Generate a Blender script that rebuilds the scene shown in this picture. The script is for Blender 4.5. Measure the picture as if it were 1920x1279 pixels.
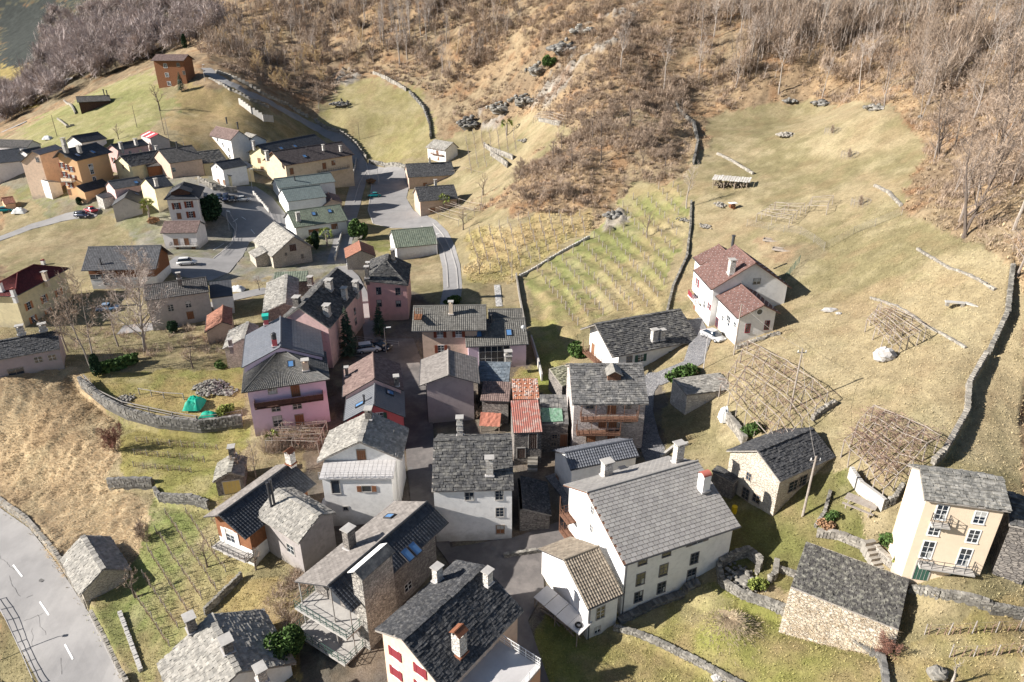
import bpy, bmesh, math, random
import numpy as np
from mathutils import Vector, Matrix
random.seed(7); np.random.seed(7)
S = bpy.context.scene
for o in list(bpy.data.objects): bpy.data.objects.remove(o)
COL = S.collection
# ---------------------------------------------------------------- camera, sky, sun
CZ = 55.0; TH = math.radians(25.3); F = 1280.0
cam = bpy.data.cameras.new('camera'); cam.lens = 24; cam.sensor_width = 36; cam.clip_end = 6000; cam.clip_start = .5
camo = bpy.data.objects.new('camera', cam); COL.objects.link(camo)
camo.location = (0, 0, CZ); camo.rotation_euler = (math.radians(90-25.3), 0, 0); S.camera = camo
S.render.resolution_x = 1024; S.render.resolution_y = 682
SUN_EL = 28.0; SUN_AZ = 10.0      # shadows run towards (cos AZ, sin AZ)
w = bpy.data.worlds.new('World'); S.world = w; w.use_nodes = True
nt = w.node_tree; bg = nt.nodes['Background']
sky = nt.nodes.new('ShaderNodeTexSky'); sky.sky_type = 'NISHITA'; sky.sun_disc = False
sky.sun_elevation = math.radians(SUN_EL); sky.sun_rotation = math.radians(-90-SUN_AZ); sky.altitude = 700
nt.links.new(sky.outputs[0], bg.inputs[0]); bg.inputs[1].default_value = 0.052
sl = bpy.data.lights.new('sun', 'SUN'); sl.energy = 5.0; sl.angle = math.radians(.53); sl.color = (1, .95, .88)
so = bpy.data.objects.new('sun', sl); COL.objects.link(so)
sd = Vector((math.cos(math.radians(SUN_AZ))*math.cos(math.radians(SUN_EL)), math.sin(math.radians(SUN_AZ))*math.cos(math.radians(SUN_EL)), -math.sin(math.radians(SUN_EL))))
so.rotation_euler = sd.to_track_quat('-Z', 'Y').to_euler()
S.view_settings.view_transform = 'Standard'; S.view_settings.look = 'None'
S.view_settings.exposure = 1.1; S.view_settings.gamma = 1

# ---------------------------------------------------------------- projection of the lens and terrain
def ray(u, v):
    x = (u-960)/F; up = (640-v)/F
    return np.array([x, math.cos(TH)+math.sin(TH)*up, -math.sin(TH)+math.cos(TH)*up])
def unz(u, v, z):
    d = ray(u, v); t = (z-CZ)/d[2]; return np.array([d[0]*t, d[1]*t, z])
def und(u, v, t):
    d = ray(u, v); return np.array([d[0]*t, d[1]*t, CZ+d[2]*t])
def proj(P):
    P = np.atleast_2d(P); x = P[:, 0]; y = P[:, 1]; z = P[:, 2]-CZ
    dep = y*math.cos(TH)-z*math.sin(TH); up = y*math.sin(TH)+z*math.cos(TH)
    dep = np.maximum(dep, 1e-3)
    return 960+F*x/dep, 640-F*up/dep
CP = [(10,960,-5),(100,1120,-5.5),(200,1279,-6.5),(60,1279,-7),(0,1150,-6.5),(0,1240,-8.5),(1000,1080,1),(1150,1010,2),(800,800,2),(750,650,3),(700,610,3),
(840,1015,1.2),(860,540,4),(850,470,4),(790,420,3.4),(700,370,3),(720,320,4),(690,330,4),(660,290,7.5),(610,250,14),(560,220,20),(500,190,27),(440,160,33),(395,140,36),
(312,170,31.2),(300,205,26.5),(220,170,30),(180,225,22.8),(80,240,19.3),(250,250,21.4),(330,235,23.3),(400,210,25.4),(450,215,24.8),(510,240,20),(150,380,8.8),(50,330,10.9),(0,420,4),(100,420,5),(30,250,13),
(240,310,14.7),(330,300,16.1),(400,330,13.4),(470,340,11.4),(540,340,8.8),(340,470,4),(353,495,4),(430,375,5),(440,430,4),(390,520,3),(560,450,3),(620,480,3),(650,400,3),(600,380,3.4),
(100,460,3.5),(30,500,2.5),(200,440,4),(80,600,2),(150,640,1.5),(250,600,2),(300,640,2.2),(380,640,3),(300,700,3),(400,740,3),(200,740,2.5),(250,780,1.8),(460,560,3),(480,520,3),
(400,820,1),(300,860,0),(350,900,-.5),(230,920,-1.5),(80,700,4),(0,720,4),(100,800,.5),(0,820,-1.5),(50,880,-3),(150,930,-2.7),(220,990,-3),(60,975,-4.2),(130,1075,-4.8),
(350,980,-1),(300,1100,-3),(220,1180,-4.8),(380,1060,-1.8),(450,1050,-1),(480,1150,-1.5),(520,1200,-1.5),(280,1260,-5),(560,1060,0),(600,940,.5),(420,930,0),(500,860,1),(560,800,1.6),(480,800,2),
(640,1279,-.5),(850,1279,-.5),(1020,1279,-.5),(1100,1230,0),(1250,1200,1),(1350,1180,2.3),(1400,1130,3),(1500,1230,4),(1650,1250,6),(1800,1180,8),(1900,1150,9),(1750,1120,9.2),(1830,1105,10.2),(1600,990,8.5),
(1500,1000,6.5),(1420,990,5),(1360,1040,3.5),(1580,900,10),(1640,900,11),(1600,1050,6.3),(1680,1095,7),(1690,1170,6.2),(1250,750,5),(1220,850,4),(1310,780,6.5),(1300,640,9),(1340,620,10),(1380,655,10.5),(1460,630,13),(1330,820,5.5),
(1380,800,8),(1480,770,12),(1560,760,13.5),(1500,660,14),(1655,675,16.5),(1750,700,18),(1850,550,23.5),(1800,700,18.7),(1740,860,14.3),(1650,830,13.3),(1880,600,22.3),(1910,750,17),(1900,880,13.5),(1870,480,26.5),
(1700,560,20),(1600,560,17),(1550,480,18),(1450,420,18),(1400,440,16),(1600,400,22),(1750,420,25.5),(1700,300,29),(1500,300,25),(1380,370,19),(1400,250,27),(1500,200,32),(1650,210,35.5),(1300,430,14.5),
(1270,540,10),(1290,350,19),(1300,280,24),(1330,220,29),(980,560,3.6),(1050,600,4.6),(1150,560,6.8),(1230,560,8.5),(1000,500,6),(1100,450,10),(1200,400,13.5),(1270,400,15.5),(1250,330,20),(1180,440,11.5),
(900,450,7),(880,540,4.3),(950,400,11),(1050,380,14),(870,400,6.5),(1100,330,19),(1150,380,14.5),(1000,300,18),(1200,250,27),(1100,200,31),(950,230,21),(900,300,12.5),(830,300,9),(850,350,6),(780,340,4.5),(960,270,17),(1010,640,3.4),(950,640,3)]
CD = [(1000,150,247),(1150,100,222),(1050,50,262),(1200,50,240),(1400,50,228),(1600,50,208),(1800,50,188),(1910,100,160),(1910,250,122),(1800,200,148),(1750,100,180),(1910,400,100),(1600,120,195),(1450,120,205),
(1300,150,215),(900,150,272),(800,100,300),(700,50,325),(750,200,275),(650,230,270),(760,290,252),(600,150,300),(550,100,325),(450,60,350),(400,100,292),(500,150,282),(1000,0,292),(600,0,380),(1400,0,262),(1800,0,215),
(300,40,430),(200,100,400),(60,60,720),(30,150,500),(30,200,420),(0,10,900),(250,120,370),(150,20,600),(100,120,450),(340,110,300)]
CX = [(0,620,190),(300,520,200),(-350,1300,260),(-150,900,210),(500,400,180),(250,330,100),(-700,1200,250),(-500,700,20),(-400,450,-10),(0,15,-8),(-60,20,-12),(80,20,4),(150,60,22),(200,150,50),(320,250,110)]
pts = [unz(*c) for c in CP]+[und(*c) for c in CD]+[np.array(c, float) for c in CX]
PT = np.array(pts); SC = 100.0
def _U(r2): return r2*np.log(r2+1e-9)*.5
def _fit():
    X = PT[:, :2]/SC; n = len(X)
    r2 = ((X[:, None]-X[None])**2).sum(-1); K = _U(r2)+np.eye(n)*4e-4*(1+(np.linalg.norm(PT[:, :2], axis=1)/150)**2)
    P = np.c_[np.ones(n), X]; A = np.zeros((n+3, n+3)); A[:n, :n] = K; A[:n, n:] = P; A[n:, :n] = P.T
    return np.linalg.solve(A, np.r_[PT[:, 2], 0, 0, 0])
TW = _fit()
def H0(x, y):
    x = np.atleast_1d(np.asarray(x, float))/SC; y = np.atleast_1d(np.asarray(y, float))/SC; out = np.empty(x.shape)
    n = len(PT); cx = PT[:, 0]/SC; cy = PT[:, 1]/SC
    for i in range(0, len(x), 20000):
        a = x[i:i+20000]; b = y[i:i+20000]
        r2 = (a[:, None]-cx)**2+(b[:, None]-cy)**2
        out[i:i+20000] = _U(r2)@TW[:n]+TW[n]+TW[n+1]*a+TW[n+2]*b
    return out
STEPS = []   # (polyline xy, side, drop, reach): ground just below a retaining wall
def segd(x, y, pl):
    best = np.full(x.shape, 1e9); sg = np.zeros(x.shape)
    for (x0, y0), (x1, y1) in zip(pl[:-1], pl[1:]):
        dx, dy = x1-x0, y1-y0; L2 = dx*dx+dy*dy+1e-9
        t = np.clip(((x-x0)*dx+(y-y0)*dy)/L2, 0, 1); qx = x-(x0+t*dx); qy = y-(y0+t*dy); d = np.hypot(qx, qy)
        s = np.sign(dx*(y-y0)-dy*(x-x0)); m = d < best; best = np.where(m, d, best); sg = np.where(m, s, sg)
    return best, sg
def G(x, y):
    x = np.atleast_1d(np.asarray(x, float)); y = np.atleast_1d(np.asarray(y, float)); h = H0(x, y)
    for pl, side, drop, reach in STEPS:
        d, s = segd(x, y, pl); k = np.clip(1-d/reach, 0, 1); h = h-np.where(s == side, drop*k*k*np.clip(d/.35, 0, 1), 0)
    return h
def g(x, y): return float(G(x, y)[0])
def at(u, v):
    d = ray(u, v); t = 28*1.012**np.arange(330); gap = CZ+d[2]*t-G(d[0]*t, d[1]*t)
    i = np.argmax(gap < 0) if (gap < 0).any() else len(t)-1
    if i == 0: i = 1
    a, b = t[i-1], t[i]
    for _ in range(3):
        tt = np.linspace(a, b, 9); gp = CZ+d[2]*tt-G(d[0]*tt, d[1]*tt); j = max(1, int(np.argmax(gp < 0)) if (gp < 0).any() else 8); a, b = tt[j-1], tt[j]
    t = (a+b)/2; x, y = d[0]*t, d[1]*t
    return Vector((x, y, g(x, y)))
def atd(u, v): return at(u, v)
def inpoly(u, v, poly):
    u = np.asarray(u); v = np.asarray(v); c = np.zeros(u.shape, bool); n = len(poly)
    for i in range(n):
        x0, y0 = poly[i]; x1, y1 = poly[(i+1) % n]
        if y0 == y1: continue
        m = ((y0 > v) != (y1 > v)) & (u < (x1-x0)*(v-y0)/(y1-y0)+x0); c ^= m
    return c
def vnoise(x, y, seed=0):
    rs = np.random.RandomState(seed); T = rs.rand(256, 256); xi = np.floor(x).astype(int); yi = np.floor(y).astype(int); fx = x-xi; fy = y-yi
    fx = fx*fx*(3-2*fx); fy = fy*fy*(3-2*fy); q = lambda a, b: T[a % 256, b % 256]
    return (q(xi, yi)*(1-fx)+q(xi+1, yi)*fx)*(1-fy)+(q(xi, yi+1)*(1-fx)+q(xi+1, yi+1)*fx)*fy
def fbm(x, y, o=4, seed=0):
    s = 0; a = .5; t = 0
    for i in range(o): s = s+a*vnoise(x*2**i, y*2**i, seed+i); t += a; a *= .55
    return s/t
# ---------------------------------------------------------------- materials
MATS = {}
def mat(name, c1, c2=None, sc=2.0, rough=.9, bump=0.0, bsc=None, c3=None, sc3=.35, lo=.35, hi=.65, rnd=None, spec=.2, metal=0, wave=None, det=6, damp=False):
    if name in MATS: return MATS[name]
    m = bpy.data.materials.new(name); m.use_nodes = True; N = m.node_tree.nodes; L = m.node_tree.links
    b = N['Principled BSDF']; b.inputs['Roughness'].default_value = rough; b.inputs['Metallic'].default_value = metal
    b.inputs['Specular IOR Level'].default_value = spec
    tc = N.new('ShaderNodeTexCoord')
    def noise(s, d=det):
        n = N.new('ShaderNodeTexNoise'); n.inputs['Scale'].default_value = s; n.inputs['Detail'].default_value = d; n.inputs['Roughness'].default_value = .65
        L.new(tc.outputs['Object'], n.inputs['Vector']); return n.outputs['Fac']
    def ramp(src, a, bb):
        r = N.new('ShaderNodeMapRange'); r.inputs[1].default_value = a; r.inputs[2].default_value = bb; L.new(src, r.inputs[0]); return r.outputs[0]
    def mix(f, A, Bc, t='MIX'):
        x = N.new('ShaderNodeMix'); x.data_type = 'RGBA'; x.blend_type = t
        if isinstance(f, float): x.inputs[0].default_value = f
        else: L.new(f, x.inputs[0])
        for i, q in ((6, A), (7, Bc)):
            if isinstance(q, tuple): x.inputs[i].default_value = (*q, 1)
            else: L.new(q, x.inputs[i])
        return x.outputs[2]
    col = c1
    if c2: col = mix(ramp(noise(sc), lo, hi), c1, c2)
    if c3: col = mix(ramp(noise(sc3), .48, .68), col, c3)
    if rnd:
        a = N.new('ShaderNodeAttribute'); a.attribute_name = 'rnd'
        mr = N.new('ShaderNodeMapRange'); mr.inputs[3].default_value = rnd[0]; mr.inputs[4].default_value = rnd[1]; L.new(a.outputs['Fac'], mr.inputs[0])
        cc = N.new('ShaderNodeCombineColor'); [L.new(mr.outputs[0], cc.inputs[i]) for i in range(3)]
        col = mix(1.0, col, cc.outputs[0], 'MULTIPLY')
    if isinstance(col, tuple): b.inputs['Base Color'].default_value = (*col, 1)
    else: L.new(col, b.inputs['Base Color'])
    if damp:
        sx_ = N.new('ShaderNodeSeparateXYZ'); L.new(tc.outputs['Object'], sx_.inputs[0]); ad = N.new('ShaderNodeMath'); ad.operation = 'MULTIPLY_ADD'; L.new(noise(.9), ad.inputs[0]); ad.inputs[1].default_value = -2.6; L.new(sx_.outputs['Z'], ad.inputs[2])
        mp_ = N.new('ShaderNodeMapRange'); mp_.inputs[1].default_value = -1.0; mp_.inputs[2].default_value = .35; mp_.inputs[3].default_value = .55; mp_.inputs[4].default_value = 0; L.new(ad.outputs[0], mp_.inputs[0])
        L.new(mix(mp_.outputs[0], col, (.26,.235,.20)), b.inputs['Base Color'])
    if bump:
        bp = N.new('ShaderNodeBump'); bp.inputs['Strength'].default_value = 1; bp.inputs['Distance'].default_value = bump
        L.new(noise(bsc or sc*3), bp.inputs['Height']); L.new(bp.outputs[0], b.inputs['Normal'])
    MATS[name] = m; return m
def masonry(name, c1, c2, joint, sx=2.2, sz=4.5, bump=.05):
    m = bpy.data.materials.new(name); m.use_nodes = True; N = m.node_tree.nodes; L = m.node_tree.links; b = N['Principled BSDF']; b.inputs['Roughness'].default_value = .95
    tc = N.new('ShaderNodeTexCoord'); mp = N.new('ShaderNodeMapping'); mp.inputs['Scale'].default_value = (sx, sx, sz); L.new(tc.outputs['Object'], mp.inputs[0])
    nz = N.new('ShaderNodeTexNoise'); nz.inputs['Scale'].default_value = 1.2; L.new(mp.outputs[0], nz.inputs['Vector'])
    ad = N.new('ShaderNodeMix'); ad.data_type = 'RGBA'; ad.blend_type = 'ADD'; ad.inputs[0].default_value = .35; L.new(mp.outputs[0], ad.inputs[6]); L.new(nz.outputs['Color'], ad.inputs[7])
    vo = N.new('ShaderNodeTexVoronoi'); vo.inputs['Scale'].default_value = 1; L.new(ad.outputs[2], vo.inputs['Vector'])
    ve = N.new('ShaderNodeTexVoronoi'); ve.feature = 'DISTANCE_TO_EDGE'; ve.inputs['Scale'].default_value = 1; L.new(ad.outputs[2], ve.inputs['Vector'])
    sp = N.new('ShaderNodeSeparateColor'); L.new(vo.outputs['Color'], sp.inputs[0])
    mx = N.new('ShaderNodeMix'); mx.data_type = 'RGBA'; mx.inputs[6].default_value = (*c1, 1); mx.inputs[7].default_value = (*c2, 1); L.new(sp.outputs[0], mx.inputs[0])
    r = N.new('ShaderNodeMapRange'); r.inputs[1].default_value = .02; r.inputs[2].default_value = .09; L.new(ve.outputs['Distance'], r.inputs[0])
    m2 = N.new('ShaderNodeMix'); m2.data_type = 'RGBA'; m2.inputs[6].default_value = (*joint, 1); L.new(mx.outputs[2], m2.inputs[7]); L.new(r.outputs[0], m2.inputs[0])
    n2 = N.new('ShaderNodeTexNoise'); n2.inputs['Scale'].default_value = .5; n2.inputs['Detail'].default_value = 5; L.new(tc.outputs['Object'], n2.inputs['Vector'])
    r2 = N.new('ShaderNodeMapRange'); r2.inputs[3].default_value = .65; r2.inputs[4].default_value = 1.3; L.new(n2.outputs[0], r2.inputs[0])
    m3 = N.new('ShaderNodeMix'); m3.data_type = 'RGBA'; m3.blend_type = 'MULTIPLY'; m3.inputs[0].default_value = 1; L.new(m2.outputs[2], m3.inputs[6])
    cc = N.new('ShaderNodeCombineColor'); [L.new(r2.outputs[0], cc.inputs[i]) for i in range(3)]; L.new(cc.outputs[0], m3.inputs[7]); L.new(m3.outputs[2], b.inputs['Base Color'])
    bp = N.new('ShaderNodeBump'); bp.inputs['Distance'].default_value = bump; L.new(r.outputs[0], bp.inputs['Height']); L.new(bp.outputs[0], b.inputs['Normal'])
    MATS[name] = m; return m
def plaster(name, c, dirt=.75, s=.5):
    d = tuple(x*dirt for x in c); return mat(name, c, d, sc=s, bump=.012, bsc=9, lo=.45, hi=.85, c3=tuple(x*(dirt+.05) for x in c), sc3=1.6, damp=True)
plaster('white', (.78,.765,.74), .8); plaster('white2', (.72,.68,.66), .8); plaster('cream', (.74,.60,.45), .88); plaster('peach', (.72,.46,.28)); plaster('pink', (.68,.46,.43)); plaster('pink2', (.66,.39,.37), .8); plaster('peach2', (.76,.58,.44))
plaster('rosered', (.60,.13,.14), .85); plaster('lilac', (.70,.55,.66), .88); plaster('mauve', (.42,.35,.35), .8); plaster('tan', (.55,.41,.32)); plaster('cream2', (.74,.55,.42)); plaster('yellow', (.72,.47,.14)); plaster('yellowpale2', (.62,.50,.36)); plaster('yellowpale', (.72,.63,.40))
plaster('ochre', (.66,.42,.23), .88); plaster('orange', (.70,.42,.26), .9); plaster('greyplaster', (.46,.42,.40)); plaster('greyrough', (.34,.31,.30), .7)
masonry('stonewall', (.16,.145,.135), (.30,.27,.24), (.09,.08,.075)); masonry('stonetan', (.44,.39,.32), (.58,.52,.43), (.31,.27,.22)); masonry('palestone', (.44,.38,.36), (.60,.54,.51), (.3,.26,.24)); masonry('whitestone', (.50,.47,.43), (.70,.67,.62), (.36,.33,.3))
mat('timber', (.27,.12,.06), (.19,.085,.045), sc=3, bump=.02, bsc=8); mat('darktimber', (.10,.055,.04), (.06,.035,.03), sc=4)
mat('oldwood', (.22,.17,.13), (.34,.29,.24), sc=5); mat('greywood', (.36,.33,.30), (.22,.20,.18), sc=4); mat('reddishwood', (.19,.10,.065), (.12,.065,.045), sc=4)
mat('concrete', (.44,.42,.39), (.34,.32,.30), sc=1.2, bump=.01); mat('palemetal', (.50,.48,.47), (.42,.40,.39), sc=.8, rough=.55, spec=.5); mat('darkmetal', (.05,.05,.055), rough=.5, spec=.5); mat('whitepaint', (.75,.75,.74), rough=.6)
mat('yellowdoor', (.55,.42,.15), (.48,.36,.13), sc=4); mat('curtain', (.42,.42,.40)); mat('glass', (.02,.03,.045), rough=.08, spec=1.0); mat('skyglass', (.10,.22,.42), rough=.08, spec=1.0)
mat('shutred', (.22,.035,.045)); mat('shutbrown', (.20,.06,.035)); mat('shutgreen', (.05,.10,.08)); mat('shutorange', (.50,.22,.10)); mat('shutgrey', (.16,.15,.15)); mat('shutwhite', (.66,.60,.56)); mat('wooddoor', (.15,.09,.05), (.08,.05,.03), sc=6); mat('greendoor', (.04,.10,.075))
mat('green_hood', (.03,.42,.33), rough=.6); mat('rustmetal', (.28,.11,.06), (.16,.07,.04), sc=3); mat('redtilecap', (.42,.13,.10))
RK = {}   # roof: (material, kind, cell width, row depth, thickness)
def R(name, m, kind, w=.4, row=.36, t=.05): RK[name] = (m, kind, w, row, t)
lich = dict(rnd=(.76, 1.22), bump=.05, bsc=4)
R('stone', mat('slab_dark', (.05,.05,.054), (.105,.102,.098), sc=1.4, c3=(.20,.19,.17), sc3=1.7, **lich), 'stone', .42, .27, .085)
R('stonegrey', mat('slab_grey', (.09,.09,.09), (.17,.163,.158), sc=1.1, c3=(.28,.265,.24), sc3=1.2, **lich), 'stone', .5, .3, .08)
R('stonelight', mat('slab_pale', (.31,.29,.26), (.225,.215,.195), sc=1.5, c3=(.40,.375,.33), sc3=2.2, **lich), 'stone', .4, .29, .06)
R('stone_pale', mat('slab_mixed', (.12,.118,.11), (.24,.23,.21), sc=1.6, c3=(.38,.36,.32), sc3=2.5, **lich), 'stone', .42, .3, .09)
R('stone_black', mat('slab_mossy', (.05,.047,.047), (.12,.113,.105), sc=2.2, c3=(.30,.29,.24), sc3=3.2, **lich), 'stone', .42, .34, .08)
R('slate', mat('slate_dark', (.035,.037,.042), (.07,.07,.073), sc=2, c3=(.15,.145,.14), sc3=3.5, **lich), 'stone', .42, .3, .04)
R('bluestone', mat('slab_blue', (.12,.145,.17), (.19,.215,.235), sc=1.3, **lich), 'stone', .5, .32, .05)
R('moss', mat('slab_moss', (.20,.20,.12), (.33,.31,.24), sc=3, **lich), 'stone', .3, .26, .08)
R('moss2', mat('slab_moss2', (.20,.19,.16), (.33,.31,.27), sc=3, **lich), 'stone', .4, .28, .07)
R('tile_black', mat('tile_black', (.030,.034,.042), (.05,.053,.06), sc=2, rough=.6, spec=.4, rnd=(.7, 1.3)), 'tile', .36, .36, .05)
R('tile_grey', mat('tile_grey', (.20,.18,.165), (.26,.235,.215), sc=1.5, rnd=(.8, 1.15)), 'tile', .33, .36, .05)
R('tile_darkgrey', mat('tile_darkgrey', (.085,.085,.09), (.12,.12,.125), sc=1.5, rnd=(.8, 1.2)), 'tile', .33, .4, .05)
R('tile_oldgrey', mat('tile_oldgrey', (.09,.085,.08), (.135,.125,.118), sc=1.5, rnd=(.75, 1.2)), 'tile', .33, .42, .05)
R('tile_brown', mat('tile_brown', (.16,.11,.10), (.22,.16,.14), sc=1.6, rnd=(.75, 1.2)), 'tile', .3, .36, .05)
R('tile_brown2', mat('tile_brown2', (.065,.055,.055), (.095,.08,.078), sc=1.6, rnd=(.75, 1.2)), 'tile', .33, .42, .05)
R('tile_red', mat('tile_hill', (.13,.075,.065), (.18,.11,.095), sc=1.6, rnd=(.8, 1.2)), 'tile', .3, .36, .06)
R('tile_darkred', mat('tile_darkred', (.15,.035,.035), (.10,.03,.03), sc=1.6, rnd=(.8, 1.2)), 'tile', .33, .42, .05)
R('tile_orange', mat('tile_orange', (.36,.17,.115), (.28,.14,.10), sc=2.5, rnd=(.75, 1.2)), 'tile', .25, .36, .05)
R('tile_stripe', mat('tile_stripe', (.11,.105,.095), (.165,.157,.142), sc=1.4, rnd=(.85, 1.15)), 'wave', .34, .6, .075)
R('tile_ribbed', mat('tile_ribbed', (.19,.155,.12), (.27,.23,.18), sc=2, rnd=(.8, 1.2)), 'tile', .3, .36, .09)
R('tile_lattice', mat('tile_lattice', (.075,.08,.095), (.10,.105,.12), sc=2, rough=.5, spec=.6, rnd=(.8, 1.3)), 'tile', .33, .36, .10)
R('tile_lattice2', mat('tile_lattice2', (.11,.103,.09), (.07,.07,.07), sc=2, rough=.6, spec=.5, rnd=(.7, 1.4)), 'tile', .3, .34, .09)
R('tile_green', mat('tile_green', (.13,.155,.12), (.18,.20,.15), sc=2, rnd=(.8, 1.2)), 'tile', .5, .45, .06)
R('tile_green2', mat('tile_green2', (.15,.185,.18), (.19,.22,.21), sc=2, rnd=(.9, 1.1)), 'flat', .6, .6, .02)
R('flat_grey', mat('tile_flat', (.25,.235,.225), (.30,.285,.265), sc=1.2, rnd=(.88, 1.1)), 'flat', .62, .44, .055)
R('flat', MATS['tile_grey'], 'flat', .45, .42, .025)
R('seam_grey', mat('seam_grey', (.13,.135,.15), (.16,.165,.175), sc=1, rough=.5, spec=.5), 'seam', .5, 1, .03)
R('plate_grey', mat('plate_grey', (.12,.13,.15), (.145,.152,.17), sc=1, rough=.55, spec=.4, rnd=(.93, 1.07)), 'flat', .6, .6, .012)
R('plate_pale', mat('plate_pale', (.36,.35,.34), (.29,.28,.27), sc=.8), 'seam', .9, 1, .03)
R('plate_dark', mat('plate_dark', (.055,.058,.065), (.08,.08,.085), sc=.8, rough=.6), 'seam', .6, 1, .03)
R('corr', mat('corrugated_red', (.35,.13,.10), (.27,.12,.10), sc=1.8, c3=(.38,.30,.26), sc3=.9, rough=.7), 'corr', .28, 1, .05)
R('rust', mat('corrugated_rust', (.26,.12,.09), (.40,.16,.08), sc=1.3, c3=(.42,.36,.32), sc3=1.2, rough=.8), 'corr', .28, 1, .04)
R('tarpgreen', mat('tarp_green', (.09,.20,.12), (.22,.32,.25), sc=3, bump=.08, bsc=3, rough=.5), 'cloth', .5, .5, .06)
R('stripe_red', mat('stripe_red', (.36,.06,.07), (.30,.05,.06), sc=2), 'stripe', .9, 1, .03)
mat('stripe_white', (.6,.58,.58)); mat('tarp_orange', (.40,.16,.11), (.34,.14,.10), sc=2, bump=.05, bsc=3)
# ---------------------------------------------------------------- mesh helpers
class MB:
    def __init__(s): s.v = []; s.f = []; s.m = []; s.r = []
    def add(s, vs, fs, m=0, r=None):
        o = len(s.v); s.v += [tuple(p) for p in vs]; s.f += [tuple(o+i for i in f) for f in fs]; s.m += [m]*len(fs); s.r += [(random.random() if r is None else r)]*len(fs)
    def box(s, c, sz, m=0, rot=0, r=None):
        x, y, z = (q/2 for q in sz); ca, sa = math.cos(rot), math.sin(rot); P = []
        for dz in (-z, z):
            for dx, dy in ((-x, -y), (x, -y), (x, y), (-x, y)): P.append((c[0]+dx*ca-dy*sa, c[1]+dx*sa+dy*ca, c[2]+dz))
        s.add(P, [(3, 2, 1, 0), (4, 5, 6, 7), (0, 1, 5, 4), (1, 2, 6, 5), (2, 3, 7, 6), (3, 0, 4, 7)], m, r)
    def obox(s, o, a, b, c, m=0, r=None):
        o, a, b, c = map(Vector, (o, a, b, c)); s.add([o, o+a, o+a+b, o+b, o+c, o+a+c, o+a+b+c, o+b+c], [(3, 2, 1, 0), (4, 5, 6, 7), (0, 1, 5, 4), (1, 2, 6, 5), (2, 3, 7, 6), (3, 0, 4, 7)], m, r)
    def tube(s, p, q, r0, r1=None, n=6, m=0, r=None, cap=True):
        p = Vector(p); q = Vector(q); d = q-p
        if d.length < 1e-6: return
        d.normalize(); a = d.orthogonal().normalized(); b = d.cross(a); r1 = r0 if r1 is None else r1
        P = [p+(a*math.cos(2*math.pi*i/n)+b*math.sin(2*math.pi*i/n))*r0 for i in range(n)]+[q+(a*math.cos(2*math.pi*i/n)+b*math.sin(2*math.pi*i/n))*r1 for i in range(n)]
        fs = [(i, (i+1) % n, n+(i+1) % n, n+i) for i in range(n)]
        if cap: fs += [tuple(range(n-1, -1, -1)), tuple(range(n, 2*n))]
        s.add(P, fs, m, r)
    def rock(s, c, sz, m=0, n=7, k=4, seed=None):
        rr = random.Random(seed if seed is not None else random.random()); P = []; fs = []
        for j in range(k+1):
            th = math.pi*j/k
            for i in range(n):
                ph = 2*math.pi*(i+.5*(j % 2))/n; q = rr.uniform(.8, 1.08); P.append((c[0]+sz[0]*.5*q*math.sin(th)*math.cos(ph), c[1]+sz[1]*.5*q*math.sin(th)*math.sin(ph), c[2]+sz[2]*.5*q*math.cos(th)))
        for j in range(k):
            for i in range(n): fs.append((j*n+i, (j+1)*n+i, (j+1)*n+(i+1) % n, j*n+(i+1) % n))
        s.add(P, fs, m)
def B(name, mb, mats, parent=None, smooth=False):
    me = bpy.data.meshes.new(name); me.from_pydata(mb.v, [], mb.f)
    for m in mats: me.materials.append(MATS[m] if isinstance(m, str) else m)
    if len(mats) > 1: me.polygons.foreach_set('material_index', mb.m)
    if len(mb.r) == len(me.polygons):
        a = me.attributes.new('rnd', 'FLOAT', 'FACE'); a.data.foreach_set('value', mb.r)
    if smooth: me.polygons.foreach_set('use_smooth', [True]*len(me.polygons))
    me.update(); o = bpy.data.objects.new(name, me); COL.objects.link(o)
    if parent: o.parent = parent
    return o
def tag(o, label, cat, group=None, kind=None):
    if kind: o['kind'] = kind
    if label: o['label'] = label
    if cat: o['category'] = cat
    if group: o['group'] = group
    return o
def thing(name, label, cat, loc=(0, 0, 0), rz=0, group=None):
    o = bpy.data.objects.new(name, None); COL.objects.link(o); o.location = loc; o.rotation_euler = (0, 0, rz); o.empty_display_size = .3
    return tag(o, label, cat, group)
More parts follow.
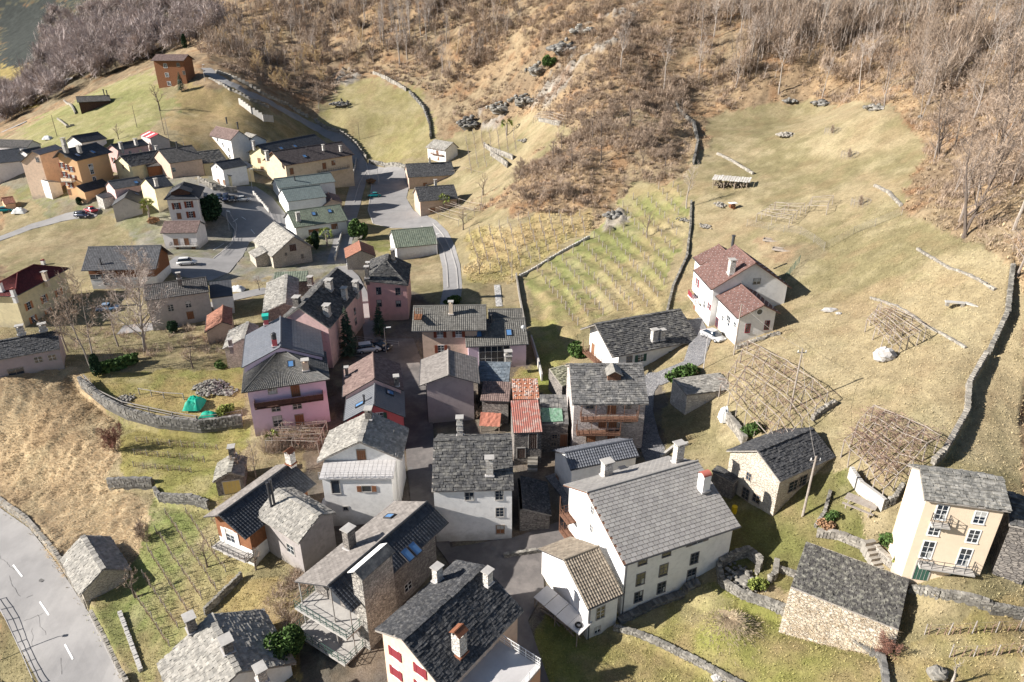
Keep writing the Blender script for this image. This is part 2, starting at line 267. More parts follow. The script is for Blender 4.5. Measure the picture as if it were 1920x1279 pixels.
# ---------------------------------------------------------------- roof surfaces
def slope(mb, A, Bp, C, D, kind, cw, row, th, m=0):
    """A,Bp ridge line, D,C eave line (A above D)."""
    A, Bp, C, D = map(Vector, (A, Bp, C, D)); nr = (C-D).cross(A-D)
    if nr.z < 0: nr = -nr
    nr.normalize(); Ls = ((A-D).length+(Bp-C).length)/2
    if kind in ('stone', 'tile', 'flat', 'cloth') and Ls < .3: return
    sg0 = random.random()*9; wob = .09 if kind == 'stone' and Ls > 2 else 0
    P = lambda s, t: (A.lerp(Bp, s)).lerp(D.lerp(C, s), t)+nr*(wob*(1+math.sin(s*5.3+sg0)*math.cos(t*3.7+sg0*2))*.5 if wob else 0)
    wid = lambda t: (P(1, t)-P(0, t)).length
    if kind in ('stone', 'flat'):
        n = max(2, round(Ls/row)); dt = 1/n
        for i in range(n):
            W = wid((i+.5)*dt)
            if W < .15: continue
            s = 0.0; jit = kind == 'stone'
            if not jit and i % 2: s = -.5*cw/W
            while s < 1-.02:
                ww = cw*(random.uniform(.5, 1.5) if jit else 1)/W; s1 = min(1, s+ww)
                if 1-s1 < .3*cw/W: s1 = 1
                a = max(0, s); g_ = (.012 if jit else .02)/W*(cw/.4)
                t1 = (i+1)*dt+(random.uniform(-.12, .16)*dt if jit else 0); t0 = max(0, i*dt-.3*dt); hh = th*(random.uniform(.6, 1.5) if jit else 1)
                u0 = nr*(hh*.25+(random.uniform(0, .03) if jit else 0)); u1 = nr*(hh*1.25+(random.uniform(-.01, .04) if jit else 0)); k = random.uniform(-.03, .03)*(1 if jit else 0)/W*cw*2
                q0, q1, q2, q3 = P(a+g_, t0)+u0, P(s1-g_, t0)+u0, P(s1-g_+k, t1)+u1, P(a+g_+k, t1)+u1; dn = nr*hh
                mb.add([q0, q1, q2, q3, q2-dn, q3-dn, q0-dn*.2, q1-dn*.2], [(0, 1, 2, 3), (3, 2, 4, 5), (0, 3, 5, 6), (2, 1, 7, 4)], m)
                s = s1
    elif kind in ('tile', 'wave'):
        n = max(2, round(Ls/row)); dt = 1/n; Wm = max(wid(0), wid(1)); nt_ = max(2, round(Wm/cw)); K = 3
        prof = (0, .75, 1.0) if kind == 'tile' else (0, .9, .9)
        for i in range(n):
            ss = [j/(nt_*K) for j in range(nt_*K+1)]; hi = [prof[j % K]*th for j in range(nt_*K+1)]
            up = [P(s, i*dt)+nr*(.01+h*.7) for s, h in zip(ss, hi)]; lw = [P(s, (i+1)*dt)+nr*(.035+h*(1 if kind == 'tile' else .85)) for s, h in zip(ss, hi)]; bt = [P(s, (i+1)*dt)+nr*.0 for s in ss]
            M = len(ss)
            for j0 in range(0, M-1, K):
                idx = list(range(j0, min(j0+K, M-1)+1)); k = len(idx)
                mb.add([up[j] for j in idx]+[lw[j] for j in idx]+[bt[j] for j in idx], [(j, j+1, k+j+1, k+j) for j in range(k-1)]+[(k+j, k+j+1, 2*k+j+1, 2*k+j) for j in range(k-1)], m)
    elif kind == 'seam':
        mb.add([P(0, 0)+nr*.02, P(1, 0)+nr*.02, P(1, 1)+nr*.02, P(0, 1)+nr*.02], [(0, 1, 2, 3)], m, .5); n = max(2, round(max(wid(0), wid(1))/cw))
        for j in range(n+1):
            s = j/n; mb.tube(P(s, 0)+nr*.03, P(s, 1)+nr*.03, .025, n=4, m=m, r=.5)
    elif kind == 'stripe':
        n = 7
        for j in range(n): mb.add([P(j/n, 0)+nr*.02, P((j+1)/n, 0)+nr*.02, P((j+1)/n, 1)+nr*.02, P(j/n, 1)+nr*.02], [(0, 1, 2, 3)], 3 if j % 3 == 2 else m, .5)
    elif kind in ('corr', 'cloth'):
        K = 4; W = wid(.5); n = max(4, round(W/cw)*K) if kind == 'corr' else 14; rows = 3 if kind == 'corr' else 14
        pts_ = []
        for i in range(rows+1):
            for j in range(n+1):
                s, t = j/n, i/rows
                h = th*.5*(1+math.sin(j/K*2*math.pi)) if kind == 'corr' else .06+.10*vn1(s*7, t*5)
                pts_.append(P(s, t)+nr*(.02+h))
        mb.add(pts_, [(i*(n+1)+j, i*(n+1)+j+1, (i+1)*(n+1)+j+1, (i+1)*(n+1)+j) for i in range(rows) for j in range(n)], m, .5)
def vn1(a, b): return float(vnoise(np.array([a]), np.array([b]), 5)[0])
def slab(mb, A, Bp, C, D, t, m):
    A, Bp, C, D = map(Vector, (A, Bp, C, D)); dn = Vector((0, 0, -t)); mb.add([A, Bp, C, D, A+dn, Bp+dn, C+dn, D+dn], [(0, 1, 2, 3), (7, 6, 5, 4), (0, 4, 5, 1), (1, 5, 6, 2), (2, 6, 7, 3), (3, 7, 4, 0)], m, .5)
# ---------------------------------------------------------------- house builder
def railing(mb, p, q, h=.95, style='rail', m=0):
    p, q = Vector(p), Vector(q); L = (q-p).length; n = max(2, int(L/(.9 if style != 'timber' else .7))+1)
    for i in range(n+1): a = p.lerp(q, i/n); mb.tube(a, a+Vector((0, 0, h)), .03, n=4, m=m)
    if style in ('timber', 'solid'):
        d = (q-p).normalized()*L; mb.obox(p+Vector((0, 0, .12)), d, Vector((-d.y, d.x, 0)).normalized()*.04, (0, 0, h-.2), m=m)
    else:
        for k in ((.95, .5, .2) if style == 'rail' else (.95, .55)): mb.tube(p+Vector((0, 0, h*k)), q+Vector((0, 0, h*k)), .025, n=4, m=m)
def build_house(kind, label, cat, r1, r2, e, h, kw, feats):
    sk = {q: kw[q] for q in ('e2', 'hip', 'over', 'gover', 'shed', 'pitch', 'ang', 'w') if q in kw}
    over = kw.get('over', .45); gover = kw.get('gover', .4); hip = kw.get('hip', (0, 0)); shed = kw.get('shed', False)
    P1, P2, d, nrm, L, s, w1, z1, w2, z2, hh, zr = solve_house(r1, r2, e, h, **sk)
    cx, cy = (P1[:2]+P2[:2])/2; a1 = L/2; a0 = -L/2
    A1, A0 = a1+hip[0], a0-hip[1]; yE, yF = s*w1, -s*w2
    cs = [(a, b) for a in (A1-gover, A0+gover) for b in (yE-s*over, yF+s*(over if not shed else 0))]
    gz = [g(cx+d[0]*a+nrm[0]*b, cy+d[1]*a+nrm[1]*b) for a, b in cs]; z0 = min(gz)
    root = thing(kind, label, cat, (cx, cy, z0), math.atan2(d[1], d[0]))
    zr_, zE, zF = zr-z0, z1-z0, z2-z0
    def loc(p): p = np.asarray(p, float); q = p[:2]-np.array([cx, cy]); return Vector((q@d, q@nrm, p[2]-z0))
    # walls
    wE = yE-s*over; wF = yF+s*(over if not shed else -.0); ga, gb = A1-gover, A0+gover
    tE = (zr_-zE)/w1; tF = (zr_-zF)/w2; tw = lambda y: (zr_-abs(y)*(tE if y*s > 0 else tF))-.10
    m = MB(); zb = -2.5
    two = 'wall2' in kw; zs = (min(tw(wE), tw(wF)))*kw.get('wz', .5) if two else None
    def wallface(p, q, gable):
        zp, zq = tw(p[1]), tw(q[1])
        top = [(q[0], q[1], zq), (p[0], p[1], zp)] if not gable else [(q[0], q[1], zq), (p[0], 0, zr_-.10), (p[0], p[1], zp)]
        if two:
            m.add([(p[0], p[1], zb), (q[0], q[1], zb), (q[0], q[1], zs), (p[0], p[1], zs)], [(0, 1, 2, 3)], 0)
            pts_ = [(p[0], p[1], zs), (q[0], q[1], zs)]+top; m.add(pts_, [tuple(range(len(pts_)))], 1)
        else:
            pts_ = [(p[0], p[1], zb), (q[0], q[1], zb)]+top; m.add(pts_, [tuple(range(len(pts_)))], 0)
    gG = hip[0] == 0 and not shed; gH = hip[1] == 0 and not shed
    if shed: pass
    wallface((ga, wE), (ga, wF), gG); wallface((gb, wF), (gb, wE), gH); wallface((gb, wE), (ga, wE), False); wallface((ga, wF), (gb, wF), False)
    B('wall', m, [kw['wall']]+([kw['wall2']] if two else []), root)
    # roof
    rm, rk, cw, row, th = RK[kw['roof']]; rb = RK[kw.get('tileback', None)] if kw.get('tileback') else None
    r2m = RK[kw['roof2']][0] if kw.get('roof2') else rm
    m = MB(); tt = .12
    R1, R0 = Vector((a1, 0, zr_)), Vector((a0, 0, zr_)); E1, E0, F1, F0 = Vector((A1, yE, zE)), Vector((A0, yE, zE)), Vector((A1, yF, zF)), Vector((A0, yF, zF))
    rw = kw.get('rc', row); big = rw/row
    near = cy < 75
    ck = cw*(1 if near else min(1.6, cy/75)) if rk == 'stone' else cw; rw_ = rw if rk in ('stone', 'tile', 'wave', 'flat') else row
    slab(m, R0, R1, E1, E0, tt, 1); slope(m, R0, R1, E1, E0, rk, ck, rw_, th, 0)
    if not shed:
        slab(m, R1+Vector((0, 0, -.003)), R0+Vector((0, 0, -.003)), F0, F1, tt, 1)
        k2, c2, t2 = (rb[1], rb[2], rb[4]) if rb else (rk, ck, th)
        slope(m, R1, R0, F0, F1, k2, c2, rw_, t2, 2)
    if hip[0]: slab(m, R1, R1, F1, E1, tt, 1); slope(m, R1, R1+Vector((0, .001, 0)), F1, E1, rk, ck, rw_, th, 0)
    if hip[1]: slab(m, R0, R0, E0, F0, tt, 1); slope(m, R0, R0+Vector((0, .001, 0)), E0, F0, rk, ck, rw_, th, 0)
    # ridge caps
    if not shed:
        if rk == 'stone':
            n = max(3, int(L/.6))
            for i in range(n): m.box((a0+(i+.5)*L/n, random.uniform(-.05, .05), zr_+th+.02), (L/n*random.uniform(.8, 1.05), .55, .07), 0, random.uniform(-.08, .08))
        else: m.tube(R0+Vector((0, 0, .05)), R1+Vector((0, 0, .05)), .13, n=6, m=0)
        for X, Y in ([(R1, E1), (R1, F1)] if hip[0] else [])+([(R0, E0), (R0, F0)] if hip[1] else []): m.tube(X+Vector((0, 0, .05)), Y+Vector((0, 0, .07)), .1, n=6, m=0)
    edge = 'greywood' if rk == 'stone' else ('reddishwood' if kw['roof'] in ('tile_red', 'flat_grey', 'tile_brown2') else 'darkmetal')
    if kw.get('guard'):
        for i in range(int(L/.7)):
            for k in range(1, int(w1/.75)+1):
                y = s*(k*.75-.3*(i % 2)); m.box((a0+.4+i*.7, y, zr_-abs(y)*tE+.12), (.07, .07, .07), 3)
                y = -y
                if abs(y) < w2: m.box((a0+.4+i*.7, y, zr_-abs(y)*tF+.12), (.07, .07, .07), 3)
    roofo = B('roof', m, [rm, edge, r2m, 'stripe_white'], root)
    # gutter and downpipe on rendered houses
    if rk != 'stone' and not shed and cy < 160:
        m = MB(); m.tube(E0+Vector((0, s*.06, -.05)), E1+Vector((0, s*.06, -.05)), .075, n=6)
        if kw.get('pipe'): m.tube(E1+Vector((-gover, s*.05, -.1)), Vector((ga-.15, wE+s*.07, zE-.5)), .05, n=5); m.tube((ga-.15, wE+s*.07, zE-.5), (ga-.15, wE+s*.07, -1), .05, n=5)
        B('gutter', m, ['darkmetal'], root)
    # ---- features
    def facept(face, u, v):
        q = ray(u, v); dd = np.array([q[0]*d[0]+q[1]*d[1], q[0]*nrm[0]+q[1]*nrm[1], q[2]]); o = np.array(loc((0, 0, CZ)))
        if face in 'EF': ax, val = 1, (wE if face == 'E' else wF)
        else: ax, val = 0, (ga if face == 'G' else gb)
        t = (val-o[ax])/dd[ax]; return Vector(o+dd*t)
    def roofpt(side, u, v):
        q = ray(u, v); dd = np.array([q[0]*d[0]+q[1]*d[1], q[0]*nrm[0]+q[1]*nrm[1], q[2]]); o = np.array(loc((0, 0, CZ)))
        if side == 'G': # front hip plane
            sl = (zr_-zE)/max(hip[0], .1); t = (zr_-sl*(o[0]-a1)-o[2])/(dd[2]+sl*dd[0])
        else:
            sl = tE if side == 'E' else tF; sg = s if side == 'E' else -s; t = (zr_-sl*sg*o[1]-o[2])/(dd[2]+sl*sg*dd[1])
        return Vector(o+dd*t)
    FX = {'E': (Vector((1, 0, 0)), Vector((0, s, 0))), 'F': (Vector((1, 0, 0)), Vector((0, -s, 0))), 'G': (Vector((0, 1, 0)), Vector((1, 0, 0))), 'H': (Vector((0, 1, 0)), Vector((-1, 0, 0)))}
    Z = Vector((0, 0, 1))
    for ft in feats:
        k = ft[0]
        if k == 'w':
            _, face, u, v, ww, wh, st = ft; p = facept(face, u, v); ax, n = FX[face]
            lim = ((gb, ga) if face in 'EF' else (min(wE, wF), max(wE, wF))); c = p.x if face in 'EF' else p.y; c2 = min(max(c, lim[0]+ww*.55), lim[1]-ww*.55)
            if face in 'EF': p.x = c2
            else: p.y = c2
            topz = tw(wE if face == 'E' else wF) if face in 'EF' else tw(p.y if not hip[0] else wE)
            p.z = min(p.z, topz-wh/2-.12)
            if st in ('dark', 'wooddoor', 'brown', 'reddoor', 'greendoor', 'yellowdoor') and wh > 1.4:
                mb = MB(); mb.obox(p-ax*ww/2-Z*wh/2-n*.05, ax*ww, n*.08, Z*wh, 0); mb.obox(p-ax*(ww/2+.09)+Z*wh/2, ax*(ww+.18), n*.07, Z*.14, 1)
                for sx in (-1, 1): mb.obox(p+ax*(sx*(ww/2+.045)-.045)-Z*wh/2, ax*.09, n*.055, Z*wh, 1)
                for jj in range(1, 4): mb.obox(p+ax*(-ww/2+ww*jj/4-.01)-Z*wh/2+n*.03, ax*.02, n*.012, Z*wh*.97, 1)
                B('door', mb, [{'dark': 'darktimber', 'wooddoor': 'wooddoor', 'brown': 'timber', 'reddoor': 'rustmetal', 'greendoor': 'greendoor', 'yellowdoor': 'yellowdoor'}[st], 'concrete' if st != 'brown' else 'oldwood'], root); continue
            fm = {'plain': 'whitestone', 'stonewin': 'concrete', 'grille': 'concrete', 'greywin': 'shutgrey', 'whitewin': 'whitepaint', 'redwin': 'shutred', 'dark': 'oldwood', 'glassfront': 'whitepaint'}.get(st, 'whitepaint' if st.startswith('shut') else 'oldwood')
            if fm == 'whitestone': fm = 'concrete'
            mb = MB(); fw = .09; o = p-n*.02
            mb.obox(o-ax*(ww/2+fw)-Z*(wh/2+.1), ax*(ww+2*fw), n*.11, Z*.1, 0); mb.obox(o-ax*(ww/2+fw)+Z*wh/2, ax*(ww+2*fw), n*.06, Z*fw, 0)
            for sx in (-1, 1): mb.obox(o+ax*(sx*(ww/2+fw/2)-fw/2)-Z*wh/2, ax*fw, n*.06, Z*wh, 0)
            nm = 4 if st == 'glassfront' else 1
            for j in range(1, nm+1): mb.obox(o+ax*(-ww/2+ww*j/(nm+1)-.025)-Z*wh/2, ax*.05, n*.05, Z*wh, 1)
            for kz in ((-.17, .17) if wh > 1.1 else (0,)): mb.obox(o-ax*ww/2+Z*(kz*wh-.02), ax*ww, n*.047, Z*.04, 1)
            wo = B('window', mb, [fm, 'whitepaint' if st in ('whitewin', 'plain') or st.startswith('shut') else fm], root)
            mb = MB(); mb.obox(p-ax*ww/2-Z*wh/2-n*.04, ax*ww, n*.055, Z*wh, 0); (mb.obox(p-ax*ww*.46+Z*wh*random.choice((-.5, .05))+n*.016, ax*ww*random.choice((.2, .3, .92)), n*.003, Z*wh*.45, 1) if st != 'dark' and random.random() < .55 else None); B('pane', mb, ['glass' if st not in ('wooddoor', 'brown') else 'timber', 'curtain'], wo)
            if st.startswith('shut'):
                for sx in (-1, 1):
                    mb = MB(); sw = ww*.52; o2 = p+ax*(sx*(ww/2+sw/2+.02)-sw/2)-Z*(wh/2+.03)+n*.03
                    mb.obox(o2, ax*sw, n*.04, Z*(wh+.06), 0)
                    for q_ in range(1, 9): mb.obox(o2+Z*(wh*q_/9)+n*.04, ax*sw, n*.012, Z*.02, 0)
                    B('shutter', mb, [st if st != 'shutred2' else 'shutred'], wo)
                if st == 'shutred':
                    mb = MB(); mb.obox(p-ax*ww/2-Z*wh/2+n*.045, ax*ww, n*.02, Z*wh, 0); B('shutter', mb, ['shutred'], wo)
        elif k == 'ch':
            _, side, u, v, cwid, chh, st = ft; cwid *= .85; p = roofpt(side, u, v); mb = MB(); wm = {'stone': 'stonewall', 'plaster': 'whitestone', 'tall': 'whitestone', 'rusty': 'whitestone', 'pinkch': 'cream', 'redcap': 'white', 'green': 'rosered', 'redblack': 'rosered', 'flue': 'darkmetal'}.get(st, 'concrete')
            if st == 'flue':
                mb.tube(p-Z*.6, p+Z*chh, cwid*.45, n=8); mb.tube(p+Z*(chh-.05), p+Z*(chh+.15), cwid*.6, n=8, m=0); B('chimney', mb, [wm], roofo); continue
            x2 = cwid*(1.25 if st in ('stone', 'plaster') else 1)
            mb.box(p+Z*((chh-1.2)/2), (x2, cwid, chh+1.2), 0); mb.box(p+Z*.12, (x2+.25, cwid+.25, .14), 2)
            if st == 'tall': mb.box(p+Z*(chh*.45), (x2+.14, cwid+.14, .12), 1); mb.box(p+Z*(chh*.75), (x2+.12, cwid+.12, .1), 1)
            if st in ('stone', 'plaster', 'tall', 'pinkch', 'rusty'):
                for sx in (-1, 1):
                    for sy in (-1, 1): mb.box(p+Vector((sx*(x2/2-.08), sy*(cwid/2-.08), chh+.13)), (.13, .13, .28), 0)
                if st == 'rusty':
                    z_ = chh+.27
                    for sy in (-1, 1): mb.obox(p+Vector((-x2*.65, sy*cwid*.62, z_)), (x2*1.3, 0, 0), (0, -sy*cwid*.66, .38), (0, 0, .04), 2)
                else: mb.box(p+Z*(chh+.31), (x2+.28, cwid+.28, .09), 1)
            elif st == 'redcap':
                for j in range(8):
                    t0, t1 = math.pi*j/8, math.pi*(j+1)/8; mb.obox(p+Vector((-x2*.55, math.cos(t0)*cwid*.5, chh+math.sin(t0)*.3)), (x2*1.1, 0, 0), (0, (math.cos(t1)-math.cos(t0))*cwid*.5, (math.sin(t1)-math.sin(t0))*.3), (0, 0, .05), 1)
            elif st == 'green': mb.box(p+Z*(chh+.25), (x2*1.7, cwid*1.3, .5), 1); mb.box(p+Z*(chh+.6), (x2*1.9, cwid*1.5, .14), 1)
            elif st == 'redblack': mb.tube(p+Z*chh, p+Z*(chh+.6), cwid*.55, n=10, m=1); mb.rock(p+Z*(chh+.7), (cwid*1.3, cwid*1.3, .6), 1, n=10)
            B('chimney', mb, [wm, {'redcap': 'redtilecap', 'green': 'green_hood', 'redblack': 'darkmetal'}.get(st, 'concrete'), {'rusty': 'rustmetal'}.get(st, 'palemetal')], roofo)
        elif k == 'sk':
            _, side, u, v, ww, wl = ft; p = roofpt(side, u, v); sg = s if side == 'E' else -s; tv = tE if side == 'E' else tF
            if side == 'G': dn = Vector((1, 0, -(zr_-zE)/hip[0])).normalized(); ac = Vector((0, 1, 0))
            else: dn = Vector((0, sg, -tv)).normalized(); ac = Vector((1, 0, 0))
            n = ac.cross(dn); n = n if n.z > 0 else -n; o = p-ac*ww/2-dn*wl/2+n*.02; mb = MB()
            mb.obox(o, ac*ww, dn*.1, n*.2, 0); mb.obox(o+dn*(wl-.1), ac*ww, dn*.1, n*.2, 0); mb.obox(o, ac*.1, dn*wl, n*.205, 0); mb.obox(o+ac*(ww-.1), ac*.1, dn*wl, n*.205, 0)
            so_ = B('skylight', mb, ['darkmetal'], roofo); mb = MB(); mb.obox(o+ac*.09+dn*.09, ac*(ww-.18), dn*(wl-.18), n*.17, 0); B('pane', mb, ['skyglass'], so_)
        elif k in ('bal', 'gal'):
            _, face, u0, v0, u1, v1, dep = ft[:7]; st = ft[7] if len(ft) > 7 else 'gal'; p = facept(face, u0, v0); q = facept(face, u1, v1); ax, n = FX[face]; zz = (p.z+q.z)/2; p.z = q.z = zz
            i_ = 0 if face in 'EF' else 1; lim = ((gb, ga) if i_ == 0 else (min(wE, wF), max(wE, wF)))
            a, b_ = sorted((p[i_], q[i_])); a = max(a, lim[0]); b_ = min(b_, lim[1])
            if b_-a < .8: a, b_ = lim
            o = p.copy(); o[i_] = a; mb = MB(); fl = 'concrete' if st in ('thin', 'rail', 'solid') else 'reddishwood' if st == 'gal' else 'darktimber'
            mb.obox(o-Z*.14, ax*(b_-a), n*dep, Z*.14, 0); nb = max(2, int((b_-a)/1.8)+1)
            for j in range(nb): mb.obox(o+ax*((b_-a-.1)*j/(nb-1))-Z*.3, ax*.1, n*dep*.8, Z*.157, 0)
            bo = B('balcony', mb, [fl], root); mb = MB(); o1 = o+n*(dep-.05); o2 = o1+ax*(b_-a)
            sty = {'gal': 'rail', 'timber': 'timber', 'solid': 'timber'}.get(st, st); railing(mb, o1, o2, .95, sty); railing(mb, o, o1, .95, sty); railing(mb, o+ax*(b_-a), o2, .95, sty)
            if st == 'gal':
                for j in range(nb): mb.tube(o1+ax*((b_-a)*j/(nb-1)), o1+ax*((b_-a)*j/(nb-1))+Z*2.3, .05, n=4)
            B('railing', mb, [{'gal': 'reddishwood', 'timber': 'darktimber', 'solid': 'cream'}.get(st, 'darkmetal')], bo)
        elif k == 'lean':
            q = [facept('G', u, v) for u, v in zip(ft[2::2], ft[3::2])]
            y0, y1 = wE, wF; zt = min(tw(wE), tw(wF))-.3; dp = 2.6; mb = MB(); T = [Vector((ga, y0, zt)), Vector((ga, y1, zt)), Vector((ga+dp+.25, y1+s*.0, zt-.55)), Vector((ga+dp+.25, y0, zt-.55))]
            mb2 = MB(); mb2.add([(ga, y0-s*.25, zb), (ga+dp, y0-s*.25, zb), (ga+dp, y0-s*.25, zt-.68), (ga, y0-s*.25, zt-.12), (ga, y1+s*.25, zb), (ga+dp, y1+s*.25, zb), (ga+dp, y1+s*.25, zt-.68), (ga, y1+s*.25, zt-.12)], [(0, 1, 2, 3), (5, 4, 7, 6), (1, 5, 6, 2)], 0)
            B('front_wall', mb2, ['white'], root)
            slab(mb, T[0], T[1], T[2], T[3], .16, 0)
            for j in range(1, 16): a = T[0].lerp(T[1], j/16); b_ = T[3].lerp(T[2], j/16); mb.tube(a+Z*.015, b_+Z*.015, .012, n=3)
            for j in range(1, 5): mb.tube(T[0].lerp(T[3], j/5)+Z*.015, T[1].lerp(T[2], j/5)+Z*.015, .01, n=3)
            B('terrace_roof', mb, ['palemetal'], root)
            mb = MB(); railing(mb, T[3], T[2], .9, 'thin'); railing(mb, T[1], T[2], .9, 'thin'); B('railing', mb, ['palemetal'], root)
            for (fy, fz, ww, wh, st) in ((.80, .30, .9, 1.8, 'glass'), (.38, .22, 1.0, .8, 'shut'), (.70, .0, .5, .5, 'glass')):
                yc = y1+(y0-y1)*fy; pc = Vector((ga+dp, yc, zt-1.0-wh/2-(1-fz/.3)*3.0 if st != 'glass' or fz > 0 else zt-5)); ax = Vector((0, 1, 0)); n = Vector((1, 0, 0)); mb = MB()
                for sx in (-1, 1): mb.obox(pc+ax*(sx*(ww/2+.05)-.05)-Z*wh/2, ax*.1, n*.05, Z*wh, 0)
                mb.obox(pc-ax*(ww/2+.1)-Z*(wh/2+.1), ax*(ww+.2), n*.1, Z*.1, 0); mb.obox(pc-ax*(ww/2+.1)+Z*wh/2, ax*(ww+.2), n*.05, Z*.1, 0)
                wo = B('window', mb, ['concrete'], root); mb = MB(); mb.obox(pc-ax*ww/2-Z*wh/2-n*.02, ax*ww, n*.03, Z*wh, 0); B('pane', mb, ['glass'], wo)
                if st == 'shut':
                    for sx in (-1, 1): mb = MB(); mb.obox(pc+ax*(sx*(ww/2+.36)-.25)-Z*wh/2+n*.02, ax*.5, n*.05, Z*wh, 0); B('shutter', mb, ['timber'], wo)
        elif k == 'dorm':
            p = roofpt('E', ft[2], ft[3]); sy = s; mb = MB(); wd = 1.7; ln = 2.2; ht = 1.1
            f = p+Vector((0, sy*.3, 0)); mb.add([f+Vector((-wd/2, 0, -.1)), f+Vector((wd/2, 0, -.1)), f+Vector((wd/2, 0, ht*.6)), f+Vector((0, 0, ht+.25)), f+Vector((-wd/2, 0, ht*.6)),
               f+Vector((-wd/2, -sy*ln, ht*.6)), f+Vector((wd/2, -sy*ln, ht*.6))], [(0, 1, 2, 3, 4), (0, 4, 5), (1, 6, 2)], 0)
            for sx in (-1, 1): mb.obox(f+Vector((0, sy*.3, ht+.3)), (sx*(wd/2+.2), 0, -.62), (0, -sy*(ln+.4), 0), (0, 0, .09), 1)
            B('dormer', mb, ['reddishwood', RK['stonelight'][0]], roofo)
        elif k == 'dorm2':
            p = roofpt('G', ft[2], ft[3]); mb = MB(); wd = 4.2; ht = 1.5; f = p+Vector((.9, 0, -.2)); mb.add([f+Vector((0, -wd/2, -.2)), f+Vector((0, wd/2, -.2)), f+Vector((0, wd/2, .5)), f+Vector((0, 0, ht)), f+Vector((0, -wd/2, .5)), f+Vector((-3, wd/2, .5)), f+Vector((-3, -wd/2, .5))], [(0, 1, 2, 3, 4), (0, 4, 6), (1, 5, 2)], 0)
            for sx in (-1, 1): mb.obox(f+Vector((.4, 0, ht+.05)), (0, sx*(wd/2+.5), -1.2), (-4, 0, 0), (0, 0, .1), 1)
            B('dormer', mb, ['darktimber', rm], roofo)
        elif k == 'big':   # massive stone chimney stack growing out of the side wall
            mb = MB(); p = facept('E', 717, 1170); pz = zE+3.0; yc = wE+s*.35; xa = ga-3.6
            mb.box((xa+2.2, yc-s*.2, (pz-2.5)/2), (4.0, 1.3, pz+2.5), 0)
            for sx in (-1, 1): mb.obox((xa+.0, yc-s*.2, pz+.75), (4.4, 0, 0), (0, sx*.95, -.6), (0, 0, .1), 1 if sx*s < 0 else 2)
            for j in range(5): mb.box((xa+.5+j*.85, yc-s*.2, pz+.15), (.18, 1.2, .3), 0)
            mb.box((xa+2.2, yc-s*.2, pz+.32), (4.05, .7, .3), 0)
            B('chimney', mb, ['stonewall2', 'whitepaint', RK['stonegrey'][0]], root)
        elif k == 'dish':
            p = roofpt('E', ft[2], ft[3]); mb = MB(); mb.tube(p, p+Z*.5, .03); c = p+Z*.75; n_ = 10
            mb.add([c+Vector((0, s*.12, 0))]+[c+Vector((math.cos(2*math.pi*i/n_)*.4, -s*.05, math.sin(2*math.pi*i/n_)*.4)) for i in range(n_)], [(0, 1+i, 1+(i+1) % n_) for i in range(n_)]); B('satellite_dish', mb, ['whitepaint'], roofo)
        elif k == 'round':
            p = facept('G', ft[2], ft[3]); mb = MB(); n_ = 16; pts_ = []
            for r_ in (.42, .6):
                for xx in (.02, .1): pts_ += [p+Vector((xx, math.cos(2*math.pi*i/n_)*r_, math.sin(2*math.pi*i/n_)*r_)) for i in range(n_)]
            fs = []
            for i in range(n_):
                j = (i+1) % n_; fs += [(n_+i, n_+j, 3*n_+j, 3*n_+i), (2*n_+i, 2*n_+j, 3*n_+j, 3*n_+i), (i, j, n_+j, n_+i)]
            mb.add(pts_, fs); wo = B('window', mb, ['whitepaint'], root); mb = MB(); mb.add([p+Vector((.04, math.cos(2*math.pi*i/n_)*.43, math.sin(2*math.pi*i/n_)*.43)) for i in range(n_)], [tuple(range(n_))]); B('pane', mb, ['glass'], wo)
        elif k == 'ball' or k == 'redbal':
            p = facept('G' if k == 'ball' else 'E', ft[2], ft[3]); ax, n = FX['G' if k == 'ball' else 'E']; wd = 2.2 if k == 'ball' else 4.0; i_ = 1 if k == 'ball' else 0; lm = (min(wE, wF), max(wE, wF)) if i_ else (gb, ga); p[i_] = min(max(p[i_], lm[0]+wd/2), lm[1]-wd/2)
            mb = MB(); o = p-ax*wd/2; mb.obox(o-Z*.15, ax*wd, n*1.2, Z*.15, 1 if k == 'redbal' else 0); bo = B('balcony', mb, ['timber', 'white'], root)
            mb = MB(); o1 = o+n*1.15; railing(mb, o1, o1+ax*wd, .95, 'rail'); railing(mb, o, o1, .95, 'rail'); railing(mb, o+ax*wd, o1+ax*wd, .95, 'rail')
            if k == 'redbal':
                mb.obox(o1+Z*.1, ax*wd*.5, n*.03, Z*.8, 0)
            B('railing', mb, ['timber' if k == 'ball' else 'shutred'], bo)
        elif k == 'vent':
            p = roofpt(ft[1], ft[2], ft[3]); mb = MB(); mb.box(p+Z*.12, (.9, .55, .3)); B('roof_hatch', mb, ['darkmetal'], roofo)
        elif k == 'stones':
            for i in range(26): t = (i // 5+.5)/5.4; x = a0+.3+(i % 5)*(L-.6)/4.; y = s*w1*t; mb = MB(); mb.rock((x+random.uniform(-.15, .15), y, zr_-tE*w1*t+.12), (.35, .22, .2)); B('stone', mb, ['whitestone'], roofo)
        elif k == 'tarp2':
            mb = MB(); q_ = lambda s_, t_: R0.lerp(R1, s_).lerp(E0.lerp(E1, s_), t_)+Z*.16; slope(mb, q_(.22, .52), q_(.98, .50), q_(.97, .97), q_(.2, .95), 'cloth', .5, .5, .1, 0); B('tarpaulin', mb, ['tarp_green'], roofo)
        elif k == 'tarp':
            mb = MB(); y0 = wE+s*1.4; P_ = []
            for i in range(7):
                for j in range(9): P_.append((a0+1.2+(L-1.2)*j/8, wE+s*(.05+2.2*i/6), 1.9-.9*i/6+.12*random.random()))
            mb.add(P_, [(i*9+j, i*9+j+1, (i+1)*9+j+1, (i+1)*9+j) for i in range(6) for j in range(8)], 0, .5)
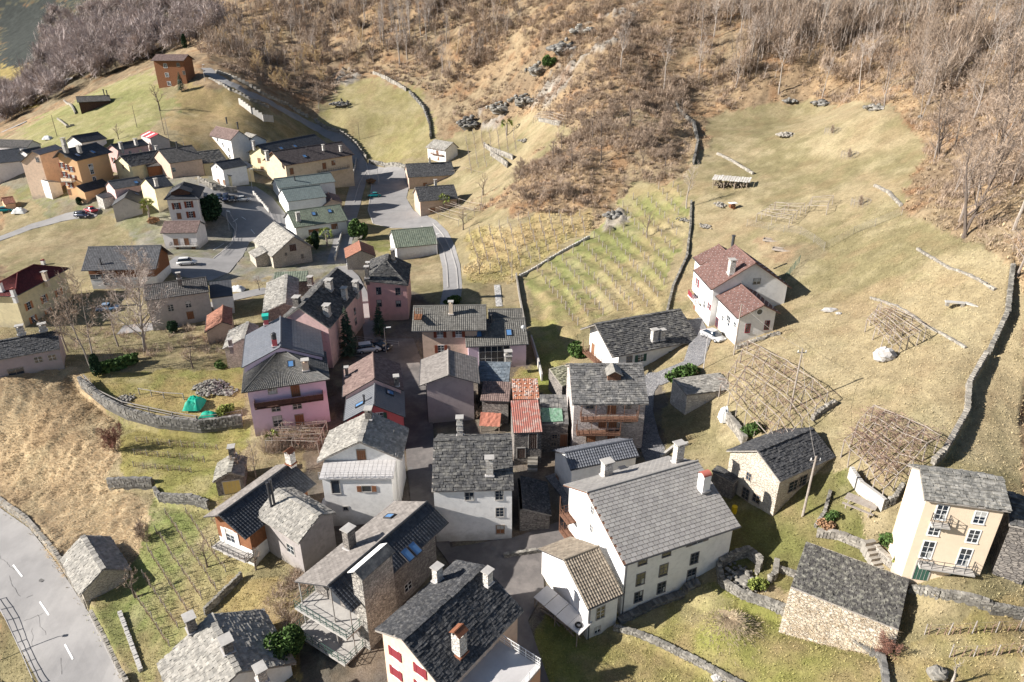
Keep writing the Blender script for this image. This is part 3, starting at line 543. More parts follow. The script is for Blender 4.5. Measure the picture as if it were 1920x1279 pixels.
            for j in (0, 1): mb.tube((a0+1.3+j*(L-1.5), wE+s*2.1, -1), (a0+1.3+j*(L-1.5), wE+s*2.1, 1.05), .05, m=1)
            B('awning', mb, ['tarp_orange', 'oldwood'], root)
    if kw.get('bal2'):   # two deep balconies with green rails and posts across the sunny gable
        for zz, dep in ((zE-3.1, 2.6), (zE-5.9, 3.2)):
            mb = MB(); ya, yb = min(wE, wF), max(wE, wF); o = Vector((ga, ya, zz)); mb.obox(o-Z*.2, (0, yb-ya, 0), (dep, 0, 0), Z*.2, 0); bo = B('balcony', mb, ['concrete'], root)
            mb = MB(); o1 = o+Vector((dep-.05, 0, 0)); o2 = o1+Vector((0, yb-ya, 0)); railing(mb, o1, o2, 1.0, 'rail'); railing(mb, o, o1, 1, 'rail'); railing(mb, o+Vector((0, yb-ya, 0)), o2, 1, 'rail'); B('railing', mb, ['shutgreen'], bo)
        mb = MB()
        for y in (min(wE, wF)+.1, 0, max(wE, wF)-.1): mb.tube((ga+1.7, y, -2), (ga+1.7, y, tw(y)-.05), .08, n=6)
        B('post', mb, ['concrete'], root)
        for yy in (-1.6, .3, 2.0):
            mb = MB(); pc = Vector((ga, yy, zE-2.0)); mb.obox(pc+Vector((-.03, -.6, -1)), (0.05, 0, 0), (0, 1.2, 0), (0, 0, 2), 0); B('window', mb, ['glass'], root)
    if kw.get('redbalc'):
        for zz in (zE-2.9, zE-5.2):
            mb = MB(); o = Vector((ga, wF, zz)); mb.obox(o-Z*.12, (0, s*1.9, 0), (1.1, 0, 0), Z*.12, 0); bo = B('balcony', mb, ['reddishwood'], root); mb = MB(); o1 = o+Vector((1.05, 0, 0)); railing(mb, o1, o1+Vector((0, s*1.9, 0)), .95, 'rail'); railing(mb, o, o1, .95, 'rail'); mb.tube(o1, o1+Z*2.4, .05, n=4); B('railing', mb, ['reddishwood'], bo)
    return root
masonry('stonewall2', (.26,.24,.22), (.48,.45,.40), (.14,.13,.12), 2.6, 5)
# ---------------------------------------------------------------- houses: ridge ends, eave corner as seen, eave height above the ground
def solve_house(r1, r2, e, h, e2=None, hip=(0, 0), over=.45, gover=.4, shed=False, pitch=None, ang=None, w=None):
    lo_, hi_, df_ = (4, 36, 17) if shed else (19, 39, 28)
    def geo(zr):
        P1 = unz(*r1, zr); P2 = unz(*r2, zr)
        if ang is not None:
            a = math.radians(ang); dd = np.array([math.cos(a), math.sin(a)]); ls = np.linspace(.5, 40, 300)
            q = P1[None]-np.c_[np.outer(ls, dd), 0*ls]; P2 = q[np.argmin(abs(proj(q)[0]-r2[0]))]
        d = (P1-P2)[:2]; L = np.linalg.norm(d); d = d/L
        nrm = np.array([-d[1], d[0]]); C = P1[:2]+d*hip[0]
        def corner(px):
            q = ray(*px); den = q[0]*d[0]+q[1]*d[1]; t = (C@d)/den
            return (np.array([q[0]*t, q[1]*t])-P1[:2])@nrm, CZ+q[2]*t
        def fit(px, s, p):
            ws = np.linspace(.8, 14, 133); P = np.c_[C[0]+nrm[0]*s*ws, C[1]+nrm[1]*s*ws, zr-ws*math.tan(math.radians(p))]
            u, v = proj(P); i = np.argmin((u-px[0])**2+(v-px[1])**2); return ws[i], P[i, 2]
        w1, z1 = corner(e); s = 1 if (w1 > 0) else -1
        if abs(w1) > 20 or t_bad(w1, z1, zr, lo_, hi_) or pitch:
            best = None
            for ss in (1, -1):
                ww, zz = fit(e, ss, pitch or df_); u, v = proj(np.r_[C+nrm*ss*ww, zz]); er = (u[0]-e[0])**2+(v[0]-e[1])**2
                if best is None or er < best[0]: best = (er, ss, ww, zz)
            _, s, w1, z1 = best
        if w: s = 1 if nrm@C < 0 else -1; w1 = w; z1 = zr-w*math.tan(math.radians(pitch or df_))
        w1 = abs(w1)
        if shed: w2, z2 = .3, zr-.03
        elif e2:
            w2, z2 = corner(e2); w2 = -w2*s
            if w2 < .8 or t_bad(w2, z2, zr, lo_, hi_) or pitch: w2, z2 = fit(e2, -s, pitch or df_)
        else: w2, z2 = w1, z1
        wc = P1[:2]+d*(hip[0]-gover)+nrm*s*(w1-over)
        return P1, P2, d, nrm, L, s, w1, z1, w2, z2, z1-g(*wc)
    lo, hi = -7, 50
    for _ in range(24):
        m = (lo+hi)/2
        if geo(m)[-1] < h: lo = m
        else: hi = m
    return geo((lo+hi)/2)+((lo+hi)/2,)
def t_bad(w, z, zr, lo, hi):
    p = math.degrees(math.atan2(zr-z, abs(w)+1e-6)); return not (lo <= p <= hi)
# kind, label, category, r1, r2, e, eave height, options, features
# features: w face u v width height style | ch side u v width height style | sk side u v w l | bal face u0 v0 u1 v1 depth style | d = door style
HT = []
def HS(kind, label, cat, r1, r2, e, h, feats=(), **kw): HT.append((kind, label, cat, r1, r2, e, h, kw, feats))
# --- foreground
HS('village_house', 'white plastered house with rough dark slab roof at the corner of the village square', 'house', (813,827), (960,824), (829,924), 7.3,
 [('w','E',880,931,.9,1.0,'stonewin'),('w','E',936,929,.8,1.25,'grille'),('w','E',937,961,.8,1.2,'grille'),('w','E',938,993,.85,1.1,'wooddoor'),('ch','E',918,892,.75,2.1,'plaster'),('ch','F',863,820,.8,2.5,'tall'),('w','G',838,955,.7,1.1,'plain'),('w','G',840,985,.7,1.1,'plain')],
 roof='stone', wall='white', over=.25, gover=.2, rc=.36, pipe=1)
HS('village_house', 'stone house with black ribbed tile roof, twin skylights, wide balconies and a massive stone chimney', 'house', (615,1100), (802,941), (658,1147), 5.9,
 [('ch','F',657,1027,.95,2.2,'stone'),('sk','E',763,1042,1.0,1.5),('sk','E',777,1030,1.0,1.5),('sk','F',731,970,.8,1.2),('big','E',700,1110),('w','E',765,1100,1.0,.9,'plain')],
 e2=(552,1091), roof='tile_black', roof2='tile_grey', wall='stonewall', over=.3, gover=1.9, rc=.36, bal2=1, tileback='flat')
HS('village_house', 'orange plastered house with red shutters, dark slate roof and a railed roof terrace', 'house', (907,1061), (753,1200), (982,1146), 5.2,
 [('ch','F',821,1090,.75,1.5,'plaster'),('ch','E',915,1096,.7,1.4,'plaster'),('ch','E',862,1225,1.1,2.3,'rusty'),('w','H',741,1226,.75,1.05,'shutred'),('w','H',743,1262,.75,1.05,'shutred'),('w','H',788,1258,.75,1.05,'shutred'),('w','H',789,1290,.75,1.05,'shutred')],
 roof='slate', wall='cream2', over=.35, gover=.5, rc=.28, e2=(857,1051))
HS('village_house', 'lichen covered slab roof house above the lower vineyard, cut by the bottom edge', 'house', (393,1153), (448,1262), (282,1231), 4.6,
 [('ch','E',361,1182,.95,1.5,'stone'),('ch','F',428,1220,1.0,1.1,'stone'),('ch','F',492,1276,.9,1.3,'plaster')],
 e2=(505,1250), roof='stonelight', wall='white', over=.4, gover=.4, rc=.3)
HS('stone_barn', 'small stone barn with slab roof standing directly beside the main road', 'barn', (194,1069), (155,1005), (150,1118), 2.6,
 [], e2=(247,1070), roof='stonelight', wall='stonetan', over=.3, gover=.25, rc=.3)
HS('chalet', 'chalet with black tile roof, timber upper floor and white lower floor above the lower vineyard', 'house', (410,967), (547,868), (454,1017), 5.0,
 [('w','G',432,1005,1.3,1.7,'shutwhite'),('w','G',430,1037,.4,1.0,'plain'),('ch','F',546,870,1.0,1.5,'rusty'),('bal','G',398,1003,414,1018,1.2,'rail')],
 e2=(381,970), roof='tile_black', roof2='tile_grey', wall='white', wall2='timber', wz=.5, over=.5, gover=1.0, rc=.36, tileback='flat')
HS('village_house', 'annex with pale lichened slab roof and two black flue pipes beside the timber chalet', 'house', (601,967), (519,918), (574,1032), 4.6,
 [('ch','E',515,948,.35,3.4,'flue'),('ch','E',509,951,.35,3.2,'flue'),('w','E',545,1030,1.2,1.1,'plain')],
 e2=(629,958), roof='stonelight', wall='greyrough', over=.35, gover=.25, rc=.3)
HS('stone_shed', 'mossy slab roofed hut with yellow timber door and stub chimney above the timber chalet', 'shed', (430,887), (438,851), (399,906), 2.4, [('w','G',435,914,2.0,1.9,'yellowdoor'),('ch','E',437,857,.8,1.3,'stone')], e2=(456,902), roof='moss2', wall='stonewall', over=.25, gover=.25, rc=.3)
HS('stone_shed', 'low slab roofed lean-to in the shade against the right side of the white corner house', 'shed', (980,955), (975,893), (1030,988), 2.2, [], shed=True, roof='slate', wall='stonewall', over=.2, gover=.2, rc=.3)
HS('village_house', 'white house with slab roof and a pale sheet metal terrace over its front', 'house', (674,830), (693,773), (594,868), 7.6,
 [('w','G',678,858,.95,2.0,'brown'),('ch','F',692,786,.85,1.2,'stone'),('lean','G',630,868,756,881,620,899,745,911)],
 e2=(748,879), roof='stonelight', wall='white', over=.75, gover=.5, rc=.3)
HS('village_house', 'back half of the twin house on the shaded lane, under a brown tile roof', 'house', (702,711), (699,662), (643,745), 6.3,
 [('ch','F',744,724,.7,1.3,'stone'),('ch','E',651,706,.5,1.2,'stone')], e2=(757,733), roof='tile_brown', wall='pink', over=.4, gover=.1, rc=.36)
HS('village_house', 'rose red front half of the twin house on the shaded lane, with grey metal roof', 'house', (701,760), (703,712), (645,790), 6.1,
 [('w','G',712,782,.9,1.2,'shutgreen'),('sk','E',675,760,.8,1.3),('ch','E',683,754,.35,.9,'flue'),('sk','F',731,738,1.2,1.1)], e2=(760,783), roof='seam_grey', wall='rosered', over=.35, gover=.5, rc=.5)
HS('village_house', 'windowless mauve plastered house with two tone gable roof beside the shaded lane', 'house', (841,704), (840,656), (787,724), 6.6,
 [], e2=(900,720), roof='tile_grey', wall='mauve', over=.9, gover=.7, rc=.36, tileback='flat', pipe=1)
HS('village_house', 'tan house with brown shutters and ribbed grey roof at the head of the lane', 'house', (775,575), (912,573), (776,622), 6.6,
 [('w','E',825,627,1.0,1.2,'shutbrown'),('w','E',860,626,1.0,1.2,'shutbrown'),('w','E',827,655,1.0,1.35,'shutbrown'),('ch','E',846,590,.75,2.0,'pinkch'),('ball','G',783,632)],
 roof='tile_stripe', wall='tan', over=.55, gover=1.6, rc=.36)
HS('village_house', 'lilac house with a wide glazed front and satellite dish beside the tan house', 'house', (870,602), (985,597), (872,651), 4.4,
 [('w','E',927,662,5.0,3.6,'glassfront'),('sk','E',898,628,1.0,1.3),('sk','E',954,625,1.0,1.3),('ch','E',921,606,.35,1.4,'flue'),('ch','E',953,668,1.0,.6,'plaster'),('dish','E',981,622)],
 roof='tile_stripe', wall='lilac', over=.35, gover=.4, rc=.36)
HS('village_house', 'low rear wing with dark ribbed roof behind the lilac house', 'house', (915,581), (979,580), (917,603), 4.6, [], roof='tile_stripe', wall='tan', over=.3, gover=.3, rc=.4)
HS('stone_house', 'small house with bluish slate roof between the mauve house and the brown tiled lean-to', 'house', (899,678), (958,680), (899,718), 4.3, [], shed=True, roof='bluestone', wall='stonewall', over=.1, gover=.2, rc=.35)
HS('stone_shed', 'stone shed with brown tile lean-to roof below the bluish slate roof', 'shed', (906,715), (959,717), (897,751), 4.0, [('tarp','E',0,0)], shed=True, roof='tile_brown', wall='stonewall', over=.25, gover=.2, rc=.36)
HS('stone_shed', 'narrow shed with rusty sheet roof weighed down by loose stones', 'shed', (959,711), (1008,710), (960,750), 4.4, [('stones','E',0,0)], shed=True, roof='rust', wall='stonewall', over=.1, gover=.1, rc=.5)
HS('stone_shed', 'ruinous stone building with red corrugated metal roof and dark doorway', 'shed', (957,752), (1009,750), (957,814), 5.0,
 [('w','E',999,826,1.0,2.3,'dark'),('w','E',977,850,1.0,1.5,'dark')], shed=True, roof='corr', wall='stonewall', over=.1, gover=.1, rc=.5)
HS('stone_shed', 'low stone building with a green tarpaulin on its slab roof beside the red corrugated roof', 'shed', (1012,741), (1062,741), (1011,797), 4.4,
 [('w','E',1040,819,.6,.6,'dark'),('w','E',1038,833,.6,.5,'dark'),('w','E',1058,826,.9,1.9,'brown'),('tarp2','E',0,0)], shed=True, roof='stonegrey', wall='stonewall', over=.1, gover=.1, rc=.8)
HS('stone_house', 'tall stone farmhouse with grey slab roof, small dormer and two timber galleries', 'house', (1067,685), (1205,684), (1068,760), 8.2,
 [('gal','E',1088,781,1193,781,1.2),('gal','E',1080,807,1160,807,1.2),('w','E',1147,767,1.1,1.6,'brown'),('w','E',1106,763,.9,.45,'dark'),('w','E',1176,763,.9,.45,'dark'),('w','E',1130,792,1.0,1.7,'brown'),('w','E',1149,792,1.0,1.7,'brown'),('w','E',1177,789,.9,.5,'dark'),('w','E',1108,818,1.2,1.8,'brown'),('w','E',1146,818,1.0,1.6,'reddoor'),('dorm','E',1151,712)],
 roof='stonegrey', wall='palestone', over=.5, gover=.3, rc=.34)
HS('stone_shed', 'little shed with mossy gravelly slab roof tucked beside the stone farmhouse', 'shed', (1030,692), (1064,684), (1036,738), 2.6, [], shed=True, roof='moss', wall='stonewall', over=.1, gover=.1, rc=.3)
HS('village_house', 'whitewashed house with dark slab roof, twin chimneys and side gallery below the terraced vineyard', 'house', (1115,609), (1276,581), (1137,677), 4.6,
 [('ch','E',1226,640,.9,1.7,'plaster'),('ch','E',1240,638,.8,1.5,'plaster'),('w','E',1201,672,1.0,1.2,'shutgreen'),('w','E',1262,664,.9,1.1,'shutgreen'),('gal','G',1102,655,1128,680,1.2),('w','G',1112,655,.9,1.9,'brown'),('w','E',1180,674,.9,1.0,'dark')],
 e2=(1088,618), roof='stone', wall='white', over=.6, gover=1.5, rc=.34)
HS('stone_shed', 'roofless looking white walled shed topped with pale weathered slabs above the cobbled track', 'shed', (1262,711), (1350,700), (1256,727), 3.2, [('w','H',1300,750,.8,.6,'dark')], shed=True, w=4.2, pitch=5, roof='stonelight', wall='whitestone', over=.1, gover=.1, rc=.34)
HS('village_house', 'white hillside house with brown tile roof dotted with snow guards and a red balcony', 'house', (1417,494), (1377,460), (1334,544), 6.6,
 [('ch','E',1370,514,1.0,2.1,'plaster'),('ch','F',1374,456,.7,1.2,'flue'),('w','E',1308,531,.8,1.4,'shutred2'),('w','E',1301,553,.7,.8,'plain'),('w','E',1308,559,.7,.8,'plain'),('w','E',1321,571,.8,1.0,'plain'),('w','E',1330,575,.7,1.0,'shutred2'),('w','G',1419,528,1.1,.9,'plain'),('w','E',1301,583,.9,1.9,'brown'),('redbal','E',1296,545)],
 roof='tile_red', wall='white', over=.5, gover=.5, rc=.36, guard=1)
HS('village_house', 'rear wing of the white hillside house under the same brown roof', 'house', (1362,473), (1347,459), (1308,487), 6.2, [], roof='tile_red', wall='white', over=.4, gover=.2, rc=.36, guard=1)
HS('village_house', 'lower gabled wing of the white hillside house with a round gable window', 'house', (1433,573), (1387,532), (1383,598), 4.6,
 [('w','G',1402,616,.6,1.3,'redwin'),('w','G',1438,610,.6,1.3,'redwin'),('w','E',1356,595,.8,1.3,'shutwhite'),('w','E',1366,602,1.3,1.5,'shutwhite'),('w','E',1378,613,.9,1.3,'shutwhite'),('w','E',1344,608,.9,2.0,'redwin'),('round','G',1424,585)],
 e2=(1463,588), roof='tile_red', wall='white', over=.45, gover=.5, rc=.36, guard=1)
HS('outbuilding', 'whitewashed outbuilding with dark lattice tile roof behind the large white house', 'outbuilding', (1186,825), (1058,850), (1193,857), 3.6, [('w','H',1045,905,.9,1.9,'brown')], e2=(1158,822), roof='tile_lattice', wall='white', over=.3, gover=.3, rc=.36)
HS('village_house', 'largest white house with wide grey tile roof, three chimneys and three rows of windows', 'house', (1100,924), (1309,865), (1170,1060), 7.4,
 [('ch','F',1137,893,1.0,1.7,'plaster'),('ch','F',1270,868,.9,2.3,'plaster'),('ch','E',1318,919,1.1,2.0,'redcap'),('vent','F',1167,880),
  ('w','E',1205,1053,.9,.75,'greywin'),('w','E',1250,1037,.9,.8,'greywin'),('w','E',1308,1013,1.3,.85,'shutgrey'),('w','E',1201,1086,.9,1.4,'greywin'),('w','E',1244,1069,.9,1.4,'greywin'),('w','E',1302,1047,.9,1.3,'greywin'),
  ('w','E',1197,1119,.9,1.25,'greywin'),('w','E',1240,1102,.9,1.3,'greywin'),('w','E',1296,1079,1.0,1.6,'greywin'),('w','G',1111,957,.45,.75,'plain'),('w','G',1109,991,.45,.75,'plain')],
 e2=(1056,910), roof='flat_grey', wall='white', over=.5, gover=.5, rc=.42, pipe=1, redbalc=1)
HS('outbuilding', 'white annex with ribbed brownish roof leaning against the largest white house', 'annex', (1057,1051), (1123,1025), (1102,1143), 4.6,
 [('w','E',1126,1149,.9,1.4,'plain'),('w','E',1120,1181,.6,.7,'plain')], e2=(1008,1030), roof='tile_ribbed', wall='white', over=.35, gover=.35, rc=.36, tileback='flat', pipe=1)
HS('stone_barn', 'stone barn with dark slab roof and open loft windows beside the vine pergolas', 'barn', (1419,846), (1523,803), (1450,913), 4.9,
 [('w','E',1488,911,1.6,1.3,'dark'),('w','E',1504,902,1.4,1.3,'dark'),('w','G',1404,894,.6,.9,'dark'),('w','G',1418,935,.9,1.0,'dark'),('w','G',1398,926,.9,1.4,'dark')], e2=(1362,846), roof='slate', wall='stonetan', over=.3, gover=.35, rc=.28)
HS('stone_shed', 'small lean-to with dark slab roof against the barn, near a yellow barrel', 'shed', (1346,873), (1388,896), (1333,882), 2.8, [], shed=True, roof='stone', wall='stonewall', over=.1, gover=.1, rc=.3)
HS('village_house', 'tall cream house with slab roof, narrow balconies and green doors at the right edge', 'house', (1724,880), (1882,900), (1718,940), 11.0,
 [('ch','F',1767,866,.85,1.2,'plaster'),('ch','F',1814,869,.85,1.3,'plaster'),
  ('w','E',1765,961,.8,1.45,'whitewin'),('w','E',1837,971,.8,1.2,'whitewin'),('w','E',1752,993,.8,1.25,'whitewin'),('w','E',1825,1006,.8,1.3,'whitewin'),('w','E',1739,1031,.85,1.8,'whitewin'),('w','E',1808,1045,.85,1.8,'whitewin'),
  ('w','E',1729,1071,1.2,2.1,'greendoor'),('w','E',1796,1083,1.3,2.1,'greendoor'),('bal','E',1745,977,1777,983,.7,'thin'),('bal','E',1722,1052,1822,1070,.8,'thin')],
 roof='stone_pale', wall='cream', over=.35, gover=.3, rc=.34, pipe=1)
HS('stone_barn', 'roofed ruin with black lichened slabs and dry creeper hanging over its front wall', 'barn', (1511,1017), (1705,1087), (1487,1103), 3.6, [], shed=True, roof='stone_black', wall='stonetan', over=.2, gover=.1, rc=.26)
HS('stone_barn', 'dark stone building at the right edge beside the cream house', 'barn', (1890,930), (1960,945), (1880,985), 5.5, [], roof='stone', wall='stonewall', over=.2, gover=.2, rc=.36)
# --- centre left
HS('village_house', 'rear block of the big lilac house with smooth slate grey roof and green chimney hood', 'house', (526,651), (526,594), (454,690), 7.4,
 [('ch','E',500,610,.8,1.1,'green'),('ch','E',516,650,.8,1.2,'redblack')], e2=(608,670), roof='plate_grey', wall='lilac', over=.3, gover=.1, rc=.5)
HS('village_house', 'big lilac house with hipped lattice tile roof, skylight and a long timber balcony', 'house', (526,654), (526,640), (454,737), 7.6,
 [('w','G',511,733,1.1,.9,'plain'),('w','G',554,733,1.1,1.9,'brown'),('w','G',517,764,1.1,1.2,'plain'),('w','G',557,759,1.1,1.3,'plain'),('w','G',521,790,1.2,1.6,'plain'),('w','G',562,789,1.1,1.9,'brown'),('sk','G',545,684,.9,1.2),('ch','G',574,695,1.0,1.4,'pinkch'),('bal','G',478,757,606,745,1.2,'timber')],
 e2=(618,712), hip=(6.5, 0), roof='tile_lattice2', wall='lilac', over=.6, gover=.6, rc=.36)
HS('stone_house', 'small stone house with pale lichened roof against the back of the lilac house', 'house', (455,637), (465,604), (418,655), 3.6, [('ch','E',433,650,.6,1.0,'stone')], e2=(486,616), roof='stonelight', wall='stonetan', over=.2, gover=.2, rc=.34)
HS('village_house', 'long row house with dark slab roof, five chimneys and a pink street front', 'house', (560,578), (632,503), (606,634), 7.2,
 [('ch','E',618,545,1.2,1.7,'plaster'),('ch','E',647,561,1.0,1.8,'plaster'),('ch','E',668,548,1.0,1.8,'plaster'),('ch','E',614,592,1.1,1.6,'plaster'),('ch','F',558,576,1.1,1.5,'stone'),('ch','F',583,535,1.0,1.5,'stone'),
  ('w','E',665,584,.8,1.1,'greywin'),('w','E',667,603,.8,1.1,'greywin')], roof='stone', wall='pink', over=.35, gover=.3, rc=.36, pitch=37)
HS('stone_house', 'steep light grey slab roof house behind the row house', 'house', (533,570), (537,515), (492,588), 4.2, [], e2=(560,575), roof='stonelight', wall='stonewall', over=.2, gover=.2, rc=.36)
HS('shed', 'flat shed with grey green tile roof next to the steep slab roof house', 'shed', (515,511), (578,508), (516,532), 3.2, [], shed=True, roof='tile_green', wall='stonewall', over=.1, gover=.1, rc=.4)
HS('village_house', 'square pink house with hipped slab roof and grey framed windows', 'house', (724,489), (727,477), (688,535), 8.2,
 [('w','G',710,546,.8,1.3,'greywin'),('w','G',746,547,.8,1.3,'greywin'),('w','G',711,569,.8,1.2,'greywin'),('w','G',747,570,.8,1.1,'greywin'),('ch','F',738,492,.9,2.3,'stone'),('ch','E',691,510,.7,1.6,'stone'),('ch','E',689,522,.8,2.0,'stone')],
 e2=(765,536), hip=(5.5, 2.5), roof='stone', wall='pink2', over=.3, gover=.3, rc=.34)
HS('garage', 'small garage with orange tile roof and white arched door', 'garage', (677,470), (673,452), (648,485), 2.9, [('w','E',655,493,2.0,1.8,'whitewin')], e2=(707,477), roof='tile_orange', wall='stonetan', over=.2, gover=.2, rc=.36)
HS('village_house', 'white building with moss green tile roof below the round car park', 'house', (733,433), (812,426), (745,465), 3.2, [], roof='tile_green', wall='white', over=.3, gover=.3, rc=.4)
HS('stone_barn', 'stone barn with steep pale slab roof and open loft window beside the car park', 'barn', (551,445), (513,417), (509,483), 2.8, [('w','G',549,465,1.5,1.6,'dark'),('w','G',567,481,.5,.9,'dark'),('w','G',536,477,.4,.6,'dark')], e2=(586,464), roof='stonelight', wall='stonetan', over=.3, gover=.3, rc=.4)
HS('shed', 'tiny lean-to shed with slab roof at the left foot of the stone barn', 'shed', (500,473), (487,462), (478,485), 2.2, [], roof='stonelight', wall='stonetan', over=.15, gover=.2, rc=.4)
HS('village_house', 'long low house with flat grey green roof, upper one of the stepped green roofs', 'house', (513,336), (620,324), (519,355), 4.0, [('ch','E',553,339,.5,1.2,'flue')], roof='tile_green2', wall='white', over=.3, gover=.3, rc=.5)
HS('village_house', 'white house with blue green roof, middle one of the stepped green roofs', 'house', (527,356), (600,347), (535,381), 4.6, [], roof='tile_green2', wall='white', over=.2, gover=.2, rc=.5)
HS('shed', 'little brown gable roof hut between the two lower green roofs', 'shed', (622,374), (615,361), (604,388), 3.0, [], e2=(642,380), roof='tile_brown', wall='tan', over=.2, gover=.2, rc=.5)
HS('village_house', 'white house with green ribbed roof and two skylights, lowest of the stepped green roofs', 'house', (538,397), (638,384), (549,429), 3.4, [('ch','E',560,415,.9,2.0,'plaster'),('sk','E',588,402,1.0,1.3),('sk','E',618,397,1.0,1.3),('w','E',590,435,3.0,1.3,'brown'),('w','E',627,425,1.6,1.3,'brown')], roof='tile_green', wall='white', over=.4, gover=.4, rc=.42)
HS('village_house', 'rear row house with navy blue roof and ochre gable', 'house', (481,273), (590,252), (499,303), 7.2, [('w','G',486,302,1.2,1.6,'brown'),('w','G',492,318,1.2,1.6,'brown'),('sk','E',527,279,1.2,1.4),('sk','E',553,275,1.2,1.4),('ch','F',476,275,.7,1.4,'plaster'),('bal','G',477,308,498,330,1.0,'thin')], roof='tile_black', wall='yellowpale', over=.6, gover=.8, rc=.5)
HS('village_house', 'front row house with long dark brown roof, many chimneys and yellow gable', 'house', (509,285), (641,266), (526,318), 6.4,
 [('ch','E',501,295,.9,1.6,'plaster'),('ch','E',607,283,.7,1.6,'plaster'),('ch','E',639,285,.7,1.6,'plaster'),('sk','E',571,294,1.2,1.4),('ch','E',575,281,.4,.9,'flue'),('w','E',547,322,1.2,1.9,'brown'),('w','E',608,312,1.3,1.9,'brown'),('w','E',625,306,1.3,1.4,'brown'),('bal','E',595,322,652,317,1.2,'rail')], roof='tile_brown2', wall='yellowpale2', over=.6, gover=.7, rc=.5)
HS('village_house', 'tall bright white house with split brown and grey roof on the slope', 'house', (448,246), (405,226), (432,264), 8.0, [('w','E',408,262,.9,1.2,'plain'),('w','E',418,272,.9,1.2,'plain'),('w','E',429,281,.9,1.2,'plain'),('w','E',431,294,.9,1.1,'plain'),('ch','F',446,239,.6,1.4,'flue'),('ch','F',425,229,.6,1.2,'flue')], roof='tile_brown', wall='white', over=.3, gover=.3, rc=.5, ang=-42)
HS('village_house', 'white house with lichened ridge roof and brown shutters next to the tall white house', 'house', (480,254), (462,243), (467,271), 6.0, [('w','E',455,270,1.1,1.3,'shutbrown'),('w','E',452,284,1.2,1.4,'shutbrown'),('w','E',461,286,1.0,1.4,'shutbrown')], e2=(501,264), ang=-48, roof='stonelight', wall='white', over=.3, gover=.3, rc=.5)
HS('village_house', 'cream gabled house with sagging dark slab roof above the little lawn', 'house', (365,286), (411,281), (380,308), 5.0, [('w','G',371,305,.7,.9,'plain'),('w','G',372,322,.8,1.2,'brown')], roof='stone', wall='yellowpale', over=.3, gover=.3, rc=.5)
HS('village_house', 'white house with black roof and pale concrete lean-to above the parked cars', 'house', (403,305), (450,297), (415,321), 5.4, [('w','G',406,312,.6,.9,'plain'),('w','G',410,341,.9,1.3,'brown'),('w','G',423,343,.9,1.2,'brown')], roof='tile_black', wall='white', over=.25, gover=.25, rc=.5)
HS('outbuilding', 'low cream outbuilding with pale concrete roof in front of the black roofed white house', 'outbuilding', (415,322), (460,303), (431,331), 3.4, [('w','E',444,335,1.2,1.9,'brown')], shed=True, roof='plate_pale', wall='yellowpale', over=.2, gover=.2, rc=.6)
HS('tower_house', 'tall square white house with hipped grey roof, dormer and brown shutters beside a round evergreen', 'house', (339,351), (345,342), (307,375), 9.6,
 [('w','G',331,387,1.0,1.6,'shutbrown'),('w','G',354,384,1.0,1.6,'shutbrown'),('w','G',336,406,.9,1.5,'brown'),('w','G',358,403,1.0,1.6,'shutbrown'),('dorm2','G',339,362),('ch','E',311,356,.7,1.7,'plaster'),('ch','E',313,346,.7,1.7,'plaster')],
 e2=(376,365), hip=(5, 3), roof='plate_dark', wall='white2', over=.6, gover=.6, rc=.5)
HS('village_house', 'low front block with brown roof and balcony attached to the tall square house', 'house', (308,416), (376,415), (314,443), 4.0, [('w','E',330,455,1.0,1.7,'brown'),('w','E',350,454,1.0,1.7,'brown'),('w','E',335,468,.9,1.1,'brown'),('w','E',363,466,.9,1.1,'brown'),('bal','E',322,462,375,459,1.0,'rail')], roof='tile_brown', wall='white2', over=.3, gover=.4, rc=.45)
HS('chalet', 'wide timber chalet with dark grey roof and white ground floor beside the white car', 'house', (165,464), (303,461), (152,508), 4.6, [('w','E',177,520,2.2,.9,'plain'),('w','E',203,518,2.0,1.0,'plain'),('w','E',200,530,1.2,1.2,'plain'),('ch','E',190,497,.4,1.3,'flue')], roof='tile_darkgrey', wall='white', wall2='timber', wz=.5, over=.9, gover=.9, rc=.45)
HS('village_house', 'grey plastered house with long weathered tile roof behind the bare birch', 'house', (387,520), (268,536), (390,548), 5.6, [('w','E',320,578,.9,1.2,'plain'),('w','E',353,571,.9,1.2,'plain'),('w','E',357,592,1.1,1.5,'brown'),('ch','F',336,524,.6,1.0,'stone')], roof='tile_oldgrey', wall='greyplaster', over=.25, gover=.2, rc=.42)
HS('village_house', 'white walled wing with nearly black flat roof and gutter beside the grey plastered house', 'house', (392,530), (433,525), (394,560), 3.9, [], shed=True, roof='plate_dark', wall='white', over=.2, gover=.2, rc=.6)
HS('garage', 'little outbuilding with bright terracotta tile roof in the bushes', 'outbuilding', (416,604), (418,573), (380,616), 2.4, [], e2=(440,592), roof='tile_orange', wall='tan', over=.2, gover=.2, rc=.4)
HS('villa', 'yellow villa with dark red hipped roof and orange shutters at the left edge', 'house', (33,512), (64,497), (22,571), 6.6,
 [('w','E',54,574,1.0,1.4,'shutorange'),('w','E',83,561,1.0,1.4,'shutorange'),('w','E',110,549,1.1,1.3,'shutorange'),('w','E',63,601,1.0,1.7,'shutorange'),('w','E',91,586,1.0,1.4,'shutorange'),('ch','E',87,527,.8,1.6,'pinkch'),('ch','F',83,500,.8,1.4,'redcap'),('ch','G',27,557,.7,1.4,'redcap'),('ch','G',4,548,.8,1.8,'redcap')],
 hip=(7, 4), roof='tile_darkred', wall='yellowpale', over=.6, gover=.6, rc=.45)
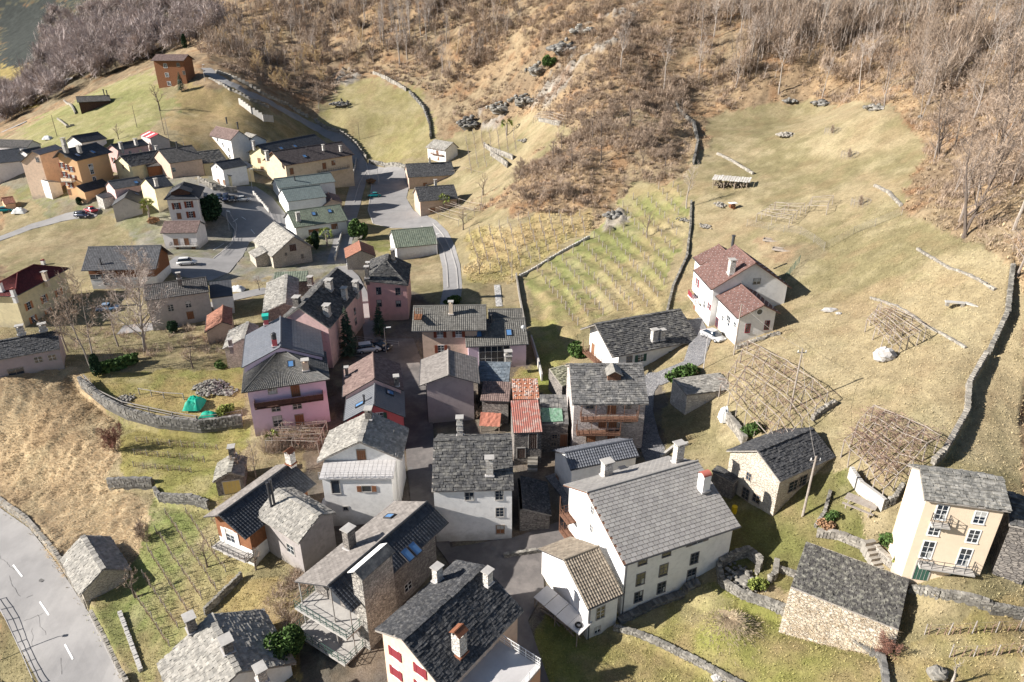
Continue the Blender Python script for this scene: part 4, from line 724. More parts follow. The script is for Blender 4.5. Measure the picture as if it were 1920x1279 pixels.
HS('village_house', 'low house with dark slab roof at the left edge behind the grassy knoll', 'house', (108,621), (-30,645), (122,653), 3.4, [('w','E',72,675,1.0,.9,'plain'),('w','E',98,671,1.0,.9,'plain'),('w','E',30,697,2.0,1.0,'dark'),('ch','E',41,628,.9,1.3,'plaster'),('ch','E',82,621,.9,1.0,'plaster')], roof='slate', wall='mauve', over=.2, gover=.2, rc=.4)
# --- far left
HS('village_house', 'long grey roofed row house at the far left edge', 'house', (-20,262), (62,264), (-20,285), 6.5, [('w','E',9,288,1,1.3,'plain'),('w','E',32,298,1,1.2,'plain'),('w','E',12,302,1,1.2,'plain')], roof='tile_oldgrey', wall='white2', over=.3, gover=.3, rc=.6)
HS('village_house', 'lower house with dark blue roof at the far left edge', 'house', (-20,306), (48,301), (-20,320), 3.6, [('w','E',17,328,2,1,'plain')], roof='tile_black', wall='white2', over=.3, gover=.3, rc=.6)
HS('shed', 'tiny orange walled garden hut with red roof at the far left edge', 'shed', (2,372), (24,369), (3,378), 1.8, [], roof='tile_orange', wall='orange', over=.2, gover=.2, rc=.5)
HS('village_house', 'white house with dark roof peeping out between the far left row house and the lane', 'house', (-30,285), (36,279), (-28,296), 5.0, [('w','E',12,302,1,1.2,'plain')], roof='tile_black', wall='white2', over=.3, gover=.3, rc=.6)
HS('village_house', 'small grey roofed house behind the peach house with the terrace', 'house', (40,282), (74,276), (48,291), 4.6, [], roof='tile_black', wall='white2', over=.3, gover=.3, rc=.6)
HS('village_house', 'peach house with pale flat roof and orange gable beside the ochre apartment house', 'house', (105,272), (60,284), (83,292), 7.6, [('w','H',70,300,.8,1.2,'plain')], e2=(118,281), roof='plate_pale', wall='peach2', over=.3, gover=.3, rc=.6)
HS('terrace_block', 'low pale garage block at the foot of the peach house', 'building', (52,330), (92,340), (72,350), 3.0, [], shed=True, roof='plate_pale', wall='white', over=.1, gover=.1, rc=.8)
HS('apartment_house', 'tall ochre apartment house with dark roof and many shutters on its sunny gable', 'house', (109,284), (181,268), (137,312), 10.5,
 [('w','G',114,310,.9,1.3,'shutbrown'),('w','G',124,314,.9,1.3,'shutbrown'),('w','G',134,318,.9,1.3,'shutbrown'),('w','G',118,327,.9,1.3,'shutbrown'),('w','G',129,332,.9,1.3,'shutbrown'),('w','G',138,334,.9,1.3,'shutbrown'),('w','G',123,343,.9,1.3,'shutbrown'),('w','G',133,348,.9,1.3,'shutbrown'),('w','G',130,361,.9,1.6,'brown'),
 ('w','E',170,312,1.6,1.0,'whitewin'),('w','E',172,320,1.2,1.9,'whitewin'),('w','E',177,336,1.2,1.2,'whitewin'),('ch','E',124,287,.9,1.8,'plaster'),('ch','E',150,287,.9,1.8,'plaster'),('ch','F',122,277,.9,2.2,'plaster'),('sk','E',145,292,1.2,1.4),('sk','E',174,286,1.2,1.4),('bal','G',111,331,143,347,1.3,'solid')],
 e2=(98,297), roof='tile_black', wall='ochre', over=.8, gover=1.2, rc=.5)
HS('outbuilding', 'single storey ochre extension with dark roof in front of the apartment house', 'outbuilding', (142,349), (192,336), (158,361), 3.2, [], shed=True, roof='tile_black', wall='ochre', over=.3, gover=.3, rc=.5)
HS('village_house', 'white house with navy roof directly behind the apartment house', 'house', (134,256), (184,248), (147,275), 5.0, [], roof='tile_black', wall='white', over=.3, gover=.3, rc=.6)
HS('village_house', 'pink house with black roof and two white chimneys', 'house', (207,272), (267,262), (216,288), 6.6, [('ch','E',228,280,.8,1.7,'plaster'),('ch','E',256,273,.8,1.7,'plaster'),('w','E',244,286,.7,.7,'plain'),('w','E',263,283,.7,.7,'plain'),('w','G',213,300,.8,1.2,'shutbrown')], roof='tile_black', wall='pink', over=.3, gover=.3, rc=.5)
HS('village_house', 'low cream house with very dark uneven roof in front of the pink house', 'house', (224,293), (296,282), (240,318), 4.6, [('w','G',231,313,.7,1.0,'brown'),('ch','F',294,283,.6,1.1,'plaster')], roof='slate', wall='yellowpale', over=.4, gover=.4, rc=.5)
HS('village_house', 'grey roofed house with timber porch next to the dark uneven roof', 'house', (296,281), (360,273), (317,307), 4.4, [('ch','F',332,275,.6,1.2,'flue'),('w','E',326,319,.8,1.0,'plain')], roof='tile_oldgrey', wall='tan', over=.3, gover=.3, rc=.5)
HS('shed', 'low brown shed roof in the shady yard in front of the timber porch', 'shed', (266,298), (305,294), (272,316), 3.0, [], shed=True, roof='tile_oldgrey', wall='timber', over=.2, gover=.2, rc=.5)
HS('shed', 'shed with red and white striped metal roof on the meadow edge', 'shed', (278,246), (297,252), (262,254), 3.4, [], e2=(299,256), roof='stripe_red', wall='greyplaster', over=.2, gover=.2, rc=1.2)
HS('village_house', 'small house with folded grey roof and blank gable beside a palm tree', 'house', (234,371), (247,349), (209,387), 4.4, [('sk','F',256,365,1,1.2)], e2=(265,383), roof='tile_darkgrey', wall='greyplaster', over=.2, gover=.2, rc=.5)
HS('village_house', 'house with wide grey roof behind the blank gabled house', 'house', (202,341), (260,332), (209,359), 4.2, [('sk','E',255,343,1.1,1.3)], roof='tile_darkgrey', wall='pink', over=.2, gover=.2, rc=.5)
HS('village_house', 'narrow cream gabled house with dark blue roof just left of the tall square house', 'house', (271,335), (308,329), (286,357), 6.4, [('ch','E',294,350,.7,1.8,'plaster')], roof='tile_black', wall='yellowpale', over=.25, gover=.25, rc=.5)
HS('shed', 'glass roofed conservatory box beside the blank gabled house', 'shed', (180,366), (203,361), (187,381), 3.0, [], shed=True, roof='plate_dark', wall='whitestone', over=.1, gover=.1, rc=.5)
HS('chalet', 'tall reddish timber chalet on the grassy hilltop', 'house', (292,103), (353,99), (295,117), 9.6, [('w','E',310,124,1.2,1.3,'whitewin'),('w','E',334,122,1.1,1.2,'dark'),('w','E',313,141,1.2,1.3,'whitewin'),('w','E',348,137,.9,1.2,'dark'),('w','E',317,157,1.2,1.3,'whitewin'),('w','E',337,154,1.2,1.1,'whitewin')], roof='tile_brown', wall='timber', over=.8, gover=.6, rc=.6, ang=178, pitch=22, w=4.5)
HS('stone_barn', 'brown timber barn with grey roof alone on the convex meadow', 'barn', (142,182), (205,175), (152,205), 4.2, [('ch','F',195,176,.5,1.4,'flue'),('ch','F',201,178,.5,1.4,'flue'),('w','E',187,208,1.0,1.8,'brown')], roof='tile_oldgrey', wall='darktimber', over=.5, gover=.5, rc=.6, ang=-150, pitch=24, w=3.6)
HS('village_house', 'small white house with slab roof and upper gallery at the edge of the round meadow', 'house', (850,268), (814,258), (837,286), 4.6, [('w','E',820,287,1.2,1.4,'brown'),('gal','E',810,287,832,293,.9),('w','E',822,298,.8,1,'brown')], e2=(861,278), ang=-42, roof='stonelight', wall='white', over=.6, gover=.3, rc=.5)
HS('stone_house', 'stone house with dark slab roof and small chimney, upper one beside the round car park', 'house', (760,308), (847,304), (763,334), 4.0, [('ch','F',806,305,.5,1.5,'plaster'),('w','E',797,346,1.2,.9,'brown'),('w','E',844,341,.8,1.2,'dark')], roof='slate', wall='tan', over=.4, gover=.3, rc=.45)
HS('stone_house', 'stone house with dark slab roof and tall chimney, lower one beside the round car park', 'house', (778,352), (851,347), (784,379), 4.6, [('ch','F',817,352,.7,2.0,'plaster'),('w','E',811,394,1.3,1.2,'brown')], roof='slate', wall='tan', over=.5, gover=.4, rc=.45)
# ---------------------------------------------------------------- retaining steps in the ground
def xy(px): return [tuple(at(u, v)[:2]) for u, v in px]
_steps = [([(150,718),(200,758),(240,778),(300,792),(380,800),(455,790)], -1, 1.8, 9), ([(1897,500),(1888,590),(1855,660),(1815,725),(1815,775),(1770,850),(1745,875)], 1, 1.0, 7),
 ([(206,905),(288,907),(300,930),(392,945)], -1, 1.3, 7), ([(0,945),(55,985),(110,1050),(165,1140),(235,1279)], 1, -1.3, 6), ([(1280,1103),(1330,1135),(1385,1125),(1480,1155),(1640,1215)], -1, .8, 6),
 ([(1700,1112),(1760,1120),(1860,1140),(1919,1152)], -1, 1.0, 6), ([(1150,1185),(1230,1205),(1390,1290)], -1, .6, 5)]
STEPS += [(xy(p), sd_, dr, rc) for p, sd_, dr, rc in _steps]
# ---------------------------------------------------------------- ground sheet
SCR = {}
OPEN = [(0,262),(40,235),(150,178),(290,120),(330,150),(370,160),(420,165),(500,200),(600,232),(595,205),(640,165),(700,148),(780,175),(812,250),(870,245),(1000,215),(1085,235),(980,330),(900,385),(1000,395),(1120,430),(1190,350),(1290,330),(1335,225),(1450,192),(1600,188),(1700,215),(1725,290),(1700,400),(1860,470),(1900,500),(1919,560),(1919,1400),(0,1400)]
Zs = [ # polygon, colour a, colour b
 (OPEN, (.37,.30,.18), (.25,.215,.115)),
 ([(0,690),(150,690),(190,760),(240,830),(200,900),(290,960),(240,1080),(130,1080),(60,980),(0,940)], (.54,.42,.26), (.40,.29,.17)),
 ([(370,150),(480,200),(530,230),(560,260),(420,260),(330,270),(300,210)], (.46,.34,.18), (.32,.25,.12)),
 ([(860,430),(1000,400),(1100,400),(1120,430),(980,505),(950,530),(870,530)], (.46,.35,.18), (.33,.28,.12)),
 ([(985,515),(1110,440),(1185,350),(1285,335),(1280,440),(1240,580),(1110,600),(1060,660),(1000,695)], (.25,.26,.10), (.37,.30,.16)),
 ([(990,600),(1040,600),(1075,680),(1010,700)], (.26,.28,.08), (.32,.28,.12)),
 ([(290,930),(400,950),(500,1040),(450,1090),(370,1170),(270,1290),(150,1160),(240,1060)], (.22,.25,.085), (.35,.30,.15)),
 ([(220,790),(470,800),(420,940),(300,930),(230,900)], (.34,.29,.11), (.22,.22,.07)),
 ([(1000,1150),(1340,1090),(1480,1150),(1700,1220),(1919,1100),(1919,1400),(1000,1400)], (.24,.24,.07), (.33,.26,.13)),
 ([(1330,920),(1600,880),(1640,1080),(1480,1110),(1340,1060)], (.17,.17,.06), (.22,.19,.09)),  # grass by the stone barn; its shade is put into these darker colours
 ([(40,240),(150,178),(290,125),(340,190),(260,260),(120,300),(60,280)], (.33,.305,.14), (.25,.25,.10)),
 ([(600,232),(640,165),(700,148),(780,175),(812,250),(815,300),(700,305)], (.36,.305,.16), (.29,.255,.115)),
 ([(160,700),(460,690),(450,790),(200,770)], (.36,.28,.12), (.24,.23,.08)),
 ([(640,500),(900,590),(1010,700),(1250,700),(1240,880),(1130,990),(1000,1180),(1000,1300),(560,1300),(480,1180),(640,1080),(560,930),(600,700),(480,600)], (.20,.17,.145), (.13,.115,.09)),
 ([(300,320),(560,330),(700,440),(640,520),(330,530),(200,420),(230,330)], (.30,.28,.24), (.22,.22,.12)),
 ([(0,262),(220,300),(300,340),(240,400),(100,400),(0,350)], (.25,.23,.17), (.22,.23,.09)),
 ([(420,1080),(520,1080),(570,1130),(560,1279),(520,1240),(410,1150)], (.28,.19,.11), (.34,.27,.12)),
 ([(700,420),(745,430),(740,480),(700,475)], (.34,.28,.14), (.2,.2,.07)),
 ([(980,690),(1030,690),(1050,750),(960,720)], (.25,.28,.06), (.33,.26,.12)),
 ([(1420,440),(1560,470),(1500,520),(1440,480)], (.36,.26,.16), (.24,.20,.12))]
ROCKZ = [[(870,230),(930,200),(1000,150),(1060,90),(1120,30),(1180,0),(1230,0),(1160,90),(1090,130),(1040,200),(980,220),(900,250)], [(640,130),(690,150),(640,180),(600,190)], [(1130,400),(1180,380),(1170,420),(1140,440)]]
RY = [18.0]
while RY[-1] < 1500: RY.append(RY[-1]+max(.34, RY[-1]*.0052))
RY = np.array(RY); NXg = 470; TX = np.linspace(-1, 1, NXg)
gx = TX[None]*(RY[:, None]*.86+16); gy = np.repeat(RY[:, None], NXg, 1)
X = gx.ravel(); Y = gy.ravel(); Hb = G(X, Y); PU, PV = proj(np.c_[X, Y, Hb])
ju = PU+(fbm(X*.35, Y*.35, 3, 11)-.5)*30+(fbm(X*.08, Y*.08, 3, 13)-.5)*60*(PV < 600); jv = PV+(fbm(X*.35, Y*.35, 3, 12)-.5)*20+(fbm(X*.08, Y*.08, 3, 14)-.5)*40*(PV < 500)
zone = np.full(X.shape, -1); n1 = fbm(X*.09, Y*.09, 4, 1); n2 = fbm(X*.5, Y*.5, 4, 2)
C = np.empty((len(X), 3)); f_ = np.clip((n1-.35)*2.6+(n2-.5)*1.1, 0, 1)[:, None]
C[:] = np.array((.40,.285,.17))*(1-f_)+np.array((.25,.185,.12))*f_
st_ = np.clip((fbm(X*.05, Y*.05, 3, 9)-.5)*5, 0, 1)[:, None]; C = C*(1-st_*.7)+np.array((.43,.345,.22))*st_*.6
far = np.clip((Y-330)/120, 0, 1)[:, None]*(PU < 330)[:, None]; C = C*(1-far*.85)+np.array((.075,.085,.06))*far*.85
for i, (pg, a, b) in enumerate(Zs):
    m = inpoly(ju, jv, pg) & (Y < 330); zone[m] = i; ff = np.clip((n1-.38)*3+(n2-.5)*1.6+.1, 0, 1)[:, None]
    C[m] = (np.array(a)*(1-ff)+np.array(b)*ff)[m]
rk = np.zeros(len(X), bool)
for pg in ROCKZ: rk |= inpoly(ju, jv, pg)
rk &= (fbm(X*.12, Y*.12, 4, 21) > .58); C[rk] = np.array((.36,.32,.27))*(.6+.8*n2[rk, None])
n3 = fbm(X*1.1, Y*1.1, 3, 61); n4 = fbm(X*.22, Y*.22, 4, 62); og = zone >= 0
k3 = np.clip((n3-.5)*5, 0, 1)[:, None]*.38; k4 = np.clip((n4-.56)*7, 0, 1)[:, None]*np.where(zone == 1, .1, np.where(zone < 0, .5, .3))[:, None]; k5 = np.clip((.42-n4)*7, 0, 1)[:, None]*.35
C = np.where(og[:, None], C*(1-k3)+C*np.array((.62,.60,.58))*k3, C*(1-k3*1.6)+C*np.array((.5,.46,.45))*k3*1.6); C = np.where(og[:, None], C*(1-k4)+np.array((.30,.205,.12))*k4, C*(1-k4)+np.array((.30,.155,.075))*k4); C = np.where(og[:, None], C*(1-k5)+np.array((.47,.40,.25))*k5, C)
fields = inpoly(PU, PV, [(0,120),(75,130),(75,200),(0,215)]); C[fields] = np.array((.32,.25,.10))*(.5+n2[fields, None])
dark = inpoly(ju, jv, [(0,0),(200,0),(90,20),(90,110),(0,125)]); C[dark] = np.array((.05,.055,.05))*(.6+.8*n2[dark, None])  # shadow on the far valley slope is put into this dark colour
rough = np.where(zone < 0, 1.0, .12); rough[zone == 1] = .22; rough[zone == 3] = .35
near_ = 1/(1+Y/300)
relief = rough*((fbm(X*.16, Y*.16, 4, 31)-.5)*2.4+(fbm(X*.7, Y*.7, 3, 32)-.5)*.9)+(fbm(X*.6, Y*.6, 3, 33)-.5)*.22
relief[rk] += (np.abs(fbm(X[rk]*.25, Y[rk]*.25, 4, 41)-.5)*7)
terr = (zone == 4) | (zone == 3) | (zone == 5); relief[terr] += .2*np.sin(Hb[terr]*2*np.pi/1.05)+.08*np.sin(Hb[terr]*4*np.pi/1.05)
strm = zone == 1; relief[strm] += (fbm(X[strm]*1.1, Y[strm]*.8, 2, 51)-.5)*.55
# roads: centre ribbons and areas in picture coordinates, resolved to real places
RIB = [([(385,128),(398,140),(420,155),(470,178),(520,200),(560,222),(600,243),(640,263),(664,285),(677,310),(672,345),(662,380),(650,420),(641,460),(632,495)], 4.8, 'asphalt'),
 ([(782,405),(805,418),(825,440),(838,468),(846,500),(849,540),(843,575)], 4.0, 'asphalt'), ([(470,352),(500,372),(522,400),(533,430),(545,450)], 3.6, 'asphalt'), ([(-40,462),(60,425),(120,408),(185,398)], 3.6, 'asphalt'),
 ([(1232,700),(1208,735),(1204,775),(1214,820),(1232,862)], 3.0, 'cobble'), ([(1296,600),(1313,640),(1300,680),(1262,700),(1232,712)], 3.2, 'cobble'), ([(932,535),(936,575)], 1.3, 'slabs'), ([(225,620),(330,608),(430,560),(500,545)], 4.0, 'asphalt'),
 ([(0,168),(60,160),(130,152)], 6, 'asphalt'), ([(0,250),(50,228)], 6, 'asphalt'), ([(1075,960),(1065,925),(1035,890)], 2.0, 'cobble'), ([(700,640),(690,580),(660,520),(640,500)], 3.0, 'asphalt')]
AREA = [([(-120,860),(0,953),(55,992),(110,1062),(168,1152),(236,1285),(290,1420),(120,1420),(72,1279),(0,1142),(-120,960)], 'asphalt'),
 ([(690,306),(750,311),(772,322),(768,345),(762,372),(776,396),(802,410),(812,425),(780,428),(735,428),(700,420),(690,395),(697,350),(680,330)], 'asphalt'),
 ([(372,345),(440,352),(472,350),(500,375),(516,412),(500,440),(468,455),(455,482),(430,512),(395,527),(330,518),(305,500),(330,482),(400,486),(432,462),(440,432),(425,410),(385,385)], 'asphalt'),
 ([(690,636),(775,636),(800,700),(812,800),(818,880),(845,1028),(960,1010),(1060,975),(1100,985),(1092,1020),(1018,1042),(1020,1110),(990,1165),(1040,1310),(985,1310),(945,1180),(900,1070),(845,1062),(772,960),(762,860),(756,760),(750,705),(700,672),(660,668)], 'paving')]
def ribbon_poly(px, wd):
    P = [Vector(at(u, v)[:2]) for u, v in px]; Ls, Rs = [], []
    for i, p in enumerate(P):
        d = (P[min(i+1, len(P)-1)]-P[max(i-1, 0)]).normalized(); n = Vector((-d.y, d.x)); Ls.append(p+n*wd/2); Rs.append(p-n*wd/2)
    return Ls+Rs[::-1], P
ROADS = []
for px, wd, mt in RIB: pl, cl = ribbon_poly(px, wd); ROADS.append(([tuple(p) for p in pl], mt, cl, wd))
for px, mt in AREA: ROADS.append(([tuple(at(u, v)[:2]) for u, v in px], mt, None, 0))
rmask = np.zeros(len(X), bool)
for pl, mt, cl, wd in ROADS: rmask |= inpoly(X, Y, pl)
SP = np.array([c for c in []]) if False else None
relief[rmask] = -.14
hillm = [(at(1362,1182), 1.6, 3.0), (at(470,1190), 0, 1)]
Z = Hb+relief
for c, hh_, rr_ in hillm: Z += hh_*np.exp(-((X-c.x)**2+(Y-c.y)**2)/(rr_*.75)**2)
nR = len(RY); idx = np.arange(nR*NXg).reshape(nR, NXg); q = np.stack([idx[:-1, :-1], idx[:-1, 1:], idx[1:, 1:], idx[1:, :-1]], -1).reshape(-1, 4)
me = bpy.data.meshes.new('ground'); me.vertices.add(len(X)); me.vertices.foreach_set('co', np.c_[X, Y, Z].ravel()); me.loops.add(q.size); me.loops.foreach_set('vertex_index', q.ravel().astype(np.int32))
me.polygons.add(len(q)); me.polygons.foreach_set('loop_start', np.arange(0, q.size, 4, dtype=np.int32)); me.polygons.foreach_set('loop_total', np.full(len(q), 4, dtype=np.int32)); me.update(calc_edges=True); me.validate()
me.polygons.foreach_set('use_smooth', [True]*len(me.polygons))
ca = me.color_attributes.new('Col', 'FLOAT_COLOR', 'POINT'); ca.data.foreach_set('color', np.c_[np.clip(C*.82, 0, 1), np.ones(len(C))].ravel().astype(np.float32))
gm = bpy.data.materials.new('ground'); gm.use_nodes = True; N_ = gm.node_tree.nodes; L_ = gm.node_tree.links; bs = N_['Principled BSDF']; bs.inputs['Roughness'].default_value = .97; bs.inputs['Specular IOR Level'].default_value = .1
at_ = N_.new('ShaderNodeAttribute'); at_.attribute_name = 'Col'; tcn = N_.new('ShaderNodeTexCoord'); last = at_.outputs['Color']
for sc_, lo_, hi_ in ((.35, .84, 1.14), (1.6, .78, 1.2), (5.5, .72, 1.26)):
    nn = N_.new('ShaderNodeTexNoise'); nn.inputs['Scale'].default_value = sc_; nn.inputs['Detail'].default_value = 6; nn.inputs['Roughness'].default_value = .7; L_.new(tcn.outputs['Object'], nn.inputs['Vector'])
    mr = N_.new('ShaderNodeMapRange'); mr.inputs[1].default_value = .3; mr.inputs[2].default_value = .7; mr.inputs[3].default_value = lo_; mr.inputs[4].default_value = hi_; L_.new(nn.outputs['Fac'], mr.inputs[0])
    cb = N_.new('ShaderNodeCombineColor'); [L_.new(mr.outputs[0], cb.inputs[i]) for i in range(3)]
    mx = N_.new('ShaderNodeMix'); mx.data_type = 'RGBA'; mx.blend_type = 'MULTIPLY'; mx.inputs[0].default_value = 1; L_.new(last, mx.inputs[6]); L_.new(cb.outputs[0], mx.inputs[7]); last = mx.outputs[2]
L_.new(last, bs.inputs['Base Color']); bp = N_.new('ShaderNodeBump'); bp.inputs['Distance'].default_value = .12; L_.new(nn.outputs['Fac'], bp.inputs['Height']); L_.new(bp.outputs[0], bs.inputs['Normal'])
me.materials.append(gm); go = bpy.data.objects.new('ground', me); COL.objects.link(go); go['kind'] = 'structure'
# ---------------------------------------------------------------- road surfaces, draped
mat('asphalt', (.26,.25,.245), (.215,.207,.203), sc=.35, rough=.95, bump=.004, bsc=40, c3=(.29,.278,.27), sc3=.12)
mat('paving', (.115,.105,.102), (.15,.137,.13), sc=.5, rough=.9, bump=.006, bsc=20, c3=(.24,.215,.20), sc3=.2); masonry('cobble', (.15,.15,.16), (.26,.25,.25), (.08,.08,.08), 4, 4, .02); masonry('slabs', (.35,.34,.32), (.5,.48,.45), (.2,.19,.18), 1.5, 1.5, .01); mat('roadpaint', (.75,.75,.73)); mat('kerb', (.42,.40,.38), (.35,.33,.31), sc=2)
def drape(name, poly, m, lift=.0, step=1.5, skirt=.25, hz=None):
    bm = bmesh.new(); vs = [bm.verts.new((x, y, 0)) for x, y in poly]; bm.faces.new(vs); bmesh.ops.triangulate(bm, faces=bm.faces[:])
    xs = [p[0] for p in poly]; ys = [p[1] for p in poly]
    for ax, lo, hi in ((0, min(xs), max(xs)), (1, min(ys), max(ys))):
        c = math.ceil(lo/step)*step
        while c < hi:
            co = (c, 0, 0) if ax == 0 else (0, c, 0); no = (1, 0, 0) if ax == 0 else (0, 1, 0)
            bmesh.ops.bisect_plane(bm, geom=bm.verts[:]+bm.edges[:]+bm.faces[:], plane_co=co, plane_no=no); c += step
    X_ = np.array([v.co.x for v in bm.verts]); Y_ = np.array([v.co.y for v in bm.verts]); Z_ = G(X_, Y_)+lift
    for v, z in zip(bm.verts, Z_): v.co.z = z
    bound = [e for e in bm.edges if e.is_boundary]; r = bmesh.ops.extrude_edge_only(bm, edges=bound)
    for v in [x for x in r['geom'] if isinstance(x, bmesh.types.BMVert)]: v.co.z -= skirt
    bmesh.ops.recalc_face_normals(bm, faces=bm.faces[:]); me = bpy.data.meshes.new(name); bm.to_mesh(me); bm.free(); me.materials.append(MATS[m]); o = bpy.data.objects.new(name, me); COL.objects.link(o); o['kind'] = 'structure'; return o
import bmesh
names_ = {'asphalt': 'road', 'paving': 'village_square', 'cobble': 'cobbled_path', 'slabs': 'stone_path'}
for i, (pl, mt, cl, wd) in enumerate(ROADS):
    ys_ = min(p[1] for p in pl); o = drape(names_[mt] if i != 13 else 'car_park', pl, mt, .03+.004*i, 1.2 if ys_ < 140 else 2.5)
def marks(pxs, wd=.14):
    mb = MB()
    for (a, b) in pxs:
        p, q_ = at(*a), at(*b); d = (q_-p); d.z = 0; n = Vector((-d.y, d.x, 0)).normalized()*wd/2; k = max(1, int(d.length/1.0)); 
        for j in range(k):
            s0 = p.lerp(q_, j/k); s1 = p.lerp(q_, (j+1)/k); P = [s0-n, s1-n, s1+n, s0+n]; mb.add([(x.x, x.y, g(x.x, x.y)+.105) for x in P], [(0, 1, 2, 3)])
    o = B('road_marking', mb, ['roadpaint']); o['kind'] = 'structure'
marks([((-22,998),(-4,1022)), ((25,1061),(42,1083)), ((75,1130),(92,1155)), ((122,1210),(137,1238)), ((170,1300),(185,1330))], .16)
marks([((452,407),(461,413)), ((437,417),(446,411)), ((424,395),(432,400)), ((470,430),(478,440)), ((400,470),(420,458))], .14)
def cracks(lst):
    mb = MB()
    for a, b in lst:
        p, q_ = at(*a), at(*b); n = max(3, int((q_-p).length/.35)); pv = None; d = (q_-p).normalized(); nn = Vector((-d.y, d.x, 0)); off = 0
        for j in range(n+1):
            off += random.uniform(-.12, .12); s = p.lerp(q_, j/n)+nn*off; s.z = g(s.x, s.y)+.1
            if pv is not None: w_ = random.uniform(.012, .025); mb.add([pv-nn*w_, s-nn*w_, s+nn*w_, pv+nn*w_], [(0, 1, 2, 3)])
            pv = s
    o = B('road_crack', mb, ['tar']); o['kind'] = 'structure'
mat('tar', (.15,.145,.14)); cracks([((20,1080),(45,1115)), ((50,1122),(62,1117)), ((70,1155),(90,1190)), ((45,1165),(82,1148)), ((115,1235),(125,1260)), ((0,1035),(25,1072)), ((100,1060),(125,1090)), ((60,1180),(60,1215)), ((880,1100),(960,1120)), ((780,660),(800,760)), ((455,420),(490,432)), ((720,350),(760,352)), ((705,392),(770,396))])
mb = MB()
for u_, v_ in ((79,1089),(770,880),(705,398),(925,1030)):
    p = at(u_, v_); mb.add([(p.x+.33*math.cos(k*.5236), p.y+.33*math.sin(k*.5236), g(p.x, p.y)+.108) for k in range(12)], [tuple(range(12))])
o = B('manhole_cover', mb, ['tar']); o['kind'] = 'structure'
# kerbs
def along(px, step):
    P = [Vector(at(u, v)[:2]) for u, v in px]; out = []
    for a, b in zip(P[:-1], P[1:]):
        n = max(1, int((b-a).length/step)); out += [a.lerp(b, i/n) for i in range(n)]
    return out+[P[-1]]
def kerb(px, wd=.25, h=.13, name='kerb', m='kerb'):
    L = along(px, 1.5); mb = MB()
    for a, b in zip(L[:-1], L[1:]):
        d = (b-a); n = Vector((-d.y, d.x)).normalized()*wd/2; za, zb = g(a.x, a.y), g(b.x, b.y); P = []
        for z0_, z1_ in ((-.3, -.3), (h+.03, h+.03)): P += [(a.x-n.x, a.y-n.y, za+z0_), (b.x-n.x, b.y-n.y, zb+z1_), (b.x+n.x, b.y+n.y, zb+z1_), (a.x+n.x, a.y+n.y, za+z0_)]
        mb.add(P, [(3, 2, 1, 0), (4, 5, 6, 7), (0, 1, 5, 4), (1, 2, 6, 5), (2, 3, 7, 6), (3, 0, 4, 7)])
    o = B(name, mb, [m]); o['kind'] = 'structure'; return o
for kp in ([(168,1152),(200,1215),(236,1285)], [(687,306),(697,350),(690,395),(700,420)], [(688,320),(674,345),(664,380)], [(425,410),(440,432),(432,462),(400,486)], [(812,420),(830,440),(846,470),(856,505),(859,545)], [(790,425),(818,445),(832,470),(838,500),(840,540)]): kerb(kp)
# ---------------------------------------------------------------- dry stone walls
def stone_wall(px, h, th, label, m='whitestone', name='stone_wall', sz=None, closed=False, cat='wall', smooth=False, group=None):
    th *= .8; h *= .88; L = along(px, .5); D = L[0].y; sz = sz or max(.28, D/210); mb = MB(); rows = max(1, round(h/(sz*.62))); c0 = L[0]; z0 = g(c0.x, c0.y)
    tot = sum((b-a).length for a, b in zip(L[:-1], L[1:])); n = max(1, int(tot/sz)); 
    def pt(t):
        k = t*(len(L)-1); i = min(int(k), len(L)-2); return L[i].lerp(L[i+1], k-i), (L[i+1]-L[i]).normalized()
    for i in range(n):
        p, d = pt((i+.5)/n); gz = g(p.x, p.y)-z0; a = math.atan2(d.y, d.x)
        if smooth: mb.box((p.x-c0.x, p.y-c0.y, gz+h/2-.3), (tot/n*1.03, th, h+.6), 0, a, .5); continue
        mb.box((p.x-c0.x, p.y-c0.y, gz+h*.5-.35), (tot/n*1.05, th*.72, h+.4), 0, a, .1)
        for r in range(rows):
            for sdn in (-1, 1):
                w_ = sz*random.uniform(.7, 1.25); o = Vector((-d.y, d.x))*(sdn*th*.28); mb.box((p.x-c0.x+o.x+random.uniform(-.08, .08)*sz, p.y-c0.y+o.y, gz+(r+.5)*h/rows-.03+random.uniform(-.03, .03)), (w_, th*random.uniform(.42, .58), h/rows*random.uniform(.8, 1.0)), 0, a+random.uniform(-.12, .12))
        mb.box((p.x-c0.x, p.y-c0.y, gz+h+random.uniform(-.05, .05)), (sz*random.uniform(.8, 1.3), th*random.uniform(.8, 1.1), sz*.3), 0, a+random.uniform(-.2, .2))
    o = B(name, mb, [m]); o.location = (c0.x, c0.y, z0); return tag(o, label, cat, group)
mat('drystone', (.23,.215,.19), (.15,.14,.125), sc=1.2, c3=(.34,.32,.28), sc3=1.8, rnd=(.6, 1.35), bump=.03); mat('palestonew', (.33,.305,.265), (.23,.21,.185), sc=1.2, rnd=(.7, 1.25), bump=.03); mat('darkstone', (.13,.125,.12), (.20,.19,.17), sc=2, rnd=(.6, 1.4), bump=.03)
mat('kerbwall', (.48,.46,.43), (.40,.38,.35), sc=1)
SW = stone_wall
SW([(0,945),(55,985),(110,1050),(165,1140)], 1.5, .5, 'pale retaining wall curving along the upper side of the main road at lower left', 'palestonew')
SW([(172,1152),(200,1205),(240,1285)], .7, .45, 'low crumbling wall between the main road and the lower vineyard', 'palestonew')
SW([(206,915),(288,912)], 1.6, .6, 'short dark dry stone wall holding up the little vine terrace at lower left', 'darkstone')
